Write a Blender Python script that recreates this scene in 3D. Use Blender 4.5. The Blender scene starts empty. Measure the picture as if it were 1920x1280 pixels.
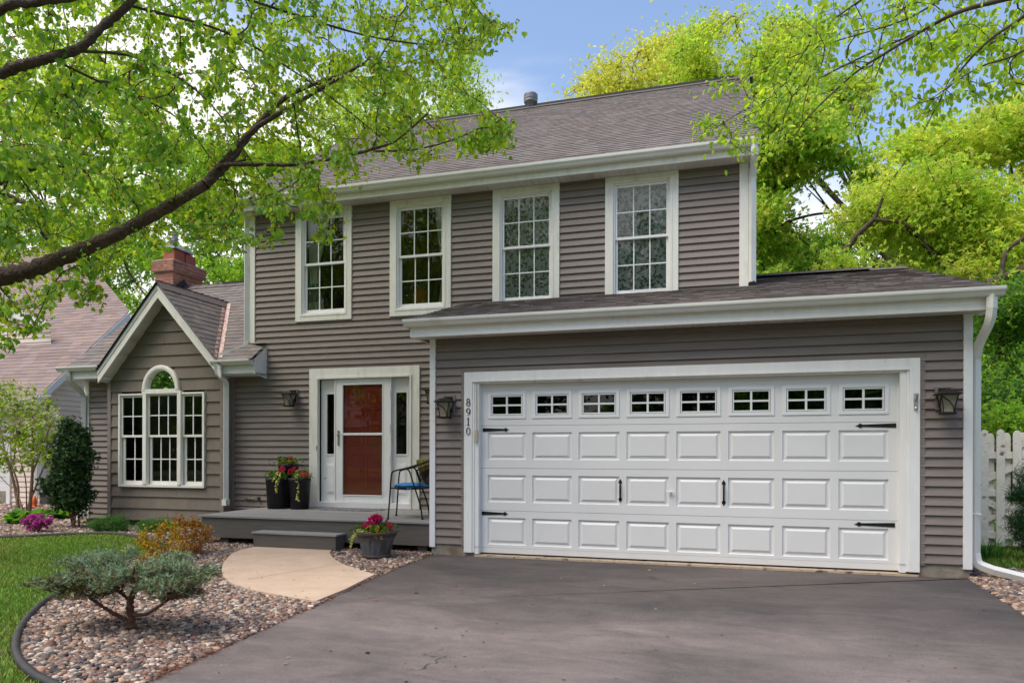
import bpy, math, random
import numpy as np
from mathutils import Vector, Matrix
R = math.radians
rng = np.random.default_rng(7)
random.seed(7)
scene = bpy.context.scene
col = scene.collection

# ---------------------------------------------------------------- camera
FPX, YAW, CX, CY, ROLL, HC = 1333.0, R(16.5), 960.0, 851.0, 0.0023, 1.30
cd = bpy.data.cameras.new('camera'); cam = bpy.data.objects.new('camera', cd); col.objects.link(cam)
fw = Vector((-math.sin(YAW), math.cos(YAW), 0)); rt = Vector((math.cos(YAW), math.sin(YAW), 0)); up = Vector((0, 0, 1))
rr = rt * math.cos(ROLL) + up * math.sin(ROLL); uu = up * math.cos(ROLL) - rt * math.sin(ROLL)
cam.matrix_world = Matrix(((rr.x, uu.x, -fw.x, 0), (rr.y, uu.y, -fw.y, 0), (rr.z, uu.z, -fw.z, HC), (0, 0, 0, 1)))
cd.sensor_width = 36; cd.lens = FPX / 1920 * 36; cd.shift_y = (CY - 640) / 1920
cd.clip_start = 0.05; cd.clip_end = 2000
scene.camera = cam

# ---------------------------------------------------------------- sky, sun, exposure
SUN_EL, SUN_AZ = R(60), R(222)       # azimuth measured clockwise from +Y
w = bpy.data.worlds.new("World"); scene.world = w; w.use_nodes = True
nt = w.node_tree; nt.nodes.clear()
sky = nt.nodes.new('ShaderNodeTexSky'); sky.sky_type = 'NISHITA'; sky.sun_disc = False
sky.sun_elevation = SUN_EL; sky.sun_rotation = SUN_AZ; sky.air_density = 1.0; sky.dust_density = 1.3; sky.ozone_density = 2.0
bgn = nt.nodes.new('ShaderNodeBackground'); bgn.inputs[1].default_value = 0.148
out = nt.nodes.new('ShaderNodeOutputWorld')
tc = nt.nodes.new('ShaderNodeTexCoord')
sp = nt.nodes.new('ShaderNodeSeparateXYZ'); nt.links.new(tc.outputs['Generated'], sp.inputs[0])
mp = nt.nodes.new('ShaderNodeMapping'); mp.inputs['Scale'].default_value = (1, 1, 2.6); mp.inputs['Location'].default_value = (0.3, 0.1, 0)
nt.links.new(tc.outputs['Generated'], mp.inputs[0])
nz = nt.nodes.new('ShaderNodeTexNoise'); nz.inputs['Scale'].default_value = 1.6; nz.inputs['Detail'].default_value = 7; nz.inputs['Roughness'].default_value = 0.55; nz.inputs['Distortion'].default_value = 0.4
nt.links.new(mp.outputs[0], nz.inputs[0])
# thin high cloud: thick near the horizon, wisps overhead
m1 = nt.nodes.new('ShaderNodeMapRange'); m1.inputs[1].default_value = 0.46; m1.inputs[2].default_value = 0.20; m1.inputs[3].default_value = -0.02; m1.inputs[4].default_value = 0.40
lx = nt.nodes.new('ShaderNodeMath'); lx.operation = 'MULTIPLY_ADD'; lx.inputs[1].default_value = 0.30; nt.links.new(sp.outputs[0], lx.inputs[0]); nt.links.new(sp.outputs[2], lx.inputs[2])   # thicker cloud towards the left
nt.links.new(lx.outputs[0], m1.inputs[0])
ad = nt.nodes.new('ShaderNodeMath'); ad.operation = 'ADD'; nt.links.new(nz.outputs[0], ad.inputs[0]); nt.links.new(m1.outputs[0], ad.inputs[1])
m2 = nt.nodes.new('ShaderNodeMapRange'); m2.inputs[1].default_value = 0.56; m2.inputs[2].default_value = 0.86; m2.inputs[3].default_value = 0.03; m2.interpolation_type = 'SMOOTHSTEP'
nt.links.new(ad.outputs[0], m2.inputs[0])
mx = nt.nodes.new('ShaderNodeMix'); mx.data_type = 'RGBA'; mx.inputs[7].default_value = (4.7, 4.6, 4.5, 1)
nt.links.new(m2.outputs[0], mx.inputs[0]); hs = nt.nodes.new('ShaderNodeHueSaturation'); hs.inputs['Saturation'].default_value = 1.0; hs.inputs['Value'].default_value = 0.98
nt.links.new(sky.outputs[0], hs.inputs['Color']); nt.links.new(hs.outputs[0], mx.inputs[6])
nt.links.new(mx.outputs[2], bgn.inputs[0]); nt.links.new(bgn.outputs[0], out.inputs[0])
sl = bpy.data.lights.new('sun', 'SUN'); sl.energy = 2.1; sl.angle = R(40); sl.color = (1, .90, .77)
so = bpy.data.objects.new('sun', sl); col.objects.link(so)
sdir = Vector((math.sin(SUN_AZ) * math.cos(SUN_EL), math.cos(SUN_AZ) * math.cos(SUN_EL), math.sin(SUN_EL)))
so.rotation_euler = sdir.to_track_quat('Z', 'Y').to_euler(); so.location = (0, -5, 20)
scene.view_settings.view_transform = 'Standard'; scene.view_settings.look = 'None'; scene.view_settings.gamma = 1
scene.view_settings.exposure = 0.84
scene.cycles.max_bounces = 8; scene.cycles.transparent_max_bounces = 16; scene.cycles.diffuse_bounces = 4
scene.cycles.use_denoising = True

# ---------------------------------------------------------------- measuring helpers: where a sight line meets a wall plane or the ground
def ray(px, py):
    dx = px - CX; dy = CY - py; c, s = math.cos(ROLL), math.sin(ROLL)
    u = (dx * c - dy * s) / FPX; v = (dy * c + dx * s) / FPX
    return Vector((-math.sin(YAW) + math.cos(YAW) * u, math.cos(YAW) + math.sin(YAW) * u, v))
def atY(px, py, Y):
    r = ray(px, py); t = Y / r.y; return Vector((r.x * t, Y, HC + r.z * t))
def atZ(px, py, Z=0.02):
    r = ray(px, py); t = (Z - HC) / r.z; return Vector((r.x * t, r.y * t, Z))
def atX(px, py, X):
    r = ray(px, py); t = X / r.x; return Vector((X, r.y * t, HC + r.z * t))

# ---------------------------------------------------------------- materials
def lin(c): return tuple(((x / 255) / 12.92 if x / 255 <= .04045 else ((x / 255 + .055) / 1.055) ** 2.4) for x in c)
def mat(name, c1, c2=None, rough=.6, scale=6, detail=4, bump=0, bscale=60, spec=.4, metal=0, tint=False, trans=0, stretch=None,
        c3=None, s3=1.0, t3=(.55, .7), coat=0, tcol=None, lo=.35, hi=.65, bdist=.01):
    m = bpy.data.materials.new(name); m.use_nodes = True; t = m.node_tree; n = t.nodes; n.clear()
    o = n.new('ShaderNodeOutputMaterial'); b = n.new('ShaderNodeBsdfPrincipled')
    b.inputs['Roughness'].default_value = rough; b.inputs['Specular IOR Level'].default_value = spec; b.inputs['Metallic'].default_value = metal
    if coat: b.inputs['Coat Weight'].default_value = coat
    tcn = n.new('ShaderNodeTexCoord'); vec = tcn.outputs['Object']
    if stretch:
        mm = n.new('ShaderNodeMapping'); mm.inputs['Scale'].default_value = stretch; t.links.new(vec, mm.inputs[0]); vec = mm.outputs[0]
    cur = None
    if c2 is not None:
        no = n.new('ShaderNodeTexNoise'); no.inputs['Scale'].default_value = scale; no.inputs['Detail'].default_value = detail; no.inputs['Roughness'].default_value = .6
        t.links.new(vec, no.inputs[0])
        mr = n.new('ShaderNodeMapRange'); mr.inputs[1].default_value = lo; mr.inputs[2].default_value = hi; t.links.new(no.outputs[0], mr.inputs[0])
        mi = n.new('ShaderNodeMix'); mi.data_type = 'RGBA'; mi.inputs[6].default_value = (*c1, 1); mi.inputs[7].default_value = (*c2, 1)
        t.links.new(mr.outputs[0], mi.inputs[0]); cur = mi.outputs[2]
    if c3 is not None:
        no = n.new('ShaderNodeTexNoise'); no.inputs['Scale'].default_value = s3; no.inputs['Detail'].default_value = 5
        t.links.new(vec, no.inputs[0])
        mr = n.new('ShaderNodeMapRange'); mr.inputs[1].default_value = t3[0]; mr.inputs[2].default_value = t3[1]; t.links.new(no.outputs[0], mr.inputs[0])
        mi = n.new('ShaderNodeMix'); mi.data_type = 'RGBA'; mi.inputs[7].default_value = (*c3, 1)
        if cur is not None: t.links.new(cur, mi.inputs[6])
        else: mi.inputs[6].default_value = (*c1, 1)
        t.links.new(mr.outputs[0], mi.inputs[0]); cur = mi.outputs[2]
    if tint:
        at = n.new('ShaderNodeAttribute'); at.attribute_name = 'tint'
        mi = n.new('ShaderNodeMix'); mi.data_type = 'RGBA'; mi.blend_type = 'MULTIPLY'; mi.inputs[0].default_value = 1
        if cur is not None: t.links.new(cur, mi.inputs[6])
        else: mi.inputs[6].default_value = (*c1, 1)
        t.links.new(at.outputs['Color'], mi.inputs[7]); cur = mi.outputs[2]
    if cur is not None: t.links.new(cur, b.inputs['Base Color'])
    else: b.inputs['Base Color'].default_value = (*c1, 1)
    if bump:
        nb = n.new('ShaderNodeTexNoise'); nb.inputs['Scale'].default_value = bscale; nb.inputs['Detail'].default_value = 4; t.links.new(vec, nb.inputs[0])
        bu = n.new('ShaderNodeBump'); bu.inputs['Strength'].default_value = bump; bu.inputs['Distance'].default_value = bdist
        t.links.new(nb.outputs[0], bu.inputs['Height']); t.links.new(bu.outputs[0], b.inputs['Normal'])
    if trans:
        tr = n.new('ShaderNodeBsdfTranslucent')
        if tcol is not None:
            mi = n.new('ShaderNodeMix'); mi.data_type = 'RGBA'; mi.blend_type = 'MULTIPLY'; mi.inputs[0].default_value = 1
            mi.inputs[7].default_value = (*tcol, 1)
            if cur is not None: t.links.new(cur, mi.inputs[6])
            else: mi.inputs[6].default_value = (*c1, 1)
            t.links.new(mi.outputs[2], tr.inputs[0])
        elif cur is not None: t.links.new(cur, tr.inputs[0])
        else: tr.inputs[0].default_value = (*c1, 1)
        ms = n.new('ShaderNodeMixShader'); ms.inputs[0].default_value = trans
        t.links.new(b.outputs[0], ms.inputs[1]); t.links.new(tr.outputs[0], ms.inputs[2]); t.links.new(ms.outputs[0], o.inputs[0])
    else: t.links.new(b.outputs[0], o.inputs[0])
    return m
def glass_mat(name, refl=2.2, tintc=(.86, .9, .88), bump=.0):
    m = bpy.data.materials.new(name); m.use_nodes = True; t = m.node_tree; n = t.nodes; n.clear()
    o = n.new('ShaderNodeOutputMaterial'); tr = n.new('ShaderNodeBsdfTransparent'); tr.inputs[0].default_value = (*tintc, 1)
    g = n.new('ShaderNodeBsdfGlossy'); g.inputs['Roughness'].default_value = 0.012
    fr = n.new('ShaderNodeFresnel'); fr.inputs[0].default_value = 1.5
    mu = n.new('ShaderNodeMath'); mu.operation = 'MULTIPLY'; mu.inputs[1].default_value = refl; mu.use_clamp = True
    if bump:
        tcn = n.new('ShaderNodeTexCoord'); nb = n.new('ShaderNodeTexNoise'); nb.inputs['Scale'].default_value = 2.2; nb.inputs['Detail'].default_value = 1
        t.links.new(tcn.outputs['Object'], nb.inputs[0])
        bu = n.new('ShaderNodeBump'); bu.inputs['Strength'].default_value = bump; bu.inputs['Distance'].default_value = .01
        t.links.new(nb.outputs[0], bu.inputs['Height']); t.links.new(bu.outputs[0], g.inputs['Normal'])
    t.links.new(fr.outputs[0], mu.inputs[0]); ms = n.new('ShaderNodeMixShader'); t.links.new(mu.outputs[0], ms.inputs[0])
    t.links.new(tr.outputs[0], ms.inputs[1]); t.links.new(g.outputs[0], ms.inputs[2]); t.links.new(ms.outputs[0], o.inputs[0])
    return m

M = {}
M['siding'] = mat('vinyl_siding', (.205, .172, .155), (.232, .196, .178), rough=.55, scale=3, bump=.25, bscale=90, bdist=.002, stretch=(1, 1, 6), spec=.3, c3=(.188, .158, .138), s3=.7)
M['shake'] = mat('shake_siding', (.172, .146, .120), (.198, .170, .141), rough=.7, scale=14, bump=.5, bscale=60, bdist=.003, stretch=(6, 6, .6), spec=.25, tint=True)
M['trim'] = mat('painted_trim', (.71, .70, .65), (.77, .76, .71), rough=.5, scale=3, bump=.15, bscale=70, bdist=.001, stretch=(4, 4, 1), c3=(.56, .55, .49), s3=1.6, t3=(.58, .8))
M['white'] = mat('white_vinyl', (.74, .745, .745), (.78, .785, .785), rough=.4, scale=2, spec=.45)
M['gutter'] = mat('gutter_metal', (.66, .66, .63), (.70, .70, .67), rough=.35, scale=2.5, c3=(.55, .53, .47), s3=3.5, t3=(.6, .8), spec=.5)
M['soffit'] = mat('soffit_vinyl', (.55, .53, .50), (.60, .585, .56), rough=.55, scale=3, c3=(.36, .29, .20), s3=1.1, t3=(.60, .78), stretch=(3, .6, 1))
M['shingle'] = mat('asphalt_shingle', (.150, .130, .122), (.235, .208, .196), rough=.93, scale=120, detail=3, bump=.6, bscale=220, bdist=.004, spec=.15, tint=True)
M['shingle_pink'] = mat('asphalt_shingle_rose', (.22, .165, .152), (.31, .245, .225), rough=.93, scale=60, bump=.4, bscale=120, bdist=.004, spec=.15, tint=True)
M['underlay'] = mat('roof_underlay', (.035, .032, .032), rough=.9)
M['blackrub'] = mat('black_rubber', (.018, .018, .02), rough=.6)
M['conc'] = mat('concrete', (.22, .19, .15), (.32, .28, .23), rough=.85, scale=9, bump=.5, bscale=40, c3=(.20, .13, .085), s3=4, t3=(.52, .72))
M['conc_tan'] = mat('slab_lip', (.42, .32, .22), (.52, .42, .31), rough=.85, scale=9, bump=.5, bscale=40, c3=(.10, .06, .04), s3=9, t3=(.55, .68))
M['deck'] = mat('composite_deck', (.25, .24, .23), (.30, .29, .28), rough=.6, scale=5, bump=.25, bscale=40, stretch=(.5, 8, 8), c3=(.21, .20, .19), s3=1.0, t3=(.5, .68))
M['deck_dark'] = mat('composite_fascia', (.098, .088, .078), (.125, .112, .100), rough=.6, scale=5, bump=.25, bscale=40, stretch=(.6, 6, 9), c3=(.052, .050, .050), s3=.9, t3=(.58, .74))
M['glass'] = glass_mat('window_glass', 1.9, (.94, .96, .95), bump=.07)
M['glass_door'] = glass_mat('storm_glass', 2.6, (.93, .93, .92), bump=.22)
M['glassd'] = glass_mat('garage_glass', 1.2, (.08, .09, .08), bump=.05)
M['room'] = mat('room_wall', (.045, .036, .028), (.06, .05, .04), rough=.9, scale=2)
M['black'] = mat('black_iron', (.010, .009, .010), (.018, .017, .017), rough=.5, scale=20, spec=.25, bump=.2, bscale=80, bdist=.001)
M['frost'] = mat('frosted_glass', (.20, .18, .13), (.28, .26, .20), rough=.35, scale=12)
M['curtain'] = mat('sheer_curtain', (.72, .80, .77), (.80, .86, .83), rough=.9, scale=3, trans=.35)
M['curtain_teal'] = mat('teal_curtain_border', (.16, .30, .36), (.24, .38, .43), rough=.9, scale=12, trans=.3)
M['curtain_leaf'] = mat('leaf_print_curtain', (.74, .80, .77), (.80, .85, .82), rough=.9, scale=3, trans=.35)
M['curtain_mark'] = mat('leaf_print', (.12, .16, .13), rough=.9)
M['brick'] = mat('brick_red', (.33, .125, .08), (.45, .21, .15), rough=.85, scale=12, bump=.5, bscale=60, tint=True, c3=(.46, .38, .33), s3=7, t3=(.64, .78))
M['mortar'] = mat('mortar', (.55, .46, .40), rough=.9, bump=.4, bscale=80)
M['flue'] = mat('terracotta_flue', (.36, .085, .055), (.42, .12, .08), rough=.7, scale=5)
M['galv'] = mat('galvanised_metal', (.42, .43, .45), (.55, .56, .58), rough=.35, scale=9, metal=.8)
M['copper'] = mat('pinkish_flashing', (.50, .36, .31), (.60, .47, .42), rough=.5, scale=6, c3=(.26, .09, .05), s3=9, t3=(.5, .62), stretch=(3, 3, 1))
M['reddoor'] = mat('red_door_paint', (.62, .060, .040), (.68, .080, .050), rough=.35, scale=2, c3=(.52, .12, .03), s3=2)
M['brass'] = mat('aged_brass', (.25, .2, .12), rough=.35, metal=.9)
M['nickel'] = mat('brushed_nickel', (.45, .43, .38), rough=.3, metal=.9)
M['beige'] = mat('beige_plastic', (.48, .41, .32), rough=.5)
M['blue'] = mat('blue_fabric', (.035, .20, .50), (.055, .27, .62), rough=.85, scale=10, bump=.3, bscale=120)
M['brown'] = mat('brown_fabric', (.05, .035, .028), (.08, .06, .045), rough=.9, scale=30)
M['floral'] = mat('floral_fabric', (.34, .30, .07), (.22, .10, .03), rough=.9, scale=26, lo=.48, hi=.56, c3=(.10, .16, .03), s3=22, t3=(.5, .58))
M['mat'] = mat('doormat_fibre', (.20, .20, .21), (.06, .06, .07), rough=.95, scale=14, lo=.5, hi=.56, stretch=(1, 2, 1), bump=.3)
M['pot'] = mat('black_resin', (.008, .007, .010), (.014, .012, .017), rough=.5, scale=6)
M['barrel'] = mat('grey_barrel', (.070, .074, .084), (.12, .122, .130), rough=.6, scale=7, stretch=(3, 3, .5), c3=(.05, .038, .03), s3=3, bump=.3, bscale=60)
M['barrel_rim'] = mat('brown_rim', (.055, .042, .036), (.075, .06, .052), rough=.6, scale=9)
M['soil'] = mat('soil', (.03, .02, .014), (.05, .035, .025), rough=1, scale=30, bump=.6)
M['stone'] = mat('river_stone', (.9, .9, .9), (1, 1, 1), rough=.72, scale=40, tint=True, bump=.25, bscale=120, bdist=.002, spec=.3)
M['bed'] = mat('bed_soil', (.075, .045, .030), (.12, .075, .052), rough=1, scale=30, bump=.8, bscale=60)
M['edging'] = mat('black_edging', (.028, .028, .030), (.05, .048, .048), rough=.6, scale=9, spec=.4)
M['bark'] = mat('maple_bark', (.060, .040, .028), (.115, .082, .060), rough=.95, scale=14, bump=.9, bscale=26, bdist=.06, stretch=(1, 1, 1), c3=(.22, .17, .13), s3=5, t3=(.66, .76))
M['bark_dk'] = mat('oak_bark', (.06, .042, .03), (.12, .09, .068), rough=.95, scale=6)
M['bark_tan'] = mat('shrub_bark', (.19, .12, .075), (.26, .18, .12), rough=.95, scale=9)
M['bark_red'] = mat('spruce_bark', (.085, .038, .024), (.15, .075, .05), rough=.95, scale=16, bump=.8, bscale=40, bdist=.01)
M['leaf'] = mat('maple_leaf', (1, 1, 1), rough=.45, tint=True, trans=.55, spec=.3, tcol=(1.9, 1.6, .6))
M['oakleaf'] = mat('oak_leaf', (1, 1, 1), rough=.6, tint=True, trans=.55, spec=.2, tcol=(1.5, 1.45, 1.15))
M['needle'] = mat('needle', (1, 1, 1), rough=.6, tint=True, trans=.15, spec=.25)
M['petal'] = mat('petal', (1, 1, 1), rough=.6, tint=True, trans=.3)
M['nb_siding'] = mat('neighbour_siding', (.70, .585, .515), (.76, .645, .575), rough=.6, scale=2)
M['picket'] = mat('weathered_white_paint', (.66, .63, .55), (.78, .75, .68), rough=.7, scale=9, c3=(.20, .12, .07), s3=9, t3=(.60, .70), bump=.3)
M['orange'] = mat('orange_plastic', (.7, .12, .02), rough=.5)

# ---------------------------------------------------------------- mesh helpers
ROOTLOC = {}
def tag(o, label=None, cat=None, group=None, kind=None):
    if label: o['label'] = label
    if cat: o['category'] = cat
    if group: o['group'] = group
    if kind: o['kind'] = kind
    return o
def empty(name, loc, label, cat, group=None, rz=0):
    o = bpy.data.objects.new(name, None); col.objects.link(o); o.location = loc; o.rotation_euler.z = rz
    ROOTLOC[o.name] = Vector(loc); return tag(o, label, cat, group)
def _off(parent):
    while parent is not None:
        if parent.name in ROOTLOC: return ROOTLOC[parent.name]
        parent = parent.parent
    return Vector((0, 0, 0))
def link(name, me, mats, parent=None):
    o = bpy.data.objects.new(name, me); col.objects.link(o)
    for m in (mats if isinstance(mats, (list, tuple)) else [mats]): me.materials.append(m)
    if parent is not None: o.parent = parent
    return o
def bulk(name, V, F, mats, parent=None, tint=None, smooth=False, local=False, mi=None):
    V = np.asarray(V, dtype=np.float32).reshape(-1, 3); F = np.asarray(F, dtype=np.int32)
    if parent is not None and not local: V = V - np.array(_off(parent), dtype=np.float32)
    k = F.shape[1]; me = bpy.data.meshes.new(name)
    me.vertices.add(len(V)); me.vertices.foreach_set('co', V.ravel())
    me.loops.add(F.size); me.loops.foreach_set('vertex_index', F.ravel())
    me.polygons.add(len(F)); me.polygons.foreach_set('loop_start', np.arange(0, F.size, k, dtype=np.int32))
    me.polygons.foreach_set('loop_total', np.full(len(F), k, dtype=np.int32))
    if mi is not None: me.polygons.foreach_set('material_index', np.asarray(mi, dtype=np.int32))
    me.polygons.foreach_set('use_smooth', np.full(len(F), smooth))
    me.update(calc_edges=True)
    if tint is not None:
        a = me.attributes.new('tint', 'FLOAT_COLOR', 'POINT'); t = np.asarray(tint, dtype=np.float32)
        if t.shape[1] == 3: t = np.concatenate([t, np.ones((len(t), 1), dtype=np.float32)], 1)
        a.data.foreach_set('color', t.ravel())
    return link(name, me, mats, parent)
class MB:
    def __init__(s): s.v = []; s.f = []; s.m = []; s.t = []; s.sm = []
    def add(s, vs, fs, m=0, t=(1, 1, 1), sm=False):
        b = len(s.v); s.v += [tuple(v) for v in vs]; s.t += [t] * len(vs)
        for f in fs: s.f.append([b + i for i in f]); s.m.append(m); s.sm.append(sm)
        return s
    def box(s, x0, x1, y0, y1, z0, z1, m=0, t=(1, 1, 1)):
        if x0 > x1: x0, x1 = x1, x0
        if y0 > y1: y0, y1 = y1, y0
        if z0 > z1: z0, z1 = z1, z0
        return s.add([(x0, y0, z0), (x1, y0, z0), (x1, y1, z0), (x0, y1, z0), (x0, y0, z1), (x1, y0, z1), (x1, y1, z1), (x0, y1, z1)],
                     [(0, 3, 2, 1), (4, 5, 6, 7), (0, 1, 5, 4), (1, 2, 6, 5), (2, 3, 7, 6), (3, 0, 4, 7)], m, t)
    def obox(s, c, ax, ay, az, m=0, t=(1, 1, 1)):        # centre, three half-axis vectors
        c = Vector(c); ax, ay, az = Vector(ax), Vector(ay), Vector(az)
        vs = [c + sx * ax + sy * ay + sz * az for sz in (-1, 1) for sx, sy in ((-1, -1), (1, -1), (1, 1), (-1, 1))]
        return s.add(vs, [(0, 3, 2, 1), (4, 5, 6, 7), (0, 1, 5, 4), (1, 2, 6, 5), (2, 3, 7, 6), (3, 0, 4, 7)], m, t)
    def quad(s, a, b, c, d, m=0, t=(1, 1, 1)): return s.add([a, b, c, d], [(0, 1, 2, 3)], m, t)
    def ring(s, x0, x1, z0, z1, wl, wr, wt, wb, ya, yb, m=0):   # picture frame in the XZ plane, butt joints
        s.box(x0, x0 + wl, ya, yb, z0, z1, m); s.box(x1 - wr, x1, ya, yb, z0, z1, m)
        s.box(x0 + wl, x1 - wr, ya, yb, z1 - wt, z1, m); s.box(x0 + wl, x1 - wr, ya, yb, z0, z0 + wb, m); return s
    def prism(s, poly, y0, y1, m=0, axis='Y', sm=False, t=(1, 1, 1)):  # polygon (a,b) extruded
        n = len(poly)
        f = {'Y': lambda a, b, h: (a, h, b), 'X': lambda a, b, h: (h, a, b), 'Z': lambda a, b, h: (a, b, h)}[axis]
        vs = [f(a, b, y0) for a, b in poly] + [f(a, b, y1) for a, b in poly]
        fs = [tuple(range(n))[::-1], tuple(range(n, 2 * n))]
        s.add(vs, fs, m, t)
        s.add(vs, [(i, (i + 1) % n, n + (i + 1) % n, n + i) for i in range(n)], m, t, sm); return s
    def tube(s, pts, r, n=8, m=0, cap=True, t=(1, 1, 1), sy=1.0):
        pts = [Vector(p) for p in pts]; rs = r if isinstance(r, (list, tuple)) else [r] * len(pts)
        d0 = (pts[1] - pts[0]).normalized(); a = d0.orthogonal().normalized()
        if abs(d0.z) < .9: a = (Vector((0, 0, 1)) - d0 * d0.z).normalized()
        vs = []
        for i, p in enumerate(pts):
            d = (pts[min(i + 1, len(pts) - 1)] - pts[max(i - 1, 0)]).normalized()
            a = (a - d * a.dot(d)).normalized(); b = d.cross(a)
            for k in range(n):
                an = 2 * math.pi * (k + (.5 if n == 4 else 0)) / n; vs.append(p + (a * math.cos(an) + b * math.sin(an) * sy) * rs[i])
        fs = [(i * n + k, i * n + (k + 1) % n, (i + 1) * n + (k + 1) % n, (i + 1) * n + k) for i in range(len(pts) - 1) for k in range(n)]
        s.add(vs, fs, m, t, n > 4)
        if cap: s.add(vs[:n], [tuple(range(n))[::-1]], m, t); s.add(vs[-n:], [tuple(range(n))], m, t)
        return s
    def lathe(s, c, prof, n=20, m=0, sm=True, t=(1, 1, 1)):
        c = Vector(c); vs = [c + Vector((r * math.cos(2 * math.pi * k / n), r * math.sin(2 * math.pi * k / n), z)) for r, z in prof for k in range(n)]
        return s.add(vs, [(i * n + k, i * n + (k + 1) % n, (i + 1) * n + (k + 1) % n, (i + 1) * n + k) for i in range(len(prof) - 1) for k in range(n)], m, t, sm)
    def build(s, name, mats, parent=None, local=False, bevel=0, tint=False):
        me = bpy.data.meshes.new(name); off = Vector((0, 0, 0)) if local else (_off(parent) if parent is not None else Vector((0, 0, 0)))
        me.from_pydata([(v[0] - off.x, v[1] - off.y, v[2] - off.z) for v in s.v], [], s.f)
        me.polygons.foreach_set('material_index', s.m); me.polygons.foreach_set('use_smooth', s.sm)
        if tint:
            a = me.attributes.new('tint', 'FLOAT_COLOR', 'POINT'); a.data.foreach_set('color', np.array([(*t, 1) for t in s.t], dtype=np.float32).ravel())
        me.update(); o = link(name, me, mats, parent)
        if bevel:
            b = o.modifiers.new('bevel', 'BEVEL'); b.width = bevel; b.segments = 2; b.limit_method = 'ANGLE'; b.angle_limit = R(40)
        return o
def bez(pts, n=12):          # Catmull-Rom through points
    P = [Vector(p) for p in pts]; P = [2 * P[0] - P[1]] + P + [2 * P[-1] - P[-2]]; o = []
    for i in range(1, len(P) - 2):
        for k in range(n):
            t = k / n; a, b, c, d = P[i - 1], P[i], P[i + 1], P[i + 2]
            o.append(.5 * ((2 * b) + (c - a) * t + (2 * a - 5 * b + 4 * c - d) * t * t + (3 * b - a - 3 * c + d) * t ** 3))
    return o + [P[-2]]
M['trimw'] = mat('white_casing_paint', (.77, .77, .75), (.82, .82, .80), rough=.5, scale=3, bump=.2, bscale=70, bdist=.001, stretch=(4, 4, 1), c3=(.60, .58, .54), s3=2.2, t3=(.62, .8))
M['doorw'] = mat('garage_door_paint', (.70, .70, .695), (.73, .73, .725), rough=.42, scale=1.5, bump=.12, bscale=200, bdist=.0008, spec=.4)
M['galv_dk'] = mat('weathered_vent_metal', (.16, .165, .18), (.24, .245, .26), rough=.5, scale=9, metal=.5)
# ---------------------------------------------------------------- siding, shingles
GY, MY, BY = 8.435, 10.32, 10.12        # garage face, main face, bay face
def cut(a, b, holes):
    seg = [(a, b)]
    for h0, h1 in holes:
        n = []
        for s0, s1 in seg:
            if h1 <= s0 or h0 >= s1: n.append((s0, s1))
            else:
                if h0 > s0: n.append((s0, h0))
                if h1 < s1: n.append((h1, s1))
        seg = n
    return [q for q in seg if q[1] - q[0] > .01]
def siding(name, parent, o, u, nrm, rng_fn, z0, z1, e=.1016, phase=.163, holes=(), mt='siding', lap=.021, shake=False):
    """horizontal laps on the plane through o along unit u, outward normal nrm"""
    mb = MB(); o = Vector(o); u = Vector(u); nrm = Vector(nrm); rs = random.Random(hash(name) % 999 if False else len(name) * 7)
    k = math.floor((z0 - phase) / e)
    def P(a, z, d): q = o + u * a + nrm * d; return (q.x, q.y, z)
    while phase + k * e < z1:
        zb = max(z0, phase + k * e); zt = min(z1, phase + (k + 1) * e); k += 1
        if zt - zb < .008: continue
        a0, b0 = rng_fn(zb); a1, b1 = rng_fn(zt)
        if b0 - a0 < .02: continue
        hl = [(h[0], h[1]) for h in holes if h[2] < (zb + zt) / 2 < h[3]]
        for s0, s1 in cut(a0, b0, hl):
            if not shake and s1 - s0 > 1.6 and rs.random() < .42: jt = rs.uniform(s0 + .5, s1 - .5)
            else: jt = None
            t0 = a1 if s0 == a0 else s0; t1 = b1 if s1 == b0 else s1
            if t1 < t0: t0 = t1 = (t0 + t1) / 2
            pieces = [(s0, s1, t0, t1, lap, (1, 1, 1))]
            if jt is not None and t0 < jt < t1: pieces = [(s0, jt, t0, jt, lap, (1, 1, 1)), (jt - .001, s1, jt - .001, t1, lap + .0022, (1, 1, 1))]
            if shake:
                pieces = []; x = s0
                while x < s1:
                    x2 = min(s1, x + rs.uniform(.09, .26))
                    if s1 - x2 < .05: x2 = s1
                    g = rs.uniform(.93, 1.05)
                    pieces.append((x, x2, max(x, t0) if x == s0 else min(max(x, t0), t1), t1 if x2 == s1 else min(max(x2, t0), t1), lap + rs.uniform(-.0015, .0015), (g, g, g))); x = x2
            for (p0, p1, q0, q1, lp, tn) in pieces:
                mb.add([P(p0, zb, lp), P(p1, zb, lp), P(q1, zt, -.006), P(q0, zt, -.006), P(p0, zb, -.008), P(p1, zb, -.008)], [(0, 1, 2, 3), (4, 5, 1, 0)], 0, tn)
    return mb.build(name, M[mt], parent, tint=shake)
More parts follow.
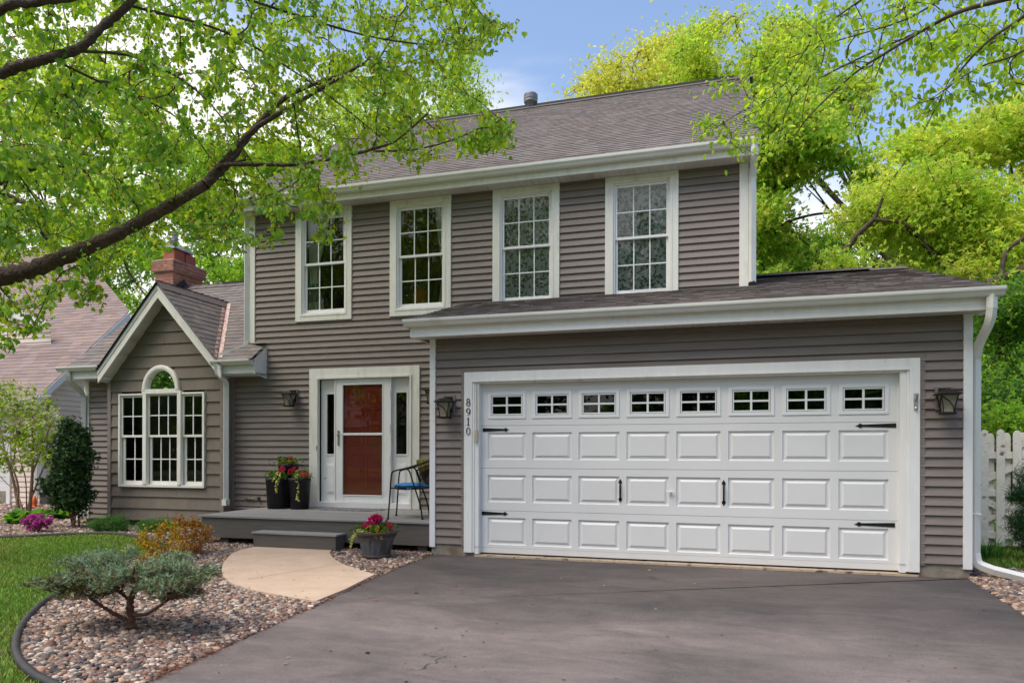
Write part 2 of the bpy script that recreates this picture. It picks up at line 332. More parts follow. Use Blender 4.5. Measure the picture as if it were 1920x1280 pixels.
def shingles(name, parent, o, u, v, fn, L, exp=.135, mt='shingle', tabs=(.09, .20), thick=(.008, .0105), under=True, seed=1, tone=1.0):
    """asphalt shingle courses: o eave corner, unit u along the eave, unit v up the slope, fn(v)->(u0,u1)"""
    rs = random.Random(seed); o, u, v = Vector(o), Vector(u), Vector(v); n = u.cross(v).normalized()
    if n.z < 0: n = -n
    mb = MB(); rows = int(math.ceil(L / exp))
    for r in range(rows):
        va = r * exp; vb = min(L, va + exp + .01); a, b = fn(va); a2, b2 = fn(min(L, vb))
        if b - a < .02 and b2 - a2 < .02: continue
        x = min(a, a2) - rs.uniform(0, .2); rt_ = rs.uniform(.94, 1.05)
        while x < max(b, b2):
            x2 = x + rs.uniform(*tabs); t = rs.uniform(*thick) if rs.random() < .85 else thick[0] * .8
            c0, c1 = min(max(x, a), b), min(max(x2, a), b); d0, d1 = min(max(x, a2), b2), min(max(x2, a2), b2)
            x = x2
            if c1 - c0 < .002 and d1 - d0 < .002: continue
            g = rs.choice([.86, .93, .97, 1.0, 1.04, 1.10]) * rs.uniform(.94, 1.06) * rt_ * tone
            w_ = rs.uniform(-.05, .06); tn = (g * (1 + w_), g, g * (1 - w_))
            j = rs.uniform(-.003, .003)
            A = o + u * c0 + v * (va + j); B = o + u * c1 + v * (va + j); C = o + u * d1 + v * vb; D = o + u * d0 + v * vb
            mb.add([A + n * t, B + n * t, C + n * .0012, D + n * .0012], [(0, 1, 2, 3)], 0, tn)
            mb.add([A + n * t, B + n * t, A - n * .006, B - n * .006], [(2, 3, 1, 0)], 0, (.42, .40, .40))  # cut edge tinted dark, which paints in the shade line under each course
            mb.add([A + n * t, A - n * .004, D + n * .001], [(0, 1, 2)], 0, tn); mb.add([B + n * t, B - n * .004, C + n * .001], [(0, 2, 1)], 0, tn)
    if under:
        a, b = fn(0); a2, b2 = fn(L)
        k = 6; vs = []
        for i in range(k + 1):
            q = fn(L * i / k); vs += [o + u * q[0] + v * (L * i / k) - n * .004, o + u * q[1] + v * (L * i / k) - n * .004]
        vs2 = [p - n * .02 for p in vs]
        mb.add(vs, [(2 * i, 2 * i + 1, 2 * i + 3, 2 * i + 2) for i in range(k)], 1)
        mb.add(vs2, [(2 * i, 2 * i + 1, 2 * i + 3, 2 * i + 2) for i in range(k)], 1)
    return mb.build(name, [M[mt], M['underlay']], parent, tint=True)
def k_gutter(name, parent, x0, x1, yf, yb, zt, zb, along='X'):
    """K-style gutter: ogee front, open top"""
    h = zt - zb; d = yb - yf
    pr = [(yb, zt), (yb, zb), (yf + d * .38, zb), (yf + d * .30, zb + h * .12), (yf + d * .20, zb + h * .34), (yf + d * .02, zb + h * .60), (yf, zb + h * .78), (yf, zt - .004), (yf + .012, zt), (yf + .012, zt - .006), (yf + d * .12, zb + h * .6), (yf + d * .3, zb + h * .34), (yf + d * .42, zb + .006), (yb - .006, zb + .006), (yb - .006, zt)]
    mb = MB(); mb.prism(pr, x0, x1, axis='X')
    for xe in (x0, x1): mb.prism(pr[:8], xe - .002, xe + .002, axis='X')
    return mb.build(name, M['gutter'], parent)
def soffit(name, parent, x0, x1, y0, y1, z, pitch=.1):
    mb = MB(); x = x0
    while x < x1:
        x2 = min(x1, x + pitch); g = random.uniform(.95, 1.03)
        mb.box(x, x2 - .006, y0, y1, z, z + .01, t=(g, g, g)); x = x2
    mb.box(x0, x1, y0, y1, z + .012, z + .02)
    return mb.build(name, M['soffit'], parent)

# ================================================================ THE HOUSE
H = empty('house', (-3.5, 10.32, 0), 'two-storey taupe sided house with attached garage and white trim', 'house')
# --- upper storey and entry wall
WX = [-6.805, -5.085, -3.365, -1.645]; WW = 1.04; WZ0, WZ1 = 3.48, 5.315
zref = atY(483.4, 560 + 902 / 6.4, MY).z; ME = .1016
phM = zref - math.floor(zref / ME) * ME
holes = [(x + .03, x + WW - .03, WZ0 + .03, WZ1 + .2) for x in WX] + [(-6.48, -4.60, .3, 2.62)]
siding('front_siding', H, (0, MY, 0), (1, 0, 0), (0, -1, 0), lambda z: ((-8.12, .22) if z < 2.75 else (-7.60, .22)), .36, 5.34, ME, phM, holes)
siding('wing_siding', H, (0, MY, 0), (1, 0, 0), (0, -1, 0), lambda z: (-11.15, -10.40), .115, 2.75, ME, phM)
mb = MB(); mb.box(-7.70, -7.595, MY - .028, MY + .09, 3.0, 5.33); mb.build('corner_board', M['trim'], H, bevel=.003)
mb = MB(); mb.box(.215, .335, MY - .028, MY + .09, 3.585, 5.315); mb.build('corner_board', M['trim'], H, bevel=.003)
mb = MB(); mb.box(-11.26, -11.145, MY - .028, MY + .09, .10, 2.66); mb.build('corner_board', M['trim'], H, bevel=.003)
# side and back walls
siding('side_siding', H, (.335, MY, 0), (0, 1, 0), (1, 0, 0), lambda z: ((.09, 8.2) if z < 5.4 else (.09 + max(0, (z - 5.4) / .68), 8.2 - max(0, (z - 5.4) / .68))), .1, 8.3, ME, phM)
siding('side_siding', H, (-7.70, MY, 0), (0, 1, 0), (-1, 0, 0), lambda z: ((.09, 8.2) if z < 5.4 else (.09 + max(0, (z - 5.4) / .68), 8.2 - max(0, (z - 5.4) / .68))), 2.6, 8.3, ME, phM)
siding('side_siding', H, (-11.24, MY, 0), (0, 1, 0), (-1, 0, 0), lambda z: ((.09, 4.0) if z < 2.8 else (max(.09, (z - 2.84) / .77 - .4), 4.1 - max(0, (z - 2.84) / .77 - .4))), .1, 4.6, ME, phM)
mb = MB(); mb.box(-7.66, .30, 18.5, 18.55, 0, 5.4); mb.build('back_wall', M['siding'], H); mb = MB(); mb.box(-11.2, -7.75, 14.3, 14.35, 0, 2.8); mb.build('back_wall', M['siding'], H)
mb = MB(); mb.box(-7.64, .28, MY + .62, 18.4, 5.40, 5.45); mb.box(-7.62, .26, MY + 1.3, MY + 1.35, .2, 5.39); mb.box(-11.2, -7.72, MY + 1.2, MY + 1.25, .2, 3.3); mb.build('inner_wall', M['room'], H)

# --- eave of the upper storey
soffit('soffit', H, -7.80, .44, 10.075, MY - .002, 5.318)
mb = MB(); mb.box(-7.82, .455, 10.045, 10.072, 5.318, 5.50); mb.build('fascia', M['trim'], H, bevel=.002)
mb = MB(); mb.box(.345, .45, 10.075, 10.40, 5.328, 5.50); mb.box(.358, .445, 10.398, 10.55, 5.20, 5.40); mb.build('eave_return', M['trim'], H, bevel=.003)
k_gutter('gutter', H, -7.86, .475, 9.93, 10.043, 5.515, 5.415)
RY, EY, EZ = 14.5, 9.96, 5.50; RZ = 8.60
sl_ = math.hypot(RY - EY, RZ - EZ); vv = Vector((0, RY - EY, RZ - EZ)).normalized()
shingles('roof', H, (-7.86, EY, EZ + .012), (1, 0, 0), vv, lambda v: (0, 8.33), sl_, exp=.128, seed=3)
vb = Vector((0, -(RY - EY), RZ - EZ)).normalized()
shingles('roof', H, (-7.86, 2 * RY - EY, EZ + .012), (1, 0, 0), vb, lambda v: (0, 8.33), sl_, exp=.25, seed=4, tabs=(.5, .9))
for xs in (-7.85, .445): mb = MB(); mb.prism([(EY + .1, EZ - .12), (RY, RZ - .14), (2 * RY - EY - .1, EZ - .12), (2 * RY - EY, EZ - .01), (RY, RZ - .02), (EY, EZ - .01)], xs, xs + .022, axis='X'); mb.build('rake_board', M['trim'], H)
mb = MB(); x = -7.86
while x < .46:
    x2 = x + .30
    for s in (-1, 1): mb.obox((x + .15, RY + s * .075, RZ + .036 - .048 + random.uniform(0, .004)), (.155, 0, 0), (0, s * .085, -.058), (0, .003, .006), t=(.7, .7, .7))
    x = x2
mb.box(-7.4, .2, RY - .05, RY + .05, RZ - .01, RZ + .055, m=1)
mb.build('ridge_vent', [M['shingle'], M['blackrub']], H, tint=True)
vc = Vector((-3.90, 14.50, 8.56)); mb = MB()
mb.lathe(vc, [(.10, -.1), (.10, .13), (.135, .14), (.145, .16), (.145, .18), (.135, .19), (.14, .20), (.15, .22), (.14, .24), (.15, .26), (.14, .28), (.15, .30), (.135, .325), (.10, .345), (.03, .35), (0, .352)], 20)
mb.build('roof_vent', M['galv_dk'], H)
# downspout on the right corner of the upper storey
mb = MB(); mb.tube(bez([(.40, 9.99, 5.43), (.40, 10.0, 5.30), (.395, 10.16, 5.22), (.385, 10.27, 5.10), (.385, 10.275, 4.9)], 4) + [Vector((.385, 10.275, 3.70)), Vector((.385, 10.275, 3.66))], .056, 4, sy=.75); mb.box(.35, .42, 10.24, 10.31, 3.60, 3.67, m=1)
mb.build('downspout', [M['gutter'], M['black']], H)
mb = MB(); mb.tube([(-7.745, 10.28, 5.40), (-7.745, 10.28, 3.25)] + bez([(-7.745, 10.28, 3.2), (-7.78, 10.22, 3.08), (-7.95, 10.05, 2.98), (-8.03, 9.98, 2.93)], 4), .052, 4, sy=.8); mb.build('downspout', M['gutter'], H)

# --- windows
def grid_muntins(mb, x0, x1, z0, z1, nx, nz, y, w_=.016, d=.012):
    for i in range(1, nx): x = x0 + (x1 - x0) * i / nx; mb.box(x - w_ / 2, x + w_ / 2, y, y + d, z0, z1)
    for j in range(1, nz):
        z = z0 + (z1 - z0) * j / nz
        xs = [x0 + (x1 - x0) * i / nx for i in range(nx + 1)]
        for i in range(nx): mb.box(xs[i] + (w_ / 2 if i else 0), xs[i + 1] - (w_ / 2 if i < nx - 1 else 0), y + .001, y + d - .001, z - w_ / 2, z + w_ / 2)
def drape(name, parent, xfn, z0, z1, y, mt, folds=9, amp=.018, nz=14, nx=48):
    V, F = [], []
    for j in range(nz + 1):
        z = z0 + (z1 - z0) * j / nz; a, b = xfn(z)
        for i in range(nx + 1):
            s = i / nx; V.append((a + (b - a) * s, y + amp * math.sin(s * folds * 2 * math.pi + .3 * j / nz) * (.6 + .4 * math.sin(s * 7)), z))
    for j in range(nz):
        for i in range(nx): q = j * (nx + 1) + i; F.append((q, q + 1, q + nx + 2, q + nx + 1))
    return bulk(name, V, F, M[mt], parent, smooth=True)
def sash_window(x0, x1, z0, z1, Y, idx):
    mb = MB(); mb.ring(x0, x1, z0, z1, .118, .118, .10, .115, Y - .034, Y + .02)
    a, b, c, d = x0 + .118, x1 - .118, z0 + .115, z1 - .10
    mb.ring(a - .035, b + .035, c - .035, d + .03, .034, .034, .03, .035, Y - .040, Y - .0345)
    win = mb.build('window', M['trim'], H, bevel=.003)
    mb = MB(); mb.ring(a, b, c, d, .022, .022, .022, .026, Y - .012, Y + .09); mb.build('frame', M['white'], win, bevel=.002)
    zm = (c + d) / 2 + .02; a2, b2 = a + .022, b - .022
    mb = MB(); mb.ring(a2 + .001, b2 - .001, zm - .02, d - .023, .030, .030, .036, .038, Y + .012, Y + .040); mb.build('sash', M['white'], win, bevel=.002)
    mb = MB(); mb.ring(a2 + .001, b2 - .001, c + .027, zm + .018, .034, .034, .036, .056, Y + .044, Y + .074); mb.build('sash', M['white'], win, bevel=.002)
    for (za, zb, y, fx) in ((zm + .018, d - .059, Y + .026, .031), (c + .083, zm - .018, Y + .060, .035)):
        g = MB(); g.quad((a2 + fx, y, za), (b2 - fx, y, za), (b2 - fx, y, zb), (a2 + fx, y, zb)); g.build('pane', M['glass'], win)
        g = MB(); grid_muntins(g, a2 + fx, b2 - fx, za, zb, 3, 2, y - .008, .017, .0075); g.build('muntins', M['white'], win)
    yc = Y + .115; W_ = b - a; zc0, zc1 = c - .05, d + .05; zmid = (c + d) / 2 - .05
    if idx == 0:
        drape('curtain', win, lambda z: (a + .03 + .05 * max(0, 1 - abs(z - zmid + .15) / .9) * .6, a + .42 - .22 * max(0, 1 - abs(z - zmid + .1) / .85)), zc0, zc1, yc, 'curtain', 6)
        drape('curtain_band', win, lambda z: (a + .06, a + .25), zc0 + .28, zc0 + .58, yc - .028, 'curtain_teal', 5)
    elif idx == 1:
        drape('curtain', win, lambda z: (b - .20 + .12 * max(0, 1 - abs(z - zmid + .2) / .9), b + .02), zc0, zc1, yc, 'curtain', 4)
        drape('curtain_band', win, lambda z: (b - .07, b + .02), zc0 + .35, zc0 + .6, yc - .028, 'curtain_teal', 3)
        lm = MB(); lm.lathe((a + .14, Y + .55, 0), [(.14, c + .10), (.14, c + .14), (.115, c + .40), (.05, c + .46)], 16); lm.build('lamp_shade', M['lampshade'], win)
        lm = MB(); lm.lathe((a + .14, Y + .55, 0), [(.0, c + .12), (.16, c + .11), (.16, c + .08), (.0, c + .06)], 16); lm.build('lamp_base', M['beige'], win)
    else:
        drape('curtain', win, lambda z: (a - .02, b + .02), zc0, zc1, yc, 'curtain_leaf', 7, .009)
        rs = random.Random(idx); V = []; F = []
        for _ in range(520):      # leaf print: small sprigs lying on the cloth
            x = rs.uniform(a, b); z = rs.uniform(zc0, zc1); an = rs.uniform(0, 6.28)
            for q in range(3):
                t = an + (q - 1) * .9; L = rs.uniform(.022, .04); q0 = len(V); ux, uz = math.cos(t), math.sin(t)
                V += [(x, yc - .013, z), (x + ux * L * .5 - uz * L * .28, yc - .014, z + uz * L * .5 + ux * L * .28), (x + ux * L, yc - .013, z + uz * L), (x + ux * L * .5 + uz * L * .28, yc - .014, z + uz * L * .5 - ux * L * .28)]
                F.append((q0, q0 + 1, q0 + 2, q0 + 3))
        bulk('curtain_print', V, F, M['curtain_mark'], win)
    return win
M['lampshade'] = mat('orange_lamp_shade', (.75, .28, .04), rough=.8, trans=.4)
for i, x in enumerate(WX): sash_window(x, x + WW, WZ0, WZ1, MY, i)

# --- front door set
dx0, dx1, dz0, dz1 = -6.535, -4.565, .43, 2.69
mb = MB(); mb.ring(dx0, dx1, dz0, dz1, .165, .165, .17, .001, MY - .036, MY + .02); mb.ring(dx0 + .13, dx1 - .13, dz0, dz1 - .14, .034, .034, .03, .001, MY - .052, MY - .037)
door = mb.build('front_door', M['trim'], H, bevel=.003)
q = lambda cx: atY(360 + cx / 3.2, 800, MY).x
sx0, sx1 = -6.055, -5.095                         # storm door
s_b, s_t = .52, 2.515
yd = MY + .06
mb = MB(); mb.box(dx0 + .165, dx1 - .165, MY - .05, MY + .2, dz0, dz0 + .085); mb.build('sill', M['white'], door, bevel=.003)
for (a, b) in ((dx0 + .166, sx0 - .012), (sx1 + .012, dx1 - .166)):
    mb = MB(); w_ = b - a
    g0, g1 = (.11, .055) if a < -5.6 else (.075, .09)
    mb.ring(a, b, dz0 + .086, dz1 - .172, g0 if a < -5.6 else g0, .03 if a < -5.6 else g1, .24, .78, yd, yd + .03)
    ga, gb = a + g0, b - (.03 if a < -5.6 else g1); gz0, gz1 = dz0 + .866, dz1 - .412
    mb.ring(ga - .02, gb + .02, gz0 - .02, gz1 + .02, .02, .02, .02, .02, yd - .012, yd - .001)
    mb.box(ga + .0, gb - .0, yd - .008, yd - .0005, dz0 + .22, dz0 + .70)
    mb.box(ga + .025, gb - .025, yd - .016, yd - .0085, dz0 + .245, dz0 + .675)
    mb.build('sidelight', M['white'], door, bevel=.002)
    g = MB(); g.quad((ga, yd + .012, gz0), (gb, yd + .012, gz0), (gb, yd + .012, gz1), (ga, yd + .012, gz1)); g.build('pane', M['glass'], door)
mb = MB(); ys = MY - .005
mb.ring(sx0, sx1, s_b, s_t, .125, .125, .10, .115, ys, ys + .035); mb.box(sx0 + .125, sx1 - .125, ys + .002, ys + .033, 1.60, 1.638)
mb.ring(sx0 + .11, sx1 - .11, s_b + .10, s_t - .085, .016, .016, .016, .016, ys - .008, ys - .0005)
mb.box(sx0 - .02, sx1 + .02, ys + .01, ys + .06, s_b - .02, s_b - .002); mb.box(sx0 - .03, sx0 - .004, ys - .008, ys + .06, s_b, s_t); mb.box(sx1 + .004, sx1 + .03, ys - .008, ys + .06, s_b, s_t)
for zz in (.75, 1.15, 1.65, 2.2): mb.box(sx1 + .002, sx1 + .016, ys - .018, ys - .009, zz, zz + .12)
mb.build('storm_door', M['white'], door, bevel=.003)
g = MB(); g.quad((sx0 + .126, ys + .018, s_b + .116), (sx1 - .126, ys + .018, s_b + .116), (sx1 - .126, ys + .018, s_t - .101), (sx0 + .126, ys + .018, s_t - .101)); g.build('pane', M['glass_door'], door)
mb = MB(); yr = MY + .085; mb.box(sx0 + .02, sx1 - .02, yr, yr + .04, s_b, s_t)
pw = (sx1 - sx0 - .04)
for i in range(2):
    xa = sx0 + .02 + pw * (.14 + .39 * i); xb = xa + pw * .33
    for za, zb in ((s_b + .20, s_b + .78), (s_b + .92, s_b + 1.50), (s_b + 1.6, s_b + 1.88)):
        mb.ring(xa, xb, za, zb, .022, .022, .022, .022, yr - .014, yr - .0005); mb.box(xa + .05, xb - .05, yr - .01, yr - .0005, za + .05, zb - .05)
mb.build('red_door', M['reddoor'], door, bevel=.004)
mb = MB(); mb.box(sx0 + .035, sx0 + .065, ys - .014, ys - .001, 1.44, 1.68); mb.tube([(sx0 + .05, ys - .014, 1.60), (sx0 + .05, ys - .05, 1.60), (sx0 + .14, ys - .055, 1.605)], .009, 8); mb.build('handle', M['nickel'], door)
mb = MB(); mb.box(dx0 + .145, dx0 + .160, MY - .062, MY - .053, 1.36, 1.43); mb.build('doorbell', M['nickel'], door)
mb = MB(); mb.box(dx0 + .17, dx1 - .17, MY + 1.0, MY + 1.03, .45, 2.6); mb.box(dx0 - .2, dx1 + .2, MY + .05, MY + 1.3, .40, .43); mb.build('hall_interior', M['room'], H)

# --- bay with the arched window
bx0, bx1 = -10.515, -8.055; GS = 1.12; GX = -9.22; GZ = 4.20
def bayr(z):
    h = (GZ - .10 - z) / GS
    return (max(bx0 + .07, GX - h), min(bx1 - .07, GX + h)) if h > 0 else (GX, GX)
wx0, wx1, wz0, wz1 = -10.25, -8.435, .712, 2.345
axl, axr, atop = -9.725, -8.95, 2.83
bh = [(wx0 + .03, wx1 - .03, wz0 + .03, wz1 - .02), (axl + .03, axr - .03, 2.2, 2.62), (axl + .14, axr - .14, 2.6, 2.79)]
siding('bay_siding', H, (0, BY, 0), (1, 0, 0), (0, -1, 0), bayr, .135, GZ - .1, .2045, .135, bh, 'shake', .016, True)
mb = MB(); mb.box(bx0, bx0 + .075, BY - .022, BY + .03, .13, 2.80); mb.box(bx1 - .075, bx1, BY - .022, BY + .03, .13, 2.80)
mb.box(bx0, bx0 + .02, BY + .03, MY, .13, 2.80); mb.box(bx1 - .02, bx1, BY + .03, MY, .13, 2.80); mb.box(bx0 + .02, bx1 - .02, BY + .001, MY, .12, .135)
mb.box(bx1, bx1 + .06, MY - .03, MY - .001, .36, 2.62)
mb.build('corner_trim', M['siding'], H, bevel=.003)
# triple window
mb = MB(); y0, y1 = BY - .045, BY + .03
mb.ring(wx0, wx1, wz0, wz1, .035, .035, .03, .045, y0, y1)
mulw = .075; m1x, m2x = -9.708, -8.945
mb.box(m1x - .002, m1x + mulw - .002, y0 - .012, y1, wz0 + .046, 2.375); mb.box(m2x - mulw + .04, m2x + .04, y0 - .012, y1, wz0 + .046, 2.375)
mb.box(m1x + mulw, m2x - mulw + .038, y0 - .012, y1, 2.335, 2.40)
ccx = (axl + axr) / 2; Ro = (axr - axl) / 2; Ri = Ro - .075; n = 28; zc = 2.40
vs = []
for i in range(n + 1):
    an = math.pi * i / n
    for r_, yy in ((Ro, y0 - .012), (Ri, y0 - .012), (Ro, y1), (Ri, y1), (Ro - .02, y0 - .022), (Ri + .02, y0 - .022)):
        k_ = 1.10
        vs.append((ccx - r_ * math.cos(an), yy, zc + r_ * math.sin(an) * k_))
fs = []
for i in range(n):
    a = i * 6; b = a + 6
    fs += [(a, a + 4, b + 4, b), (a + 4, a + 5, b + 5, b + 4), (a + 5, a + 1, b + 1, b + 5), (a, b, b + 2, a + 2), (a + 1, a + 3, b + 3, b + 1)]
mb.add(vs, fs, 0, sm=False)
mb.box(axl, axr, y0 - .014, y1, zc - .065, zc + .012)
bw = mb.build('bay_window', M['trim'], H, bevel=.002)
g = MB(); vs = [(ccx, BY, zc)] + [(ccx - Ri * math.cos(math.pi * i / n), BY, zc + Ri * 1.1 * math.sin(math.pi * i / n)) for i in range(n + 1)]
g.add(vs, [(0, i, i + 1) for i in range(1, n + 1)]); g.build('pane', M['glass'], bw)
for (a, b, nx) in ((wx0 + .036, m1x - .003, 2), (m1x + mulw - .001, m2x - mulw + .039, 3), (m2x + .041, wx1 - .036, 2)):
    c, d = wz0 + .046, (wz1 - .031 if nx == 2 else 2.334); zm = 1.60
    mb = MB(); mb.ring(a, b, zm - .02, d, .035, .03, .035, .04, BY - .012, BY + .014); mb.build('sash', M['trim'], bw, bevel=.002)
    mb = MB(); mb.ring(a + .012, b - .004, c, zm + .016, .05, .03, .036, .06, BY + .018, BY + .044); mb.build('sash', M['trim'], bw, bevel=.002)
    for (xa, xb, za, zb, y) in ((a + .035, b - .03, zm + .02, d - .035, BY), (a + .062, b - .034, c + .06, zm - .02, BY + .032)):
        g = MB(); g.quad((xa, y, za), (xb, y, za), (xb, y, zb), (xa, y, zb)); g.build('pane', M['glass'], bw)
        g = MB(); grid_muntins(g, xa, xb, za, zb, nx, 2, y - .008, .018, .0075); g.build('muntins', M['white'], bw)
# gable roof of the bay
FY = 9.88
mb = MB(); th = .165
tz = GZ - .005
L = lambda x: tz - abs(x - GX) * GS
xl, xr_ = -10.50, -7.945
dz = th * math.hypot(1, GS)
for s, xe in ((-1, xl), (1, xr_)):
    zt_ = L(xe)
    mb.prism([(GX, tz), (xe, zt_), (xe, zt_ - dz * .93), (GX, tz - dz)] if s > 0 else [(GX, tz), (GX, tz - dz), (xe, zt_ - dz * .93), (xe, zt_)], FY, FY + .03)
mb.build('rake_board', M['trim'], H, bevel=.002)
mb = MB()      # thin outer strip of the rake, soffit under it
for s, xe in ((-1, xl), (1, xr_)):
    zt_ = L(xe); a = .06 * math.hypot(1, GS)
    mb.prism([(GX, tz), (xe, zt_), (xe, zt_ - a), (GX, tz - a)] if s > 0 else [(GX, tz), (GX, tz - a), (xe, zt_ - a), (xe, zt_)], FY - .012, FY - .0005)
mb.build('rake_strip', M['white'], H)
mb = MB()
for s, xe in ((-1, xl), (1, xr_)):
    for k in range(9):
        ya = FY + .03 + (BY - FY - .03) * 0; z_ = lambda x: L(x) - dz * .90
        t0, t1 = k / 9, (k + .94) / 9; xa, xb = GX + (xe - GX) * t0, GX + (xe - GX) * t1
        mb.add([(xa, FY + .03, z_(xa)), (xb, FY + .03, z_(xb)), (xb, BY, z_(xb)), (xa, BY, z_(xa)), (xa, FY + .03, z_(xa) + .01), (xb, FY + .03, z_(xb) + .01), (xb, BY, z_(xb) + .01), (xa, BY, z_(xa) + .01)],
               [(0, 1, 2, 3), (4, 7, 6, 5), (0, 4, 5, 1), (1, 5, 6, 2)])
    mb.add([(GX, FY + .03, z_(GX) + .012), (xe, FY + .03, z_(xe) + .012), (xe, BY, z_(xe) + .012), (GX, BY, z_(GX) + .012)], [(0, 1, 2, 3)])
mb.build('rake_soffit', M['soffit'], H)
WP = .77; WEY, WEZ = 9.86, 2.83; WRY = 12.40; WRZ = WEZ + WP * (WRY - WEY)
sv = math.hypot(1, GS)
for s, xe in ((1, xr_ + .03), (-1, xl - .03)):
    Lx = abs(xe - GX); ez = GZ + .012 - Lx * GS; Ls = Lx * sv
    vdir = Vector((-s, 0, GS)).normalized()
    def fn(v, ez=ez):
        z = ez + v / sv * GS; return (0, max(.0, (z - WEZ) / WP + WEY - (FY - .035)))
    shingles('gable_roof', H, (xe, FY - .035, ez), (0, 1, 0), vdir, fn, Ls, exp=.128, seed=11 + s)
mb = MB(); y = FY - .04
while y < 11.55:
    for s in (-1, 1): mb.obox((GX + s * .06, y + .08, GZ + .012 - .055 + random.uniform(0, .006)), (s * .07, 0, -.078), (0, .075, .006), (.004, 0, .005), t=(.85, .8, .8))
    y += .142
mb.build('ridge_cap', M['shingle'], H, tint=True)
# wing roof
wl = math.hypot(WRY - WEY, WRZ - WEZ); wv = Vector((0, WRY - WEY, WRZ - WEZ)).normalized(); wc = wv.y
def fnR(v):
    y = WEY + v * wc; z = WEZ + WP * (y - WEY); dxg = max(0, (GZ - z) / GS)
    return (max(.27, GX + dxg + 11.45), (-7.34 if y < MY - .05 else -7.70) + 11.45)
def fnL(v):
    y = WEY + v * wc; z = WEZ + WP * (y - WEY); dxg = max(0, (GZ - z) / GS)
    return (.27, GX - dxg + 11.45)
shingles('wing_roof', H, (-11.45, WEY, WEZ + .006), (1, 0, 0), wv, fnR, wl, exp=.128, seed=21)
shingles('wing_roof', H, (-11.45, WEY, WEZ + .006), (1, 0, 0), wv, fnL, wl, exp=.128, seed=22)
shingles('wing_roof', H, (-11.45, 2 * WRY - WEY, WEZ + .006), (1, 0, 0), Vector((0, -wv.y, wv.z)), lambda v: (.27, 3.7), wl, exp=.3, seed=23)
mb = MB()
for k in range(15):
    x = -11.18 + k * .232
    for s in (-1, 1): mb.obox((x + .125, WRY + s * .06, WRZ - .02), (.13, 0, 0), (0, s * .07, -.052), (0, .002, .006), t=(.8, .78, .78))
mb.box(-9.9, -7.72, WRY - .04, WRY + .04, WRZ + .0, WRZ + .045, m=1)
mb.build('ridge_cap', [M['shingle'], M['blackrub']], H, tint=True)
# valley flashing
mb = MB(); N = 10; pv = []
for i in range(N + 1):
    z = 2.86 + (GZ - 2.90) * i / N; y = WEY + (z - WEZ) / WP; x = GX + (GZ - z) / GS; pv.append(Vector((x, y, z + .02)))
for i in range(N): 
    a, b = pv[i], pv[i + 1]
    mb.add([a + Vector((-.055, -.02, .062)), a, b, b + Vector((-.055, -.02, .062))], [(0, 1, 2, 3)]); mb.add([a, a + Vector((.095, 0, .004)), b + Vector((.095, 0, .004)), b], [(0, 1, 2, 3)])
    mb.add([a + Vector((-.008, 0, .01)), a + Vector((0, -.01, .03)), b + Vector((0, -.01, .03)), b + Vector((-.008, 0, .01))], [(0, 1, 2, 3)])
mb.build('valley_flashing', M['copper'], H)
# wing eaves either side of the gable
for xa, xb in ((-11.42, -10.46), (-8.135, -7.345)):
    mb = MB(); mb.box(xa + .10, xb if xb < -9 else xb - .02, 9.955, 9.98, 2.62, 2.80); mb.box(xa + .10, xb if xb < -9 else xb - .02, 9.98, MY - .02, 2.62, 2.635)
    if xb > -9:
        mb.add([(xb - .02, 9.955, 2.62), (xb - .02, MY, 2.55), (xb - .02, MY, 3.10), (xb - .02, 9.955, 2.84)], [(0, 1, 2, 3)]); mb.box(xb - .02, xb + .0, 9.955, 9.985, 2.60, 2.86)
        mb.box(xa + .10, xb - .02, 9.98, MY - .02, 2.60, 2.615)
    else: mb.box(xb - .002, xb + .04, 9.90, BY - .03, 2.60, 2.84)
    mb.build('eave_box', M['white'], H, bevel=.002)
    k_gutter('gutter', H, xa, xb - (.02 if xb < -9 else .03), 9.84, 9.953, 2.84, 2.755)
mb = MB(); mb.tube([(-8.04, 9.90, 2.76), (-8.04, 9.90, 2.72)] + bez([(-8.04, 9.90, 2.70), (-8.02, 9.93, 2.60), (-7.985, 10.05, 2.50), (-7.985, 10.07, 2.40)], 4) + [Vector((-7.985, 10.07, .52)), Vector((-7.985, 10.07, .44))], .054, 4, sy=.8)
mb.box(-8.03, -7.945, 10.02, 10.12, .43, .53); mb.build('downspout', M['gutter'], H)
mb = MB(); mb.tube([(-11.20, 9.90, 2.76), (-11.20, 9.90, 2.70)] + bez([(-11.20, 9.90, 2.68), (-11.20, 9.95, 2.57), (-11.20, 10.18, 2.42), (-11.22, 10.25, 2.34)], 4) + [Vector((-11.24, 10.26, .30))] + bez([(-11.24, 10.26, .26), (-11.25, 10.2, .14), (-11.30, 10.02, .06)], 4), .054, 4, sy=.8); mb.build('downspout', M['gutter'], H)
mb = MB(); mb.box(-7.76, -7.70, MY - .05, MY - .016, .52, .545); mb.tube([(-7.70, MY - .05, .535), (-7.58, MY - .05, .535)], .012, 8); mb.box(-7.52, -7.49, MY - .06, MY - .015, .50, .57); mb.build('hose_tap', M['brass'], H)
mb = MB(); mb.box(-11.24, .3, MY + .01, MY + .2, -.05, .36); mb.build('foundation', M['conc'], H)

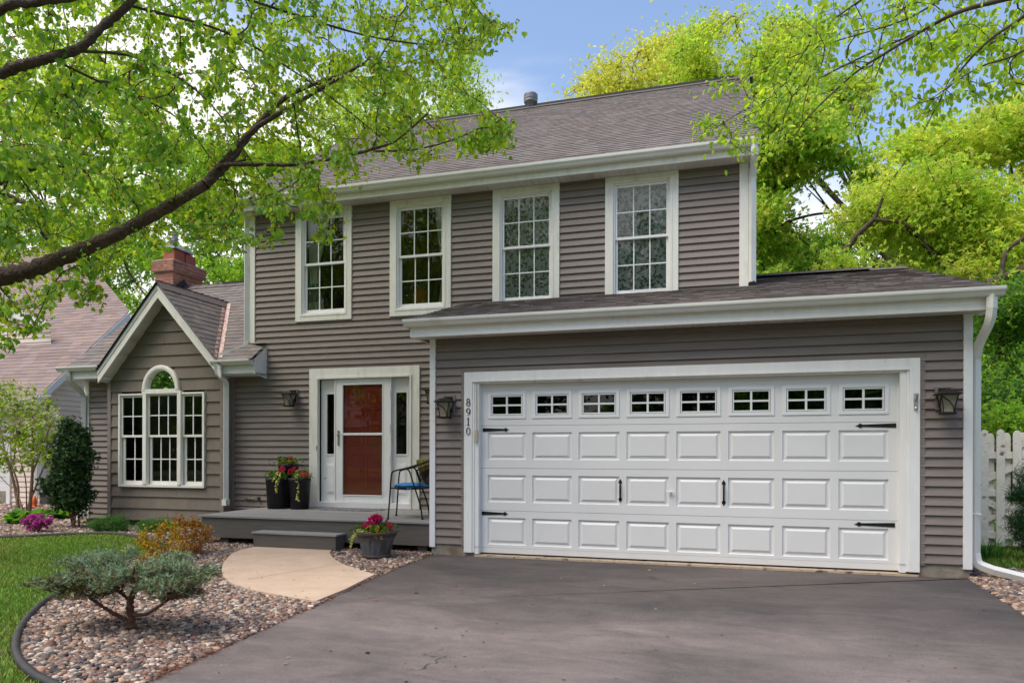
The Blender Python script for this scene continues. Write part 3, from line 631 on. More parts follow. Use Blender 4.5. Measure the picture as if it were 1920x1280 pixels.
# --- garage
gl, gr = -3.515, 2.40
siding('garage_siding', H, (0, GY, 0), (1, 0, 0), (0, -1, 0), lambda z: (gl, gr), .163, 2.765, .10157, .163, [(-3.06, 1.94, -1, 2.27)])
mb = MB(); mb.box(gl - .075, gl + .002, GY - .028, GY + .07, .115, 2.762); mb.build('corner_board', M['white'], H, bevel=.003)
mb = MB(); mb.box(gr - .002, gr + .083, GY - .028, GY + .07, .115, 2.762); mb.build('corner_board', M['white'], H, bevel=.003)
mb = MB(); mb.ring(-3.165, 2.045, .14, 2.375, .05, .05, .05, .0, GY - .017, GY - .003); mb.build('j_channel', M['siding'], H)
siding('side_siding', H, (gr + .07, GY, 0), (0, 1, 0), (1, 0, 0), lambda z: (.07, 6.6) if z < 2.8 else (.07 + max(0, (z - 2.95) / .298 - .3), 6.6), .163, 3.0, .10157, .163)
siding('side_siding', H, (gl - .065, GY, 0), (0, 1, 0), (-1, 0, 0), lambda z: (.07, MY - GY - .02), .163, 2.95, .10157, .163)
for bb_ in ((gl - .055, -2.98, GY + .004, GY + .2), (1.99, gr + .065, GY + .004, GY + .2), (gl - .05, gl + .15, GY + .2, MY), (gr - .1, gr + .065, GY + .2, 15.2)): mb = MB(); mb.box(*bb_, -.1, .163); mb.build('foundation', M['conc'], H)
mb = MB(); mb.box(-2.98, 1.99, GY - .03, 15, -.1, .040); mb.build('garage_slab', M['conc_tan'], H)
# casing
ty = GY - .034
mb = MB(); mb.box(-3.12, -3.012, ty, GY + .03, .065, 2.325); mb.box(1.895, 1.995, ty, GY + .03, .063, 2.325); mb.box(-3.012, 1.895, ty, GY + .03, 2.225, 2.325)
mb.box(-3.012, -2.985, ty + .012, GY + .03, .065, 2.20); mb.box(1.868, 1.895, ty + .012, GY + .03, .063, 2.20); mb.box(-3.012, 1.895, ty - .008, GY + .03, 2.200, 2.2245)
mb.box(-2.985, -2.93, GY - .012, GY + .085, .05, 2.18); mb.box(1.81, 1.868, GY - .012, GY + .085, .05, 2.18); mb.box(-2.985, 1.868, GY - .010, GY + .086, 2.18, 2.1995)
mb.build('door_casing', M['trimw'], H, bevel=.003)
# sectional door with raised panels
X0, X1 = -2.93, 1.81; YD = GY + .075; Z0, ZS = .058, .533
pitch = (X1 - X0 - .10) / 8
gd = MB()
for r in range(4):
    za, zb = Z0 + r * ZS + .002, Z0 + (r + 1) * ZS - .002
    zb = min(zb, 2.178)
    xc = [X0 + .05 + pitch * (i + .5) for i in range(8)]
    pa, pb = (za + .105, zb - .085) if r < 3 else (za + .115, zb - .06)
    if r == 3: pa, pb = 1.657 + .085, 1.657 + .085 + .335
    hw = pitch / 2 - .042
    xs = X0
    # stiles and rails as flat face with holes
    gd.box(X0, X1, YD, YD + .03, za, pa); gd.box(X0, X1, YD, YD + .03, pb, zb)
    for i in range(9):
        xa = X0 if i == 0 else xc[i - 1] + hw; xb = X1 if i == 8 else xc[i] - hw
        gd.box(xa, xb, YD, YD + .03, pa, pb)
    for c in xc:
        if r == 3: continue
        a, b = c - hw, c + hw
        lev = [(0, 0), (.007, .016), (.026, .018), (.050, .004), (.054, .002), (.066, .002)]
        for (i0, d0), (i1, d1) in zip(lev[:-1], lev[1:]):
            p = [(a + i0, YD + d0, pa + i0), (b - i0, YD + d0, pa + i0), (b - i0, YD + d0, pb - i0), (a + i0, YD + d0, pb - i0)]
            q_ = [(a + i1, YD + d1, pa + i1), (b - i1, YD + d1, pa + i1), (b - i1, YD + d1, pb - i1), (a + i1, YD + d1, pb - i1)]
            gd.add(p + q_, [(0, 1, 5, 4), (1, 2, 6, 5), (2, 3, 7, 6), (3, 0, 4, 7)])
        i1, d1 = lev[-1]; gd.quad((a + i1, YD + d1, pa + i1), (b - i1, YD + d1, pa + i1), (b - i1, YD + d1, pb - i1), (a + i1, YD + d1, pb - i1))
gd.box(X0 + .01, X1 - .01, YD + .012, YD + .028, .045, .0575, m=1)
for r in range(1, 4): gd.box(X0, X1, YD + .012, YD + .028, Z0 + r * ZS - .003, Z0 + r * ZS + .003, m=1)
GD = gd.build('garage_door', [M['doorw'], M['blackrub']], H)
for i in range(8):
    c = X0 + .05 + pitch * (i + .5); hw = pitch / 2 - .042; a, b = c - hw, c + hw; pa = 1.657 + .085; pb = pa + .335
    mb = MB(); mb.ring(a, b, pa, pb, .042, .042, .042, .042, YD - .010, YD + .02); mb.ring(a + .047, b - .047, pa + .047, pb - .047, .014, .014, .014, .014, YD - .004, YD + .02)
    mb.box(c - .012, c + .012, YD - .001, YD + .016, pa + .061, pb - .061); zc_ = (pa + pb) / 2
    mb.box(a + .061, c - .0121, YD, YD + .015, zc_ - .011, zc_ + .011); mb.box(c + .0121, b - .061, YD, YD + .015, zc_ - .011, zc_ + .011)
    mb.build('window_frame', M['white'], GD, bevel=.003)
    g = MB(); g.quad((a + .06, YD + .019, pa + .06), (b - .06, YD + .019, pa + .06), (b - .06, YD + .019, pb - .06), (a + .06, YD + .019, pb - .06)); g.build('pane', M['glassd'], GD)
def hinge(x, z, s, Lh=.345):
    poly = [(0, .024), (0, -.024), (Lh * .82, -.012), (Lh * .86, -.022), (Lh * .90, -.024), (Lh * .93, -.010), (Lh, 0), (Lh * .93, .010), (Lh * .90, .024), (Lh * .86, .022), (Lh * .82, .012)]
    mb = MB(); mb.prism([(x + s * a, z + b) for a, b in (poly if s > 0 else poly[::-1])], YD - .007, YD - .0006)
    for k in (.04, .14, .24): mb.lathe((0, 0, 0), [(0, 0)], 3) if False else mb.box(x + s * k - .005, x + s * k + .005, YD - .010, YD - .0072, z - .005, z + .005)
    mb.build('strap_hinge', M['black'], GD, bevel=.0015)
hinge(X0 + .025, atY(928, 805.5, YD).z, 1); hinge(X0 + .015, atY(926, 962, YD).z, 1)
hinge(X1 - .02, atY(1650, 797.5, YD).z, -1, .40); hinge(X1 - .03, atY(1648, 983, YD).z, -1, .40)
for px, pya, pyb in ((1163, 897, 942), (1357, 899, 948)):
    p = atY(px, pya, YD); p2 = atY(px, pyb, YD); x = p.x; h = p.z - p2.z; z0 = p2.z
    mb = MB()
    for s, zz in ((1, p.z), (-1, p2.z)):
        pts = [(0, 0), (.012, -.022), (.022, -.036), (.020, -.050), (.010, -.062), (-.010, -.062), (-.020, -.050), (-.022, -.036), (-.012, -.022)]
        mb.prism([(x + a, zz + s * b) for a, b in (pts if s < 0 else pts[::-1])], YD - .006, YD - .0006)
    mb.tube(bez([(x, YD - .006, p2.z + .055), (x, YD - .03, p2.z + .085), (x, YD - .036, p2.z + h * .5), (x, YD - .03, p.z - .085), (x, YD - .006, p.z - .055)], 5), .009, 8)
    mb.box(x - .010, x + .010, YD - .0055, YD - .0008, p2.z + .06, p.z - .06)
    mb.build('door_pull', M['black'], GD)
p = atY(1257, 921, YD); mb = MB(); mb.tube([(p.x, YD - .001, p.z), (p.x, YD - .03, p.z)], .012, 8); mb.box(p.x - .045, p.x + .045, YD - .042, YD - .030, p.z - .009, p.z + .009); mb.build('lock_handle', M['white'], GD, bevel=.003)
mb = MB(); p = atY(893, 816, ty); mb.box(p.x - .022, p.x + .022, ty - .02, ty + .011, p.z - .075, p.z + .07); mb.box(p.x - .006, p.x + .006, ty + .0, ty + .01, p.z + .07, 2.17); mb.build('door_keypad', M['beige'], H, bevel=.003)
mb = MB(); p = atY(1717, 748, ty); mb.box(p.x - .02, p.x + .02, ty - .006, ty - .0005, p.z - .08, p.z + .06); mb.tube([(p.x, ty - .006, p.z - .01), (p.x, ty - .06, p.z + .05)], .016, 10); mb.lathe((p.x, ty - .01, p.z - .095), [(0, -.02), (.018, -.012), (.02, 0), (.012, .014), (0, .018)], 10); mb.build('flag_bracket', M['galv'], H)
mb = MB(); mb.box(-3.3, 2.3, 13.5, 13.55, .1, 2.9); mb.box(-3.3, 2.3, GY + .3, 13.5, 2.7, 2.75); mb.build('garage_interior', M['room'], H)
# house number: 8 9 1 0 downwards, thick-and-thin strokes
def oval(mb, cx, cz, ax, az, tx, tz_, n=24):
    vs = []
    for i in range(n):
        t = 2 * math.pi * i / n
        for (a, b, y) in ((ax, az, -.008), (ax - tx, az - tz_, -.008), (ax, az, 0), (ax - tx, az - tz_, 0)): vs.append((cx + a * math.cos(t), ty + y - .0005, cz + b * math.sin(t)))
    fs = []
    for i in range(n):
        a = 4 * i; b = 4 * ((i + 1) % n); fs += [(a, a + 1, b + 1, b), (a, b, b + 2, a + 2), (a + 1, a + 3, b + 3, b + 1)]
    mb.add(vs, fs)
for ch, py in zip('8910', (754, 772, 790, 808)):
    p = atY(878.3, py, ty); mb = MB(); h = .096; cx, cz = p.x, p.z
    if ch == '8': oval(mb, cx, cz + h * .25, .023, h * .25, .009, .006); oval(mb, cx, cz - h * .22, .028, h * .28, .011, .006)
    if ch == '9':
        oval(mb, cx, cz + h * .17, .028, h * .31, .010, .006)
        pts = bez([(cx + .023, 0, cz + h * .16), (cx + .023, 0, cz - h * .05), (cx + .010, 0, cz - h * .33), (cx - .018, 0, cz - h * .48)], 5); wd = [.006 - .0035 * i / (len(pts) - 1) for i in range(len(pts))]
        for i in range(len(pts) - 1):
            a, b = pts[i], pts[i + 1]; d = (b - a).normalized(); nn = Vector((-d.z, 0, d.x))
            v = [a + nn * wd[i], a - nn * wd[i], b - nn * wd[i + 1], b + nn * wd[i + 1]]; mb.add([(q_.x, ty - .0086, q_.z) for q_ in v] + [(q_.x, ty - .0005, q_.z) for q_ in v], [(0, 1, 2, 3), (0, 4, 5, 1), (2, 6, 7, 3)])
    if ch == '1':
        mb.box(cx - .0055, cx + .0055, ty - .0085, ty - .0005, cz - h / 2, cz + h / 2); mb.box(cx - .018, cx - .0056, ty - .0085, ty - .0005, cz - h / 2, cz - h / 2 + .006); mb.box(cx + .0056, cx + .018, ty - .0085, ty - .0005, cz - h / 2, cz - h / 2 + .006)
        mb.prism([(cx - .0056, cz + h / 2), (cx - .0056, cz + h / 2 - .010), (cx - .018, cz + h / 2 - .016), (cx - .018, cz + h / 2 - .012)], ty - .0085, ty - .0005)
    if ch == '0': oval(mb, cx, cz, .028, h / 2, .010, .006)
    mb.build('house_number', M['black'], H)
# garage eave and roof
soffit('soffit', H, -3.73, 2.60, 8.182, GY - .002, 2.763)
mb = MB(); mb.box(-3.745, 2.60, 8.150, 8.180, 2.752, 2.945); mb.build('fascia', M['trimw'], H, bevel=.002)
mb = MB(); mb.box(-3.745, -3.715, 8.181, MY - .03, 2.755, 2.945); mb.build('eave_return', M['trim'], H, bevel=.002); mb = MB(); mb.box(2.535, 2.60, 8.181, 8.50, 2.755, 2.945); mb.build('eave_return', M['trim'], H, bevel=.002)
k_gutter('gutter', H, -3.80, 2.66, 8.04, 8.148, 2.965, 2.875)
GRY, GEY, GEZ = 11.84, 8.07, 2.955; GRZ = GEZ + .298 * (GRY - GEY)
gl_ = math.hypot(GRY - GEY, GRZ - GEZ); gv = Vector((0, GRY - GEY, GRZ - GEZ)).normalized()
shingles('garage_roof', H, (-3.80, GEY, GEZ), (1, 0, 0), gv, lambda v: (0, 6.46) if GEY + v * gv.y < MY - .08 else (4.15, 6.46), gl_, exp=.128, seed=31)
shingles('garage_roof', H, (.35, 2 * GRY - GEY, GEZ), (1, 0, 0), Vector((0, -gv.y, gv.z)), lambda v: (0, 2.31), gl_, exp=.3, seed=32)
mb = MB(); mb.box(.40, 2.02, GRY - .06, GRY + .06, GRZ - .01, GRZ + .045, m=1)
for k in range(9):
    for s in (-1, 1): mb.obox((.48 + k * .25, GRY + s * .07, GRZ + (.03 if k < 7 else .005)), (.13, 0, 0), (0, s * .08, -.026), (0, .001, .006), t=(.8, .78, .78))
mb.build('ridge_cap', [M['shingle'], M['blackrub']], H, tint=True)
for xs in (-3.79, 2.62): mb = MB(); mb.prism([(GEY + .1, GEZ - .10), (GRY, GRZ - .11), (GRY, GRZ - .01), (GEY + .02, GEZ - .012)], xs, xs + .02, axis='X'); mb.build('rake_board', M['trim'], H)
# garage downspout
mb = MB(); mb.tube([(2.555, 8.10, 2.89), (2.555, 8.10, 2.80)] + bez([(2.555, 8.10, 2.76), (2.55, 8.16, 2.62), (2.54, 8.42, 2.44), (2.535, 8.50, 2.30)], 5) + [Vector((2.535, 8.51, .32))] + bez([(2.535, 8.51, .28), (2.56, 8.49, .17), (2.68, 8.44, .115)], 5) + [Vector((3.0, 8.36, .045))], .056, 4, sy=.8)
mb.box(2.50, 2.58, 8.46, 8.472, .68, .70)
mb.build('downspout', M['gutter'], H)

# wall lanterns
def lantern(x, Y, z, s=1.0, flip=1):
    """z: centre of the mounting block"""
    mb = MB(); w2 = .082 * s; mb.box(x - w2, x + w2, Y - .035, Y - .004, z - .125 * s, z + .12 * s); ob = mb.build('lamp_block', M['siding'], H, bevel=.004)
    mb = MB(); mb.box(x - .055 * s, x + .055 * s, Y - .060, Y - .0355, z - .10 * s, z + .10 * s); mb.tube([(x, Y - .06, z + .035 * s), (x, Y - .13, z + .055 * s)], .016 * s, 8)
    cy = Y - .155; zt = z + .035 * s
    def sq(r, zz): return [(x - r, cy - r, zz), (x + r, cy - r, zz), (x + r, cy + r, zz), (x - r, cy + r, zz)]
    prof = [(.010, zt + .045 * s), (.055 * s, zt + .034 * s), (.085 * s, zt + .012 * s), (.112 * s, zt - .004 * s), (.112 * s, zt - .012 * s), (.075 * s, zt - .016 * s)]
    vs = []; [vs.extend(sq(r, zz)) for r, zz in prof]
    fs = [(4 * i + k, 4 * i + (k + 1) % 4, 4 * i + 4 + (k + 1) % 4, 4 * i + 4 + k) for i in range(len(prof) - 1) for k in range(4)]; mb.add(vs, fs + [(0, 1, 2, 3), tuple(range(len(vs) - 4, len(vs)))])
    body = [(.080, -.018), (.070, -.06), (.058, -.11), (.052, -.165), (.056, -.20)]
    for cx_, cy_ in ((-1, -1), (1, -1), (1, 1), (-1, 1)):
        mb.tube([(x + cx_ * r * s, cy + cy_ * r * s, zt + h * s) for r, h in body], .0055 * s, 5)
    for a in (-1, 1):
        mb.tube([(x - a * .072 * s, cy - .079 * s, zt - .03 * s), (x - a * .0 * s, cy - .066 * s, zt - .08 * s), (x + a * .035 * s, cy - .058 * s, zt - .13 * s), (x + a * .044 * s, cy - .056 * s, zt - .19 * s)], .0045 * s, 5) if a > 0 else None
        mb.tube([(x + a * .079 * s, cy - .072 * s, zt - .03 * s), (x + a * .066 * s, cy, zt - .08 * s), (x + a * .056 * s, cy + .044 * s, zt - .19 * s)], .0045 * s, 5)
    mb.box(x - .066 * s, x + .066 * s, cy - .066 * s, cy + .066 * s, zt - .215 * s, zt - .20 * s); mb.box(x - .05 * s, x + .05 * s, cy - .05 * s, cy + .05 * s, zt - .20 * s, zt - .19 * s)
    mb.build('wall_lamp', M['black'], H)
    g = MB(); vs = []
    bb = [(.074, -.018), (.064, -.06), (.052, -.11), (.047, -.165), (.048, -.19)]
    for r, h in bb: vs += [(x - r * s, cy - r * s, zt + h * s), (x + r * s, cy - r * s, zt + h * s), (x + r * s, cy + r * s, zt + h * s), (x - r * s, cy + r * s, zt + h * s)]
    g.add(vs, [(4 * i + k, 4 * i + 4 + k, 4 * i + 4 + (k + 1) % 4, 4 * i + (k + 1) % 4) for i in range(4) for k in range(4)]); g.build('lamp_glass', M['frost'], H)
p = atY(843, 759, GY); lantern(p.x - .0, GY, p.z); p = atY(1768.5, 746, GY); lantern(p.x, GY, p.z)
p = atY(552, 743, MY); lantern(p.x, MY, p.z); lantern(-4.30, MY, p.z)

# chimney
ch = MB(); cx0, cx1, cy0, cy1 = -11.36, -10.90, 12.1, 12.98
rs = random.Random(5)
def bricks(mb, x0, x1, y0, y1, z0, nrow, bh=.067, bl=.2):
    mb.box(x0 + .006, x1 - .006, y0 + .006, y1 - .006, z0, z0 + nrow * bh, m=1)
    for r in range(nrow):
        za = z0 + r * bh + .007; zb = za + bh - .014
        for face in range(4):
            L_ = (x1 - x0) if face % 2 == 0 else (y1 - y0); p_ = -(bl / 2 if r % 2 else 0)
            while p_ < L_:
                a = max(0, p_) + .005; b = min(L_, p_ + bl) - .005; p_ += bl
                if b - a < .02: continue
                g = rs.uniform(.75, 1.2); tn = (g, g * rs.uniform(.9, 1.1), g)
                if face == 0: mb.box(x0 + a, x0 + b, y0, y0 + .02, za, zb, t=tn)
                if face == 1: mb.box(x1 - .02, x1, y0 + a, y0 + b, za, zb, t=tn)
                if face == 2: mb.box(x0 + a, x0 + b, y1 - .02, y1, za, zb, t=tn)
                if face == 3: mb.box(x0, x0 + .02, y0 + a, y0 + b, za, zb, t=tn)
bricks(ch, cx0, cx1, cy0, cy1, 4.0, 16)
bricks(ch, cx0 - .05, cx1 + .05, cy0 - .05, cy1 + .05, 5.072, 3)
CH = ch.build('chimney', [M['brick'], M['mortar']], H, tint=True)
mb = MB()
ca = [(cx0 - .05, cy0 - .05), (cx1 + .05, cy0 - .05), (cx1 + .05, cy1 + .05), (cx0 - .05, cy1 + .05)]; cb = [(cx0 + .05, cy0 + .05), (cx1 - .05, cy0 + .05), (cx1 - .05, cy1 - .05), (cx0 + .05, cy1 - .05)]
vs = [(a, b, 5.273) for a, b in ca] + [(a, b, 5.30) for a, b in ca] + [(a, b, 5.34) for a, b in cb]
mb.add(vs, [(0, 1, 5, 4), (1, 2, 6, 5), (2, 3, 7, 6), (3, 0, 4, 7), (4, 5, 9, 8), (5, 6, 10, 9), (6, 7, 11, 10), (7, 4, 8, 11), (8, 9, 10, 11)]); mb.build('chimney_cap', M['conc'], CH, bevel=.01)
mb = MB(); mb.box(-11.27, -10.98, 12.22, 12.52, 5.340, 5.570); mb.box(-11.26, -10.99, 12.56, 12.86, 5.340, 5.550); mb.build('flue', M['flue'], CH, bevel=.006)
mb = MB(); mb.box(-11.31, -10.94, 12.18, 12.75, 5.575, 5.595)
for k in range(16): mb.box(-11.31 + .003, -11.30 + .003, 12.18 + k * .036, 12.20 + k * .036, 5.595, 5.640); mb.box(-10.95, -10.94, 12.18 + k * .036, 12.20 + k * .036, 5.595, 5.640)
for k in range(10): mb.box(-11.29 + k * .036, -11.27 + k * .036, 12.18, 12.19, 5.595, 5.640)
mb.lathe((-11.13, 12.36, 5.600), [(.07, 0), (.07, .22), (.10, .225), (.10, .25), (.075, .255), (.075, .28), (.105, .285), (.105, .31), (.08, .315), (.08, .34), (.11, .345), (.11, .37), (0, .40)], 16)
mb.lathe((-11.12, 12.72, 5.550), [(.012, 0), (.012, .10), (.13, .10), (.11, .125), (0, .15)], 12)
mb.build('chimney_vent', M['galv'], CH)
mb = MB(); xx = cx1 + .004; P0 = (cy0 + .12, WEZ + WP * (cy0 + .12 - WEY)); P1 = (WRY, WRZ)
mb.prism([(P0[0] - .05, P0[1] + .0), (P1[0], P1[1] + .0), (P1[0], P1[1] + .17), (P0[0] - .05, P0[1] + .14)], xx, xx + .012, axis='X'); mb.prism([(P1[0], P1[1] + .17), (P1[0], P1[1]), (cy1, WRZ - .4), (cy1, WRZ - .25)], xx, xx + .012, axis='X')
mb.obox((cx1 + .10, (P0[0] + P1[0]) / 2, (P0[1] + P1[1]) / 2 + .03), (.09, 0, 0), (0, (P1[0] - P0[0]) / 2, (P1[1] - P0[1]) / 2), (0, -.004, .006)); mb.build('chimney_flashing', M['blackrub'], CH)
# ================================================================ GROUND
def inpoly(P, poly):
    x, y = P[:, 0], P[:, 1]; c = np.zeros(len(P), bool); n = len(poly)
    for i in range(n):
        x0, y0 = poly[i]; x1, y1 = poly[(i + 1) % n]
        if y0 == y1: continue
        k = ((y0 > y) != (y1 > y)) & (x < (x1 - x0) * (y - y0) / (y1 - y0) + x0); c ^= k
    return c
def g(px, py, z=.02): p = atZ(px, py, z); return (p.x, p.y)
def smooth(pts, n=8, closed=False): return [(p.x, p.y) for p in bez([(a, b, 0) for a, b in pts], n)]
DR_L = [(-3.56, 8.43), g(700, 1083), g(600, 1131), g(430, 1208), g(270, 1281), (-2.99, 1.2), (-2.9, -3.0), (-3.4, -9), (-3.6, -16)]
DR_R = [(2.47, 8.43), g(1815, 1083), g(1866, 1115), g(1920, 1150), (2.30, 5.0), (2.25, 2.0), (2.3, -3.0), (2.8, -9), (3.0, -16)]
WALK = [g(470, 1029)] + smooth([g(470, 1029), g(440, 1038), g(421, 1056), g(416, 1074), g(428, 1093), g(470, 1109), g(530, 1121), g(592, 1131)], 5)[1:] + [g(646, 1109), g(703, 1080)] + smooth([g(703, 1080), g(665, 1069), g(636, 1057), g(622, 1046), g(619, 1037), g(632, 1027)], 5)[1:] + [(-4.93, 8.5), (-6.0, 8.5)]
EDGE1 = smooth([g(250, 1045), g(200, 1072), g(150, 1095), g(112, 1112), g(72, 1140), g(44, 1172), g(30, 1205), g(35, 1238), g(62, 1267), g(105, 1290), g(170, 1325), g(230, 1360)], 6)
EDGE2 = smooth([g(-180, 1004), g(-60, 1009), g(0, 1008), g(60, 1006), g(120, 1003), g(180, 1001), g(215, 1001), g(250, 1006), g(290, 1014), g(320, 1026)], 6)
def sheet(name, poly, z, m, kind='structure', thick=None, parent=None):
    mb = MB(); n = len(poly)
    me = bpy.data.meshes.new(name); vs = [(x, y, z) for x, y in poly]
    mb.add(vs, [tuple(range(n))])
    if thick: mb.add([(x, y, z) for x, y in poly] + [(x, y, z - thick) for x, y in poly], [(i, (i + 1) % n, n + (i + 1) % n, n + i) for i in range(n)])
    o = mb.build(name, m, parent)
    if sum(poly[i][0] * poly[(i + 1) % n][1] - poly[(i + 1) % n][0] * poly[i][1] for i in range(n)) < 0: o.data.flip_normals()
    return tag(o, kind=kind)
M['lawn'] = mat('lawn_soil', (.050, .085, .018), (.085, .120, .030), rough=1, scale=7, bump=.6, bscale=90, c3=(.12, .085, .045), s3=.55, t3=(.52, .66))
M['asphalt'] = bpy.data.materials.new('driveway_asphalt')
def asphalt():
    m = M['asphalt']; m.use_nodes = True; t = m.node_tree; n = t.nodes; b = n['Principled BSDF']; b.inputs['Roughness'].default_value = .78; b.inputs['Specular IOR Level'].default_value = .35
    tc = n.new('ShaderNodeTexCoord')
    def noise(s, d=4, st=None, r=.6, dist=0):
        q = n.new('ShaderNodeTexNoise'); q.inputs['Scale'].default_value = s; q.inputs['Detail'].default_value = d; q.inputs['Roughness'].default_value = r; q.inputs['Distortion'].default_value = dist
        if st:
            mm = n.new('ShaderNodeMapping'); mm.inputs['Scale'].default_value = st; t.links.new(tc.outputs['Object'], mm.inputs[0]); t.links.new(mm.outputs[0], q.inputs[0])
        else: t.links.new(tc.outputs['Object'], q.inputs[0])
        return q
    def ramp(src, a, b_, c0, c1):
        r = n.new('ShaderNodeValToRGB'); r.color_ramp.elements[0].position = a; r.color_ramp.elements[1].position = b_; r.color_ramp.elements[0].color = (*c0, 1); r.color_ramp.elements[1].color = (*c1, 1); t.links.new(src, r.inputs[0]); return r.outputs[0]
    def mix(a, b_, f, mode='MIX'):
        q = n.new('ShaderNodeMix'); q.data_type = 'RGBA'; q.blend_type = mode; t.links.new(a, q.inputs[6]); t.links.new(b_, q.inputs[7])
        if isinstance(f, float): q.inputs[0].default_value = f
        else: t.links.new(f, q.inputs[0])
        return q.outputs[2]
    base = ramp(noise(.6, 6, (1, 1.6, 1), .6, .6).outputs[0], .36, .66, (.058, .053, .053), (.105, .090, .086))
    # a darker strip in front of the garage with a wandering edge; the rest is paler
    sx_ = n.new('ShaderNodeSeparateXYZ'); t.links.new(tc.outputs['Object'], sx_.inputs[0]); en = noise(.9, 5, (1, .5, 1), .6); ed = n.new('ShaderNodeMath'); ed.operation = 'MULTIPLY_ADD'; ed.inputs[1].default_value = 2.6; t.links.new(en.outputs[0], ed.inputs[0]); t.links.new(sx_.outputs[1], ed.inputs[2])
    pale_base = ramp(noise(.8, 6, (1, 1.6, 1), .62, .6).outputs[0], .34, .66, (.118, .102, .097), (.205, .174, .165)); er = n.new('ShaderNodeMapRange'); er.inputs[1].default_value = 7.6; er.inputs[2].default_value = 6.4; t.links.new(ed.outputs[0], er.inputs[0]); base = mix(base, pale_base, er.outputs[0])
    streak = ramp(noise(2.2, 7, (.8, 1.9, 1), .72, 1.0).outputs[0], .3, .75, (.74, .74, .75), (1.26, 1.23, 1.21))
    c = mix(base, streak, 1.0, 'MULTIPLY')
    fine = ramp(noise(130, 4, None, .9).outputs[0], .3, .72, (.52, .52, .52), (1.52, 1.48, 1.44)); c = mix(c, fine, 1.0, 'MULTIPLY')
    vo = n.new('ShaderNodeTexVoronoi'); vo.inputs['Scale'].default_value = 75; t.links.new(tc.outputs['Object'], vo.inputs[0])
    sp_ = ramp(vo.outputs['Distance'], .0, .22, (1, 1, 1), (0, 0, 0)); wn = noise(30, 2); pk = ramp(wn.outputs[0], .54, .62, (0, 0, 0), (1, 1, 1)); sp2 = mix(sp_, pk, 1.0, 'MULTIPLY')
    lt = n.new('ShaderNodeRGB'); lt.outputs[0].default_value = (.34, .29, .27, 1); c = mix(c, lt.outputs[0], sp2)
    # hairline cracks
    vc_ = n.new('ShaderNodeTexVoronoi'); vc_.feature = 'DISTANCE_TO_EDGE'; vc_.inputs['Scale'].default_value = .42
    dn = noise(2.2, 5, None, .7); ma = n.new('ShaderNodeMix'); ma.data_type = 'RGBA'; ma.blend_type = 'ADD'; ma.inputs[0].default_value = .45; t.links.new(tc.outputs['Object'], ma.inputs[6]); t.links.new(dn.outputs['Color'], ma.inputs[7]); t.links.new(ma.outputs[2], vc_.inputs[0])
    cr = ramp(vc_.outputs['Distance'], .0005, .0016, (1, 1, 1), (0, 0, 0)); cm = ramp(noise(.9, 2).outputs[0], .60, .66, (0, 0, 0), (1, 1, 1)); cr = mix(cr, cm, 1.0, 'MULTIPLY')
    dk = n.new('ShaderNodeRGB'); dk.outputs[0].default_value = (.018, .016, .016, 1); c = mix(c, dk.outputs[0], cr)
    t.links.new(c, b.inputs['Base Color'])
    bu = n.new('ShaderNodeBump'); bu.inputs['Strength'].default_value = .55; bu.inputs['Distance'].default_value = .004; nb = noise(160, 3, None, .8); t.links.new(nb.outputs[0], bu.inputs['Height']); t.links.new(bu.outputs[0], b.inputs['Normal'])
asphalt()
M['joint'] = mat('path_joint', (.25, .155, .10), rough=.9)
M['walk'] = mat('tan_concrete', (.49, .355, .255), (.56, .42, .31), rough=.85, scale=3.5, detail=8, bump=.5, bscale=120, bdist=.003, c3=(.40, .27, .185), s3=26, t3=(.60, .72))
sheet('ground', [(-120, -60), (120, -60), (120, 200), (-120, 200)], 0.0, M['lawn'])
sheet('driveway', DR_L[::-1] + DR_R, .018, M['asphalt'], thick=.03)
sheet('walkway', WALK, .045, M['walk'], thick=.06)
mb = MB(); a = Vector((*g(428, 1057), .0465)); b = Vector((*g(660, 1068), .0465))
def groove(mb, a, b, w_=.004):
    d = (b - a).normalized(); nn = Vector((-d.y, d.x, 0)) * w_; mb.add([a + nn, a - nn, b - nn, b + nn], [(0, 1, 2, 3)])
groove(mb, Vector((*g(478, 1041), .0462)), Vector((*g(618, 1041), .0462))); groove(mb, Vector((*g(464, 1090), .0462)), Vector((*g(640, 1060), .0462))); tag(mb.build('path_joints', M['joint']), kind='structure')
BED = [(p[0], p[1]) for p in EDGE2] + [EDGE1[0]] + EDGE1[1:] + [(-3.1, 2.2)] + [(p[0] + .01, p[1]) for p in DR_L[:5][::-1]] + [(-3.55, 8.5), (-3.6, 10.1), (-11.3, 10.1), (-14.5, 9.3)]
sheet('gravel_bed', BED, .008, M['bed'])
BED2 = [(-16, 9.8), (-11.5, 9.8), (-11.4, 10.4), (-11.4, 13.9), (-30, 13.9), (-30, 10.6), (-20, 10.0)]
sheet('neighbour_bed', BED2, .006, M['bed'])
BED3 = [(2.47, 8.43), g(1815, 1083), g(1866, 1115), g(1920, 1150), (2.33, 6.2), (3.9, 6.2), (3.9, 8.9), g(1865, 1063), g(1822, 1062), (2.6, 9.2)]
sheet('side_bed', BED3, .008, M['bed'])
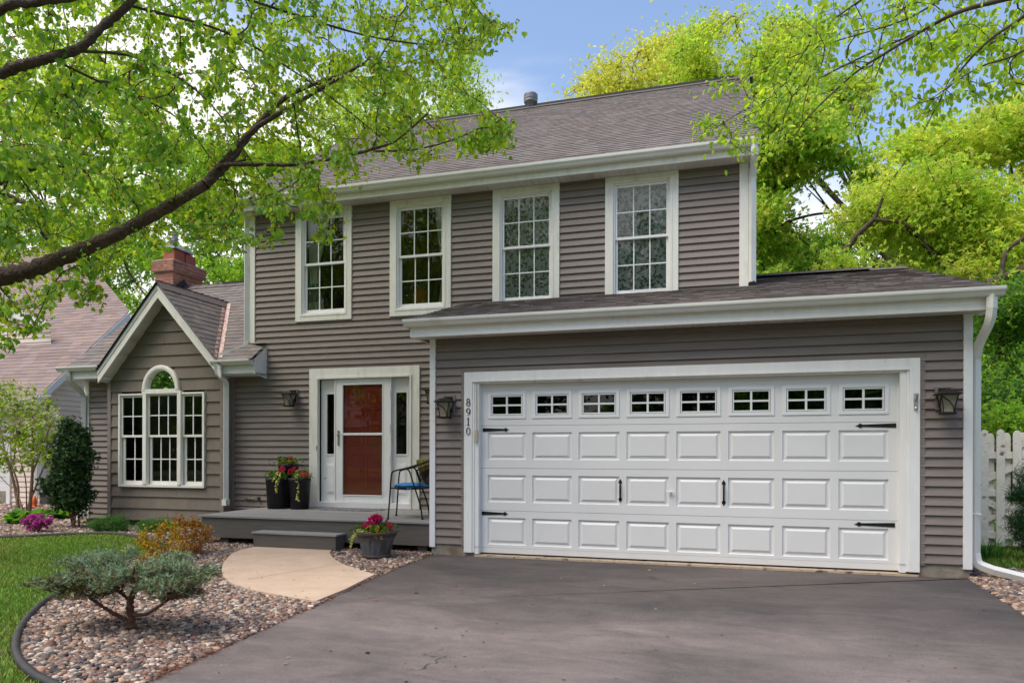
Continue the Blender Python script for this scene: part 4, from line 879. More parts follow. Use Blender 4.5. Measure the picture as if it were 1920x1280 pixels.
def ico(sub):
    t = (1 + 5 ** .5) / 2
    v = [(-1, t, 0), (1, t, 0), (-1, -t, 0), (1, -t, 0), (0, -1, t), (0, 1, t), (0, -1, -t), (0, 1, -t), (t, 0, -1), (t, 0, 1), (-t, 0, -1), (-t, 0, 1)]
    v = [np.array(q) / np.linalg.norm(q) for q in v]
    f = [(0, 11, 5), (0, 5, 1), (0, 1, 7), (0, 7, 10), (0, 10, 11), (1, 5, 9), (5, 11, 4), (11, 10, 2), (10, 7, 6), (7, 1, 8), (3, 9, 4), (3, 4, 2), (3, 2, 6), (3, 6, 8), (3, 8, 9), (4, 9, 5), (2, 4, 11), (6, 2, 10), (8, 6, 7), (9, 8, 1)]
    for _ in range(sub):
        c = {}; nf = []
        def mid(a, b):
            k = (min(a, b), max(a, b))
            if k not in c: q = v[a] + v[b]; v.append(q / np.linalg.norm(q)); c[k] = len(v) - 1
            return c[k]
        for a, b, d in f: x, y, z = mid(a, b), mid(b, d), mid(d, a); nf += [(a, x, z), (b, y, x), (d, z, y), (x, y, z)]
        f = nf
    return np.array(v), np.array(f)
STONE = np.array([lin(c) for c in [(158, 140, 128), (186, 164, 146), (120, 108, 104), (96, 90, 92), (170, 128, 104), (205, 190, 172), (140, 104, 88), (110, 98, 92), (172, 152, 140), (84, 78, 80), (150, 118, 100), (192, 150, 118), (214, 202, 188), (128, 116, 110)]])
def stones(name, poly, dens, rr_, excl=(), sub=1, z=.012, seed=1, bright=1.0, dist_fn=None):
    r = np.random.default_rng(seed); A = np.array(poly); x0, y0 = A.min(0); x1, y1 = A.max(0)
    n = int((x1 - x0) * (y1 - y0) * dens); P = np.stack([r.uniform(x0, x1, n), r.uniform(y0, y1, n)], 1)
    k = inpoly(P, poly)
    for e in excl: k &= ~inpoly(P, e)
    if dist_fn is not None: k &= dist_fn(P)
    P = P[k]; n = len(P); bv, bf = ico(sub); m = len(bv)
    rad = r.uniform(rr_[0], rr_[1], n) * r.choice([1, 1, 1, 1.35, .7], n); sx = rad * r.uniform(.8, 1.35, n); sy = rad * r.uniform(.7, 1.1, n); sz = rad * r.uniform(.45, .8, n)
    an = r.uniform(0, 2 * np.pi, n); ti = r.normal(0, .30, n)
    lump = 1 + .10 * r.normal(0, 1, (n, m))
    B = bv[None] * lump[..., None]; X = B[..., 0] * sx[:, None]; Y = B[..., 1] * sy[:, None]; Z = B[..., 2] * sz[:, None]
    X2 = X * np.cos(ti)[:, None] + Z * np.sin(ti)[:, None]; Z2 = -X * np.sin(ti)[:, None] + Z * np.cos(ti)[:, None]
    V = np.stack([X2 * np.cos(an)[:, None] - Y * np.sin(an)[:, None] + P[:, 0, None], X2 * np.sin(an)[:, None] + Y * np.cos(an)[:, None] + P[:, 1, None], Z2 + z + r.uniform(0, .018, n)[:, None]], 2)
    F = (bf[None] + (np.arange(n) * m)[:, None, None]).reshape(-1, 3)
    c = STONE[r.integers(0, len(STONE), n)]; c = (c * .9 + c.mean(1, keepdims=True) * .1) * np.array([1.04, 1.0, .97]) * r.uniform(.5, .98, n)[:, None] * bright
    T = np.repeat(c, m, 0)
    return tag(bulk(name, V, F, M['stone'], tint=T, smooth=True), kind='stuff')
PATH_P = [(x, y) for x, y in WALK]
near = lambda P: P[:, 1] < 6.5
BX = [PATH_P, DR_L[::-1] + DR_R, [(-10.4, 10.13), (-8.1, 10.13), (-8.1, 12), (-10.4, 12)]]
stones('gravel', BED, 3100, (.0128, .0222), BX, 1, .010, 3, dist_fn=lambda P: (P[:, 1] > 2.9) & (P[:, 1] < 5.6))
stones('gravel', BED, 2100, (.016, .026), BX, 0, .010, 4, dist_fn=lambda P: (P[:, 1] >= 5.6))
stones('gravel', BED3, 2000, (.016, .026), [DR_L[::-1] + DR_R], 1, .010, 5)
stones('gravel', BED2, 420, (.03, .045), [], 0, .01, 6, 1.25, dist_fn=lambda P: P[:, 0] > -19)
# landscape edging
def edging(pts, label):
    mb = MB(); P = [Vector((x, y, .035)) for x, y in pts]; mb.tube(P, .027, 8); mb.tube([p - Vector((0, 0, .045)) for p in P], .012, 6)
    o = mb.build('landscape_edging', M['edging']); return tag(o, label, 'edging', 'black landscape edging')
edging(EDGE1, 'thick black edging curving round the river stone bed at the front left')
edging(EDGE2, 'black edging between the lawn and the bed below the arched window')
# grass
def grass(name, poly_fn, box, n, h, seed, cols, z=0.0, wd=.0035):
    r = np.random.default_rng(seed); P = np.stack([r.uniform(box[0], box[1], n), r.uniform(box[2], box[3], n)], 1); P = P[poly_fn(P)]
    # patchiness
    q = np.sin(P[:, 0] * 2.1 + 1.3 * np.sin(P[:, 1] * 1.7)) + np.sin(P[:, 1] * 2.7 + 1.1 * np.cos(P[:, 0] * 2.3)) + r.normal(0, .8, len(P))
    P = P[q > -1.9]; q = q[q > -1.9]; n = len(P); H_ = h * r.uniform(.5, 1.2, n); an = r.uniform(0, 2 * np.pi, n); le = r.normal(0, .45, (n, 2)) * H_[:, None]
    w_ = wd * r.uniform(.7, 1.4, n); dx, dy = np.cos(an) * w_, np.sin(an) * w_; Z0 = np.full(n, z)
    v0 = np.stack([P[:, 0] - dx, P[:, 1] - dy, Z0], 1); v1 = np.stack([P[:, 0] + dx, P[:, 1] + dy, Z0], 1)
    v2 = np.stack([P[:, 0] + le[:, 0] * .4 + dx * .7, P[:, 1] + le[:, 1] * .4 + dy * .7, z + H_ * .6], 1); v3 = np.stack([P[:, 0] + le[:, 0], P[:, 1] + le[:, 1], z + H_], 1); v4 = np.stack([P[:, 0] + le[:, 0] * .4 - dx * .7, P[:, 1] + le[:, 1] * .4 - dy * .7, z + H_ * .6], 1)
    V = np.stack([v0, v1, v2, v3, v4], 1); b = np.arange(n)[:, None] * 5; F = np.concatenate([b + np.array([0, 1, 2]), b + np.array([0, 2, 4]), b + np.array([4, 2, 3])], 0)
    C = np.array(cols); ci = C[r.integers(0, len(C), n)]; dry = np.clip((-q - .2) / 1.6, 0, 1)[:, None] * .8; ci = ci * (1 - dry) + np.array(lin((158, 140, 84))) * dry
    ci = ci * r.uniform(.9, 1.5, n)[:, None]
    return tag(bulk(name, V, F, M['needle'], tint=np.repeat(ci, 5, 0)), kind='stuff')
GC = [lin((100, 142, 42)), lin((114, 152, 48)), lin((84, 128, 36)), lin((132, 158, 62)), lin((104, 142, 50)), lin((142, 148, 72))]
LAWN_EX = [BED, DR_L[::-1] + DR_R, BED2]
def on_lawn(P):
    k = (P[:, 0] < -2.9) & (P[:, 1] < 10.4)
    for e in LAWN_EX: k &= ~inpoly(P, e)
    # only what lies within the view
    d = P[:, 1] * math.cos(YAW) - P[:, 0] * math.sin(YAW); u = (P[:, 0] * math.cos(YAW) + P[:, 1] * math.sin(YAW)) / d
    return k & (d > 1.5) & (u > -1.05)
grass('grass', on_lawn, (-17, -3, 2.2, 10.4), 420000, .045, 11, GC)
def on_right(P): return ~inpoly(P, BED3) & (P[:, 1] > 8.2 - 0 * P[:, 0]) & (P[:, 0] > 2.6)
grass('grass', on_right, (2.6, 11, 8.3, 18), 130000, .07, 12, GC, wd=.005)
# leaf litter on the driveway and path: dried maple flowers and bits of bark
def litter():
    r = np.random.default_rng(4); mbs = []
    n = 420; P = np.stack([r.uniform(-5.4, 2.3, n), r.uniform(2.9, 8.3, n)], 1); k = inpoly(P, DR_L[::-1] + DR_R) | inpoly(P, WALK); P = P[k & ((P[:, 0] < -.4) | (r.uniform(0, 1, n) < .25))]; n = len(P)
    z = np.where(inpoly(P, WALK), .0475, .0205)
    V, F, T = [], [], []
    cs = [lin((120, 62, 46)), lin((96, 58, 40)), lin((150, 96, 60)), lin((60, 44, 36)), lin((170, 150, 110)), lin((140, 50, 44))]
    for i in range(n):
        s = r.uniform(.004, .012) * (2 if r.uniform() < .1 else 1); a = r.uniform(0, 6.28); b0 = len(V)
        for q in range(5): t = a + q * 1.257; rr2 = s * r.uniform(.35, 1.2); V.append((P[i, 0] + math.cos(t) * rr2 * 1.5, P[i, 1] + math.sin(t) * rr2, z[i] + r.uniform(0, .004)))
        c = cs[r.integers(0, 6)]; T += [c] * 5; F += [(b0, b0 + 1, b0 + 2), (b0, b0 + 2, b0 + 3), (b0, b0 + 3, b0 + 4)]
    tag(bulk('leaf_litter', V, F, M['needle'], tint=T), kind='stuff')
    # pine needles and duff along the driveway edge
    n = 5000; seg = np.array(DR_L[:6]); V, F, T = [], [], []
    for i in range(n):
        k = r.integers(0, 5); t = r.uniform(); p = seg[k] * (1 - t) + seg[k + 1] * t + r.normal(0, .035, 2) + np.array([-.03, 0]); a = r.uniform(0, 6.28); L_ = r.uniform(.008, .03); b0 = len(V); d = np.array([math.cos(a), math.sin(a)]); nn = np.array([-d[1], d[0]]) * .0018
        zz = .021 + r.uniform(0, .012)
        V += [(*(p - d * L_ + nn), zz), (*(p - d * L_ - nn), zz), (*(p + d * L_), zz + .004)]; F.append((b0, b0 + 1, b0 + 2)); T += [lin(((130, 72, 48), (104, 60, 44), (150, 104, 70))[r.integers(0, 3)])] * 3
    tag(bulk('dry_needles', V, F, M['needle'], tint=T), kind='stuff')
litter()

# ================================================================ DECK AND STEP
DK = empty('porch_deck', (-5.4, 9.3, 0), 'grey composite deck in front of the storm door', 'deck')
mb = MB(); y = 8.44
while y < MY - .03:
    y2 = min(MY - .02, y + .137); gq = random.uniform(.93, 1.06); mb.box(-7.17, -3.60, y, y2 - .005, .398, .424, t=(gq, gq, gq)); y = y2
mb.build('deck_boards', M['deck'], DK, bevel=.002)
mb = MB(); mb.box(-7.12, -3.60, 8.465, 8.49, .115, .397); mb.build('fascia_board', M['deck_dark'], DK, bevel=.002)
mb = MB(); mb.box(-7.12, -7.095, 8.491, BY - .05, .115, .397); mb.build('fascia_board', M['deck_dark'], DK, bevel=.002)
for px in (-6.85, -5.2, -3.8):
    mb = MB(); mb.box(px, px + .13, 8.52, 8.65, -.02, .397); mb.build('post', M['deck_dark'], DK)
mb = MB(); mb.box(-7.0, -3.62, 8.55, 8.59, .16, .39); mb.box(-7.0, -3.62, 9.4, 9.44, .16, .39); mb.build('joist', M['bark_dk'], DK)
ST = empty('porch_step', (-5.45, 8.3, 0), 'single low grey step against the front of the porch deck', 'step')
mb = MB(); mb.box(-6.10, -4.81, 8.205, 8.455, .222, .246); mb.build('tread', M['deck'], ST, bevel=.002)
mb = MB(); mb.box(-6.08, -4.83, 8.225, 8.247, .046, .2215); mb.build('riser', M['deck_dark'], ST, bevel=.002)
mb = MB(); mb.box(-4.852, -4.83, 8.2475, 8.45, .035, .2215); mb.build('side_board', M['deck_dark'], ST, bevel=.002)
mb = MB(); mb.box(-6.08, -6.058, 8.2475, 8.45, .035, .2215); mb.build('side_board', M['deck_dark'], ST, bevel=.002)

# doormat
mt0 = atZ(590, 955, .43); mt1 = atZ(722, 956, .43)
mb = MB(); mb.prism([(-6.05, 9.93), (-6.0, 9.72), (-5.2, 9.72), (-5.02, 9.98), (-5.1, 10.22), (-6.0, 10.22)], .4245, .433, axis='Z'); tag(mb.build('doormat', M['mat'], bevel=.002), 'thin grey patterned doormat lying in front of the red door', 'doormat')

# ================================================================ CHAIR WITH CUSHIONS
def chair():
    # local: seat faces -X, origin on the deck under the seat centre
    c = atZ(775, 964, .424); C0 = Vector((-4.05, 9.02, .424))
    Rz = Matrix.Rotation(R(14), 3, 'Z')
    root = empty('patio_chair', C0, 'black wrought iron barrel armchair beside the white corner post', 'chair')
    def T(p): return Rz @ Vector(p)
    def tubes(name, lst, r=.011):
        mb = MB()
        for pts in lst: mb.tube([T(p) for p in pts], r, 8)
        return mb.build(name, M['black'], root, local=True)
    sh = .42
    for s in (-1, 1):
        # front leg rises and turns into the arm that sweeps back up to the top rail
        tubes('leg', [bez([(-.33, s * .27, 0), (-.315, s * .265, .2), (-.30, s * .262, sh), (-.285, s * .262, .60), (-.25, s * .265, .645), (-.10, s * .275, .68), (.02, s * .27, .715)], 5)])
        tubes('leg', [bez([(.14, s * .30, 0), (.11, s * .285, .18), (.045, s * .27, .38), (.0, s * .275, .52), (-.04, s * .275, .64), (-.09, s * .275, .685)], 5)], .0105)
        for x in (-.33, .14):
            mb = MB(); p = T((x, s * (.27 if x < 0 else .30), 0)); mb.lathe(p, [(0, 0), (.02, 0), (.018, .012), (.012, .022)], 10); mb.build('foot', M['black'], root, local=True)
    for s in (-1, 1):
        tubes('leg', [bez([(.30, s * .16, 0), (.27, s * .16, .2), (.24, s * .17, sh)], 4)])
        mb = MB(); mb.lathe(T((.30, s * .16, 0)), [(0, 0), (.02, 0), (.018, .012), (.012, .022)], 10); mb.build('foot', M['black'], root, local=True)
    top = [(.02, -.27, .715), (.14, -.255, .755), (.25, -.19, .80), (.30, -.10, .825), (.315, 0, .83), (.30, .10, .825), (.25, .19, .80), (.14, .255, .755), (.02, .27, .715)]
    tubes('top_rail', [bez(top, 5)], .012)
    inner = [(.045, -.265, .65), (.15, -.245, .70), (.25, -.18, .74), (.295, -.09, .765), (.305, 0, .77), (.295, .09, .765), (.25, .18, .74), (.15, .245, .70), (.045, .265, .65)]
    inn = bez(inner, 5)
    verts_ = [bez([(.02, s * .27, .71), (.06, s * .25, .60), (.09, s * .24, .50), (.10, s * .235, .43)], 4) for s in (-1, 1)]
    tubes('back_frame', [inn] + verts_, .008)
    mb = MB()          # woven wire back
    for i in range(0, len(inn), 1):
        a = inn[i]; b = Vector((a.x * .82 + .02, a.y * .86, .44)); mb.tube([T(a), T(b)], .0022, 4)
    for k in range(1, 22):
        t = k / 22; mb.tube([T(a.lerp(Vector((a.x * .82 + .02, a.y * .86, .44)), t)) for a in inn], .0018, 4)
    mb.build('mesh_back', M['black'], root, local=True)
    sr = [(-.30, -.262, sh), (-.10, -.27, sh - .02), (.10, -.25, sh - .01), (.22, -.17, sh), (.25, 0, sh), (.22, .17, sh), (.10, .25, sh - .01), (-.10, .27, sh - .02), (-.30, .262, sh), (-.31, 0, sh - .015), (-.30, -.262, sh)]
    tubes('seat_frame', [bez(sr, 4)], .009)
    mb = MB()
    for k in range(-9, 10): mb.tube([T((-.30, k * .027, sh - .012)), T((.22 - abs(k) * .006, k * .027, sh - .01))], .0022, 4)
    mb.build('seat_mesh', M['black'], root, local=True)
    # cushion
    def pad(name, w_, d_, h_, M_, mtl, label, cat, taper=2.6):
        V, F = [], []; n = 18
        for j in range(n + 1):
            for i in range(n + 1):
                a = -1 + 2 * i / n; b = -1 + 2 * j / n; e = max(0, 1 - abs(a) ** taper) ** .45 * max(0, 1 - abs(b) ** taper) ** .45
                tu = 1 - .28 * math.exp(-((a * a + b * b) / .02))
                for s in (1, -1): V.append(M_ @ Vector((a * w_, b * d_, s * h_ * (e * tu) + .001 * s + .002 * math.sin(9 * a + 4 * b))))
        st = lambda i, j, s: (j * (n + 1) + i) * 2 + s
        for j in range(n):
            for i in range(n): F += [(st(i, j, 0), st(i + 1, j, 0), st(i + 1, j + 1, 0), st(i, j + 1, 0)), (st(i, j, 1), st(i, j + 1, 1), st(i + 1, j + 1, 1), st(i + 1, j, 1))]
        return tag(bulk(name, V, F, mtl, smooth=True), label, cat)
    base = Matrix.Translation(C0) @ Rz.to_4x4()
    pad('seat_cushion', .25, .23, .032, base @ Matrix.Translation((-.03, 0, sh + .028)), M['blue'], 'bright blue cushion lying on the seat of the iron armchair', 'cushion')
    mb = MB(); p0 = base @ Vector((-.02, -.262, sh - .005))
    mb.tube(bez([p0, p0 + Vector((-.03, -.02, -.02)), p0 + Vector((-.05, -.02, .005)), p0 + Vector((-.01, -.015, -.005)), p0 + Vector((.02, -.02, -.03)), p0 + Vector((.0, -.02, -.045))], 3), .005, 6)
    ct = mb.build('cushion_tie', M['blue']); cu = bpy.data.objects['seat_cushion']; ct.parent = cu
    pm_ = base @ Matrix.Translation((.165, -.02, sh + .21)) @ Matrix.Rotation(R(64), 4, 'Y') @ Matrix.Rotation(R(10), 4, 'X')
    o = pad('throw_pillow', .20, .20, .075, pm_, [M['brown'], M['floral']], 'brown throw pillow with a yellow floral panel leaning on the chair back', 'pillow', 3.0)
    for i, pl in enumerate(o.data.polygons):
        if (i % 2 == 1 and False) or (i % 2 == 0 and i < 324 * 2 * .9): pass
    mi = np.array([1 if (f.center - pm_.translation).dot(pm_.to_3x3() @ Vector((-.5, 0, 0))) > .015 or (f.index % 2 == 1 and False) else 0 for f in o.data.polygons], dtype=np.int32)
    o.data.polygons.foreach_set('material_index', mi)
chair()
# ================================================================ TREES AND PLANTS
def tri_leaf(kind):
    """leaf outlines, stem at origin, tip along +Y, folded along the midrib; returns verts, triangles"""
    if kind == 'maple':
        half = [(.0, .05), (.20, .02), (.30, .14), (.46, .22), (.36, .36), (.50, .58), (.27, .60), (.16, .74), (.0, 1.0)]
    elif kind == 'ovate': half = [(0, 0), (.22, .12), (.34, .34), (.30, .58), (.16, .80), (0, 1.0)]
    elif kind == 'diamond': half = [(0, 0), (.27, .42), (0, 1)]
    v = [(0, 0, 0)] + [(x, y, abs(x) * .35 - .18 * y * y) for x, y in half[1:]] + [(-x, y, abs(x) * .35 - .18 * y * y) for x, y in half[1:-1]]
    nh = len(half) - 1; f = [(0, i, i + 1) for i in range(1, nh)]
    L_ = [nh + i for i in range(1, nh)] + [nh]
    f += [(0, L_[i + 1], L_[i]) for i in range(len(L_) - 1)]
    return np.array(v, float), np.array(f)
def sprig(n, spread, kind='diamond', seed=0):
    """several small leaves fanned on one shoot"""
    r = np.random.default_rng(seed); bv, bf = tri_leaf(kind); V, F = [], []
    for i in range(n):
        a = r.uniform(-spread, spread); b = r.uniform(-spread, spread); c = r.uniform(0, 6.28); s = r.uniform(.55, 1)
        v = bv * s; v = np.stack([v[:, 0] * math.cos(c) - v[:, 2] * math.sin(c), v[:, 1], v[:, 0] * math.sin(c) + v[:, 2] * math.cos(c)], 1)
        v = np.stack([v[:, 0] * math.cos(a) - v[:, 1] * math.sin(a), v[:, 0] * math.sin(a) + v[:, 1] * math.cos(a), v[:, 2]], 1)
        v = np.stack([v[:, 0], v[:, 1] * math.cos(b) - v[:, 2] * math.sin(b), v[:, 1] * math.sin(b) + v[:, 2] * math.cos(b)], 1)
        F.append(bf + len(V) * len(bv)); V.append(v + r.uniform(-.25, .25, 3))
    return np.concatenate(V), np.concatenate(F)
def needles(n, L=1.0, w=.03, seed=0, ang=.9, back=.0):
    r = np.random.default_rng(seed); V, F = [], []
    for i in range(n):
        t = i / n; a = r.uniform(0, 6.28); el = ang * r.uniform(.7, 1.1); d = np.array([math.cos(a) * math.sin(el), math.cos(el), math.sin(a) * math.sin(el)]); s = np.cross(d, r.normal(0, 1, 3)); s /= np.linalg.norm(s)
        o = np.array([0, t, 0]); ln = L * r.uniform(.35, .6) * (1 - .35 * t); V += [o + s * w, o - s * w, o + d * ln]; F.append((3 * i, 3 * i + 1, 3 * i + 2))
    b = len(V); V += [(-.025, -.1, 0), (.025, -.1, 0), (0, 1.0, 0)]; F.append((b, b + 1, b + 2))
    return np.array(V, float), np.array(F)
def scatter(name, P, D, size, tmpl, colors, parent, mtl, seed=0, svar=.3, roll=True, normal_up=False):
    """one mesh of leaves: P points, D directions (stem to tip)"""
    r = np.random.default_rng(seed); n = len(P); bv, bf = tmpl; m = len(bv)
    D = D / (np.linalg.norm(D, axis=1, keepdims=True) + 1e-9); ref = r.normal(0, 1, (n, 3))
    if normal_up: ref = np.array([0, 0, 1.0])[None] + r.normal(0, .35, (n, 3)); 
    X = np.cross(D, ref); X /= (np.linalg.norm(X, axis=1, keepdims=True) + 1e-9); Z = np.cross(X, D)
    s = size * r.uniform(1 - svar, 1 + svar, n) if np.isscalar(size) else size * r.uniform(1 - svar, 1 + svar, n)
    V = P[:, None] + s[:, None, None] * (bv[None, :, 0:1] * X[:, None] + bv[None, :, 1:2] * D[:, None] + bv[None, :, 2:3] * Z[:, None])
    F = (bf[None] + (np.arange(n) * m)[:, None, None]).reshape(-1, 3)
    return bulk(name, V, F, mtl, parent, tint=np.repeat(colors, m, 0))
def cpick(cols, n, r, v=.18):
    C = np.array([lin(c) for c in cols]); return C[r.integers(0, len(C), n)] * r.uniform(1 - v, 1 + v, n)[:, None]
def grow(limbs, attract, seed=0, step=.18, rtip=.0035, expo=.42, fwd=.35, droop=0.0, maxlen=None):
    """limbs: list of (points, r0, r1). Attractors are joined one by one, nearest first, each by a curved twig, so twigs fork like a real crown."""
    r = np.random.default_rng(seed); pos, par, dr, base = [], [], [], []
    for pts, r0, r1 in limbs:
        P = [np.array(p) for p in bez(pts, 6)]; par0 = -1
        if pos:
            d = np.linalg.norm(np.array(pos) - P[0], axis=1); par0 = int(d.argmin())
        for i, p in enumerate(P):
            pos.append(p); par.append(par0 if i == 0 else len(pos) - 2); base.append(r0 + (r1 - r0) * i / (len(P) - 1)); q = P[min(i + 1, len(P) - 1)] - P[max(i - 1, 0)]; dr.append(q / (np.linalg.norm(q) + 1e-9))
    nl = len(pos); A = np.array(attract); d0 = np.array([np.linalg.norm(np.array(pos) - a, axis=1).min() for a in A]); order = d0.argsort(); tips = []
    cap = nl + len(A) * 40; PP = np.zeros((cap, 3)); DD = np.zeros((cap, 3)); PP[:nl] = pos; DD[:nl] = dr; par = list(par); n = nl
    for ai in order:
        a = A[ai]; v = a - PP[:n]; dist = np.linalg.norm(v, axis=1) + 1e-6; cs = (v * DD[:n]).sum(1) / dist; sc = dist * (1 + fwd * (1 - cs)); j = int(sc.argmin()); L_ = dist[j]
        if L_ < .02: continue
        k = max(2, int(L_ / step)); k = min(k, 30); p0 = PP[j]; c = p0 + DD[j] * L_ * .35 + v[j] * .25 + np.array([0, 0, .10 * L_ - droop * L_]) ; prev = j; ph = r.normal(0, .02 * L_, 3)
        for i in range(1, k + 1):
            t = i / k; q = (1 - t) ** 2 * p0 + 2 * t * (1 - t) * c + t * t * a + ph * math.sin(t * 6.28) + r.normal(0, .012, 3) * (i < k)
            PP[n] = q; w_ = q - PP[prev]; DD[n] = w_ / (np.linalg.norm(w_) + 1e-9); par.append(prev); prev = n; n += 1
        tips.append(prev)
    PP = PP[:n]; DD = DD[:n]; par = np.array(par); cnt = np.zeros(n); cnt[tips] = 1
    for i in range(n - 1, -1, -1):
        if par[i] >= 0: cnt[par[i]] += cnt[i]
    rad = rtip * np.maximum(cnt, 1) ** expo; rad[:nl] = np.maximum(np.minimum(rad[:nl], np.array(base)), np.array(base))
    return PP, DD, par, rad, np.array(tips), nl
def twig_mesh(name, G, parent, mtl, sides=4, skip=True):
    PP, DD, par, rad, tips, nl = G; idx = np.arange(len(PP)); k = (par >= 0) & (idx >= nl); idx = idx[k]; a = PP[par[idx]]; b = PP[idx]; ra = np.minimum(rad[par[idx]], rad[idx] * 1.4); rb = rad[idx]
    d = b - a; L_ = np.linalg.norm(d, axis=1, keepdims=True) + 1e-9; d = d / L_; b = b + d * np.minimum(L_ * .08, .01); ref = np.where(np.abs(d[:, 2:3]) < .9, np.array([[0, 0, 1.0]]), np.array([[1.0, 0, 0]])); X = np.cross(d, ref); X /= np.linalg.norm(X, axis=1, keepdims=True); Y = np.cross(d, X)
    an = np.arange(sides) / sides * 2 * np.pi; c, s = np.cos(an)[None, :, None], np.sin(an)[None, :, None]
    R0 = a[:, None] + (X[:, None] * c + Y[:, None] * s) * ra[:, None, None]; R1 = b[:, None] + (X[:, None] * c + Y[:, None] * s) * rb[:, None, None]
    V = np.concatenate([R0, R1], 1); m = 2 * sides; F = np.array([(i, (i + 1) % sides, sides + (i + 1) % sides, sides + i) for i in range(sides)])
    F = (F[None] + (np.arange(len(idx)) * m)[:, None, None]).reshape(-1, 4)
    return bulk(name, V, F, mtl, parent, smooth=True)
def limb_mesh(name, limbs, parent, mtl, seed=0, knob=.06, sides=12):
    mb = MB(); rs = random.Random(seed)
    for pts, r0, r1 in limbs:
        P = bez(pts, 10); n = len(P); rr2 = [(r0 + (r1 - r0) * i / (n - 1)) * (1 + knob * (rs.random() - .5) * 2 + knob * 1.2 * math.sin(i * 1.7 + seed)) for i in range(n)]
        mb.tube(P, rr2, sides)
    return mb.build(name, mtl, parent)
def leaf_points(G, per, r, spread=.05, back=3):
    """leaf positions on each tip and a few nodes behind it"""
    PP, DD, par, rad, tips, nl = G; P, D = [], []
    for t in tips:
        j = t
        for k in range(back):
            n = per if k == 0 else max(1, per // 2)
            P.append(np.repeat(PP[j][None], n, 0)); D.append(np.repeat(DD[j][None], n, 0)); j = par[j]
            if j < nl: break
    P = np.concatenate(P); D = np.concatenate(D); return P + r.normal(0, spread, P.shape), D
def mask_points(polys, n, ylo, yhi, r, keep=None):
    """points inside image outline(s), spread over a range of distance"""
    A = np.concatenate([np.array(p) for p in polys]); x0, y0 = A.min(0); x1, y1 = A.max(0); out_ = []
    while len(out_) < n:
        x, y = r.uniform(x0, x1), r.uniform(y0, y1); q = np.array([[x, y]])
        if not any(inpoly(q, p)[0] for p in polys): continue
        Y = r.uniform(ylo(x, y) if callable(ylo) else ylo, yhi(x, y) if callable(yhi) else yhi); p = atY(x, y, Y)
        if keep is None or keep(p): out_.append(tuple(p))
    return out_

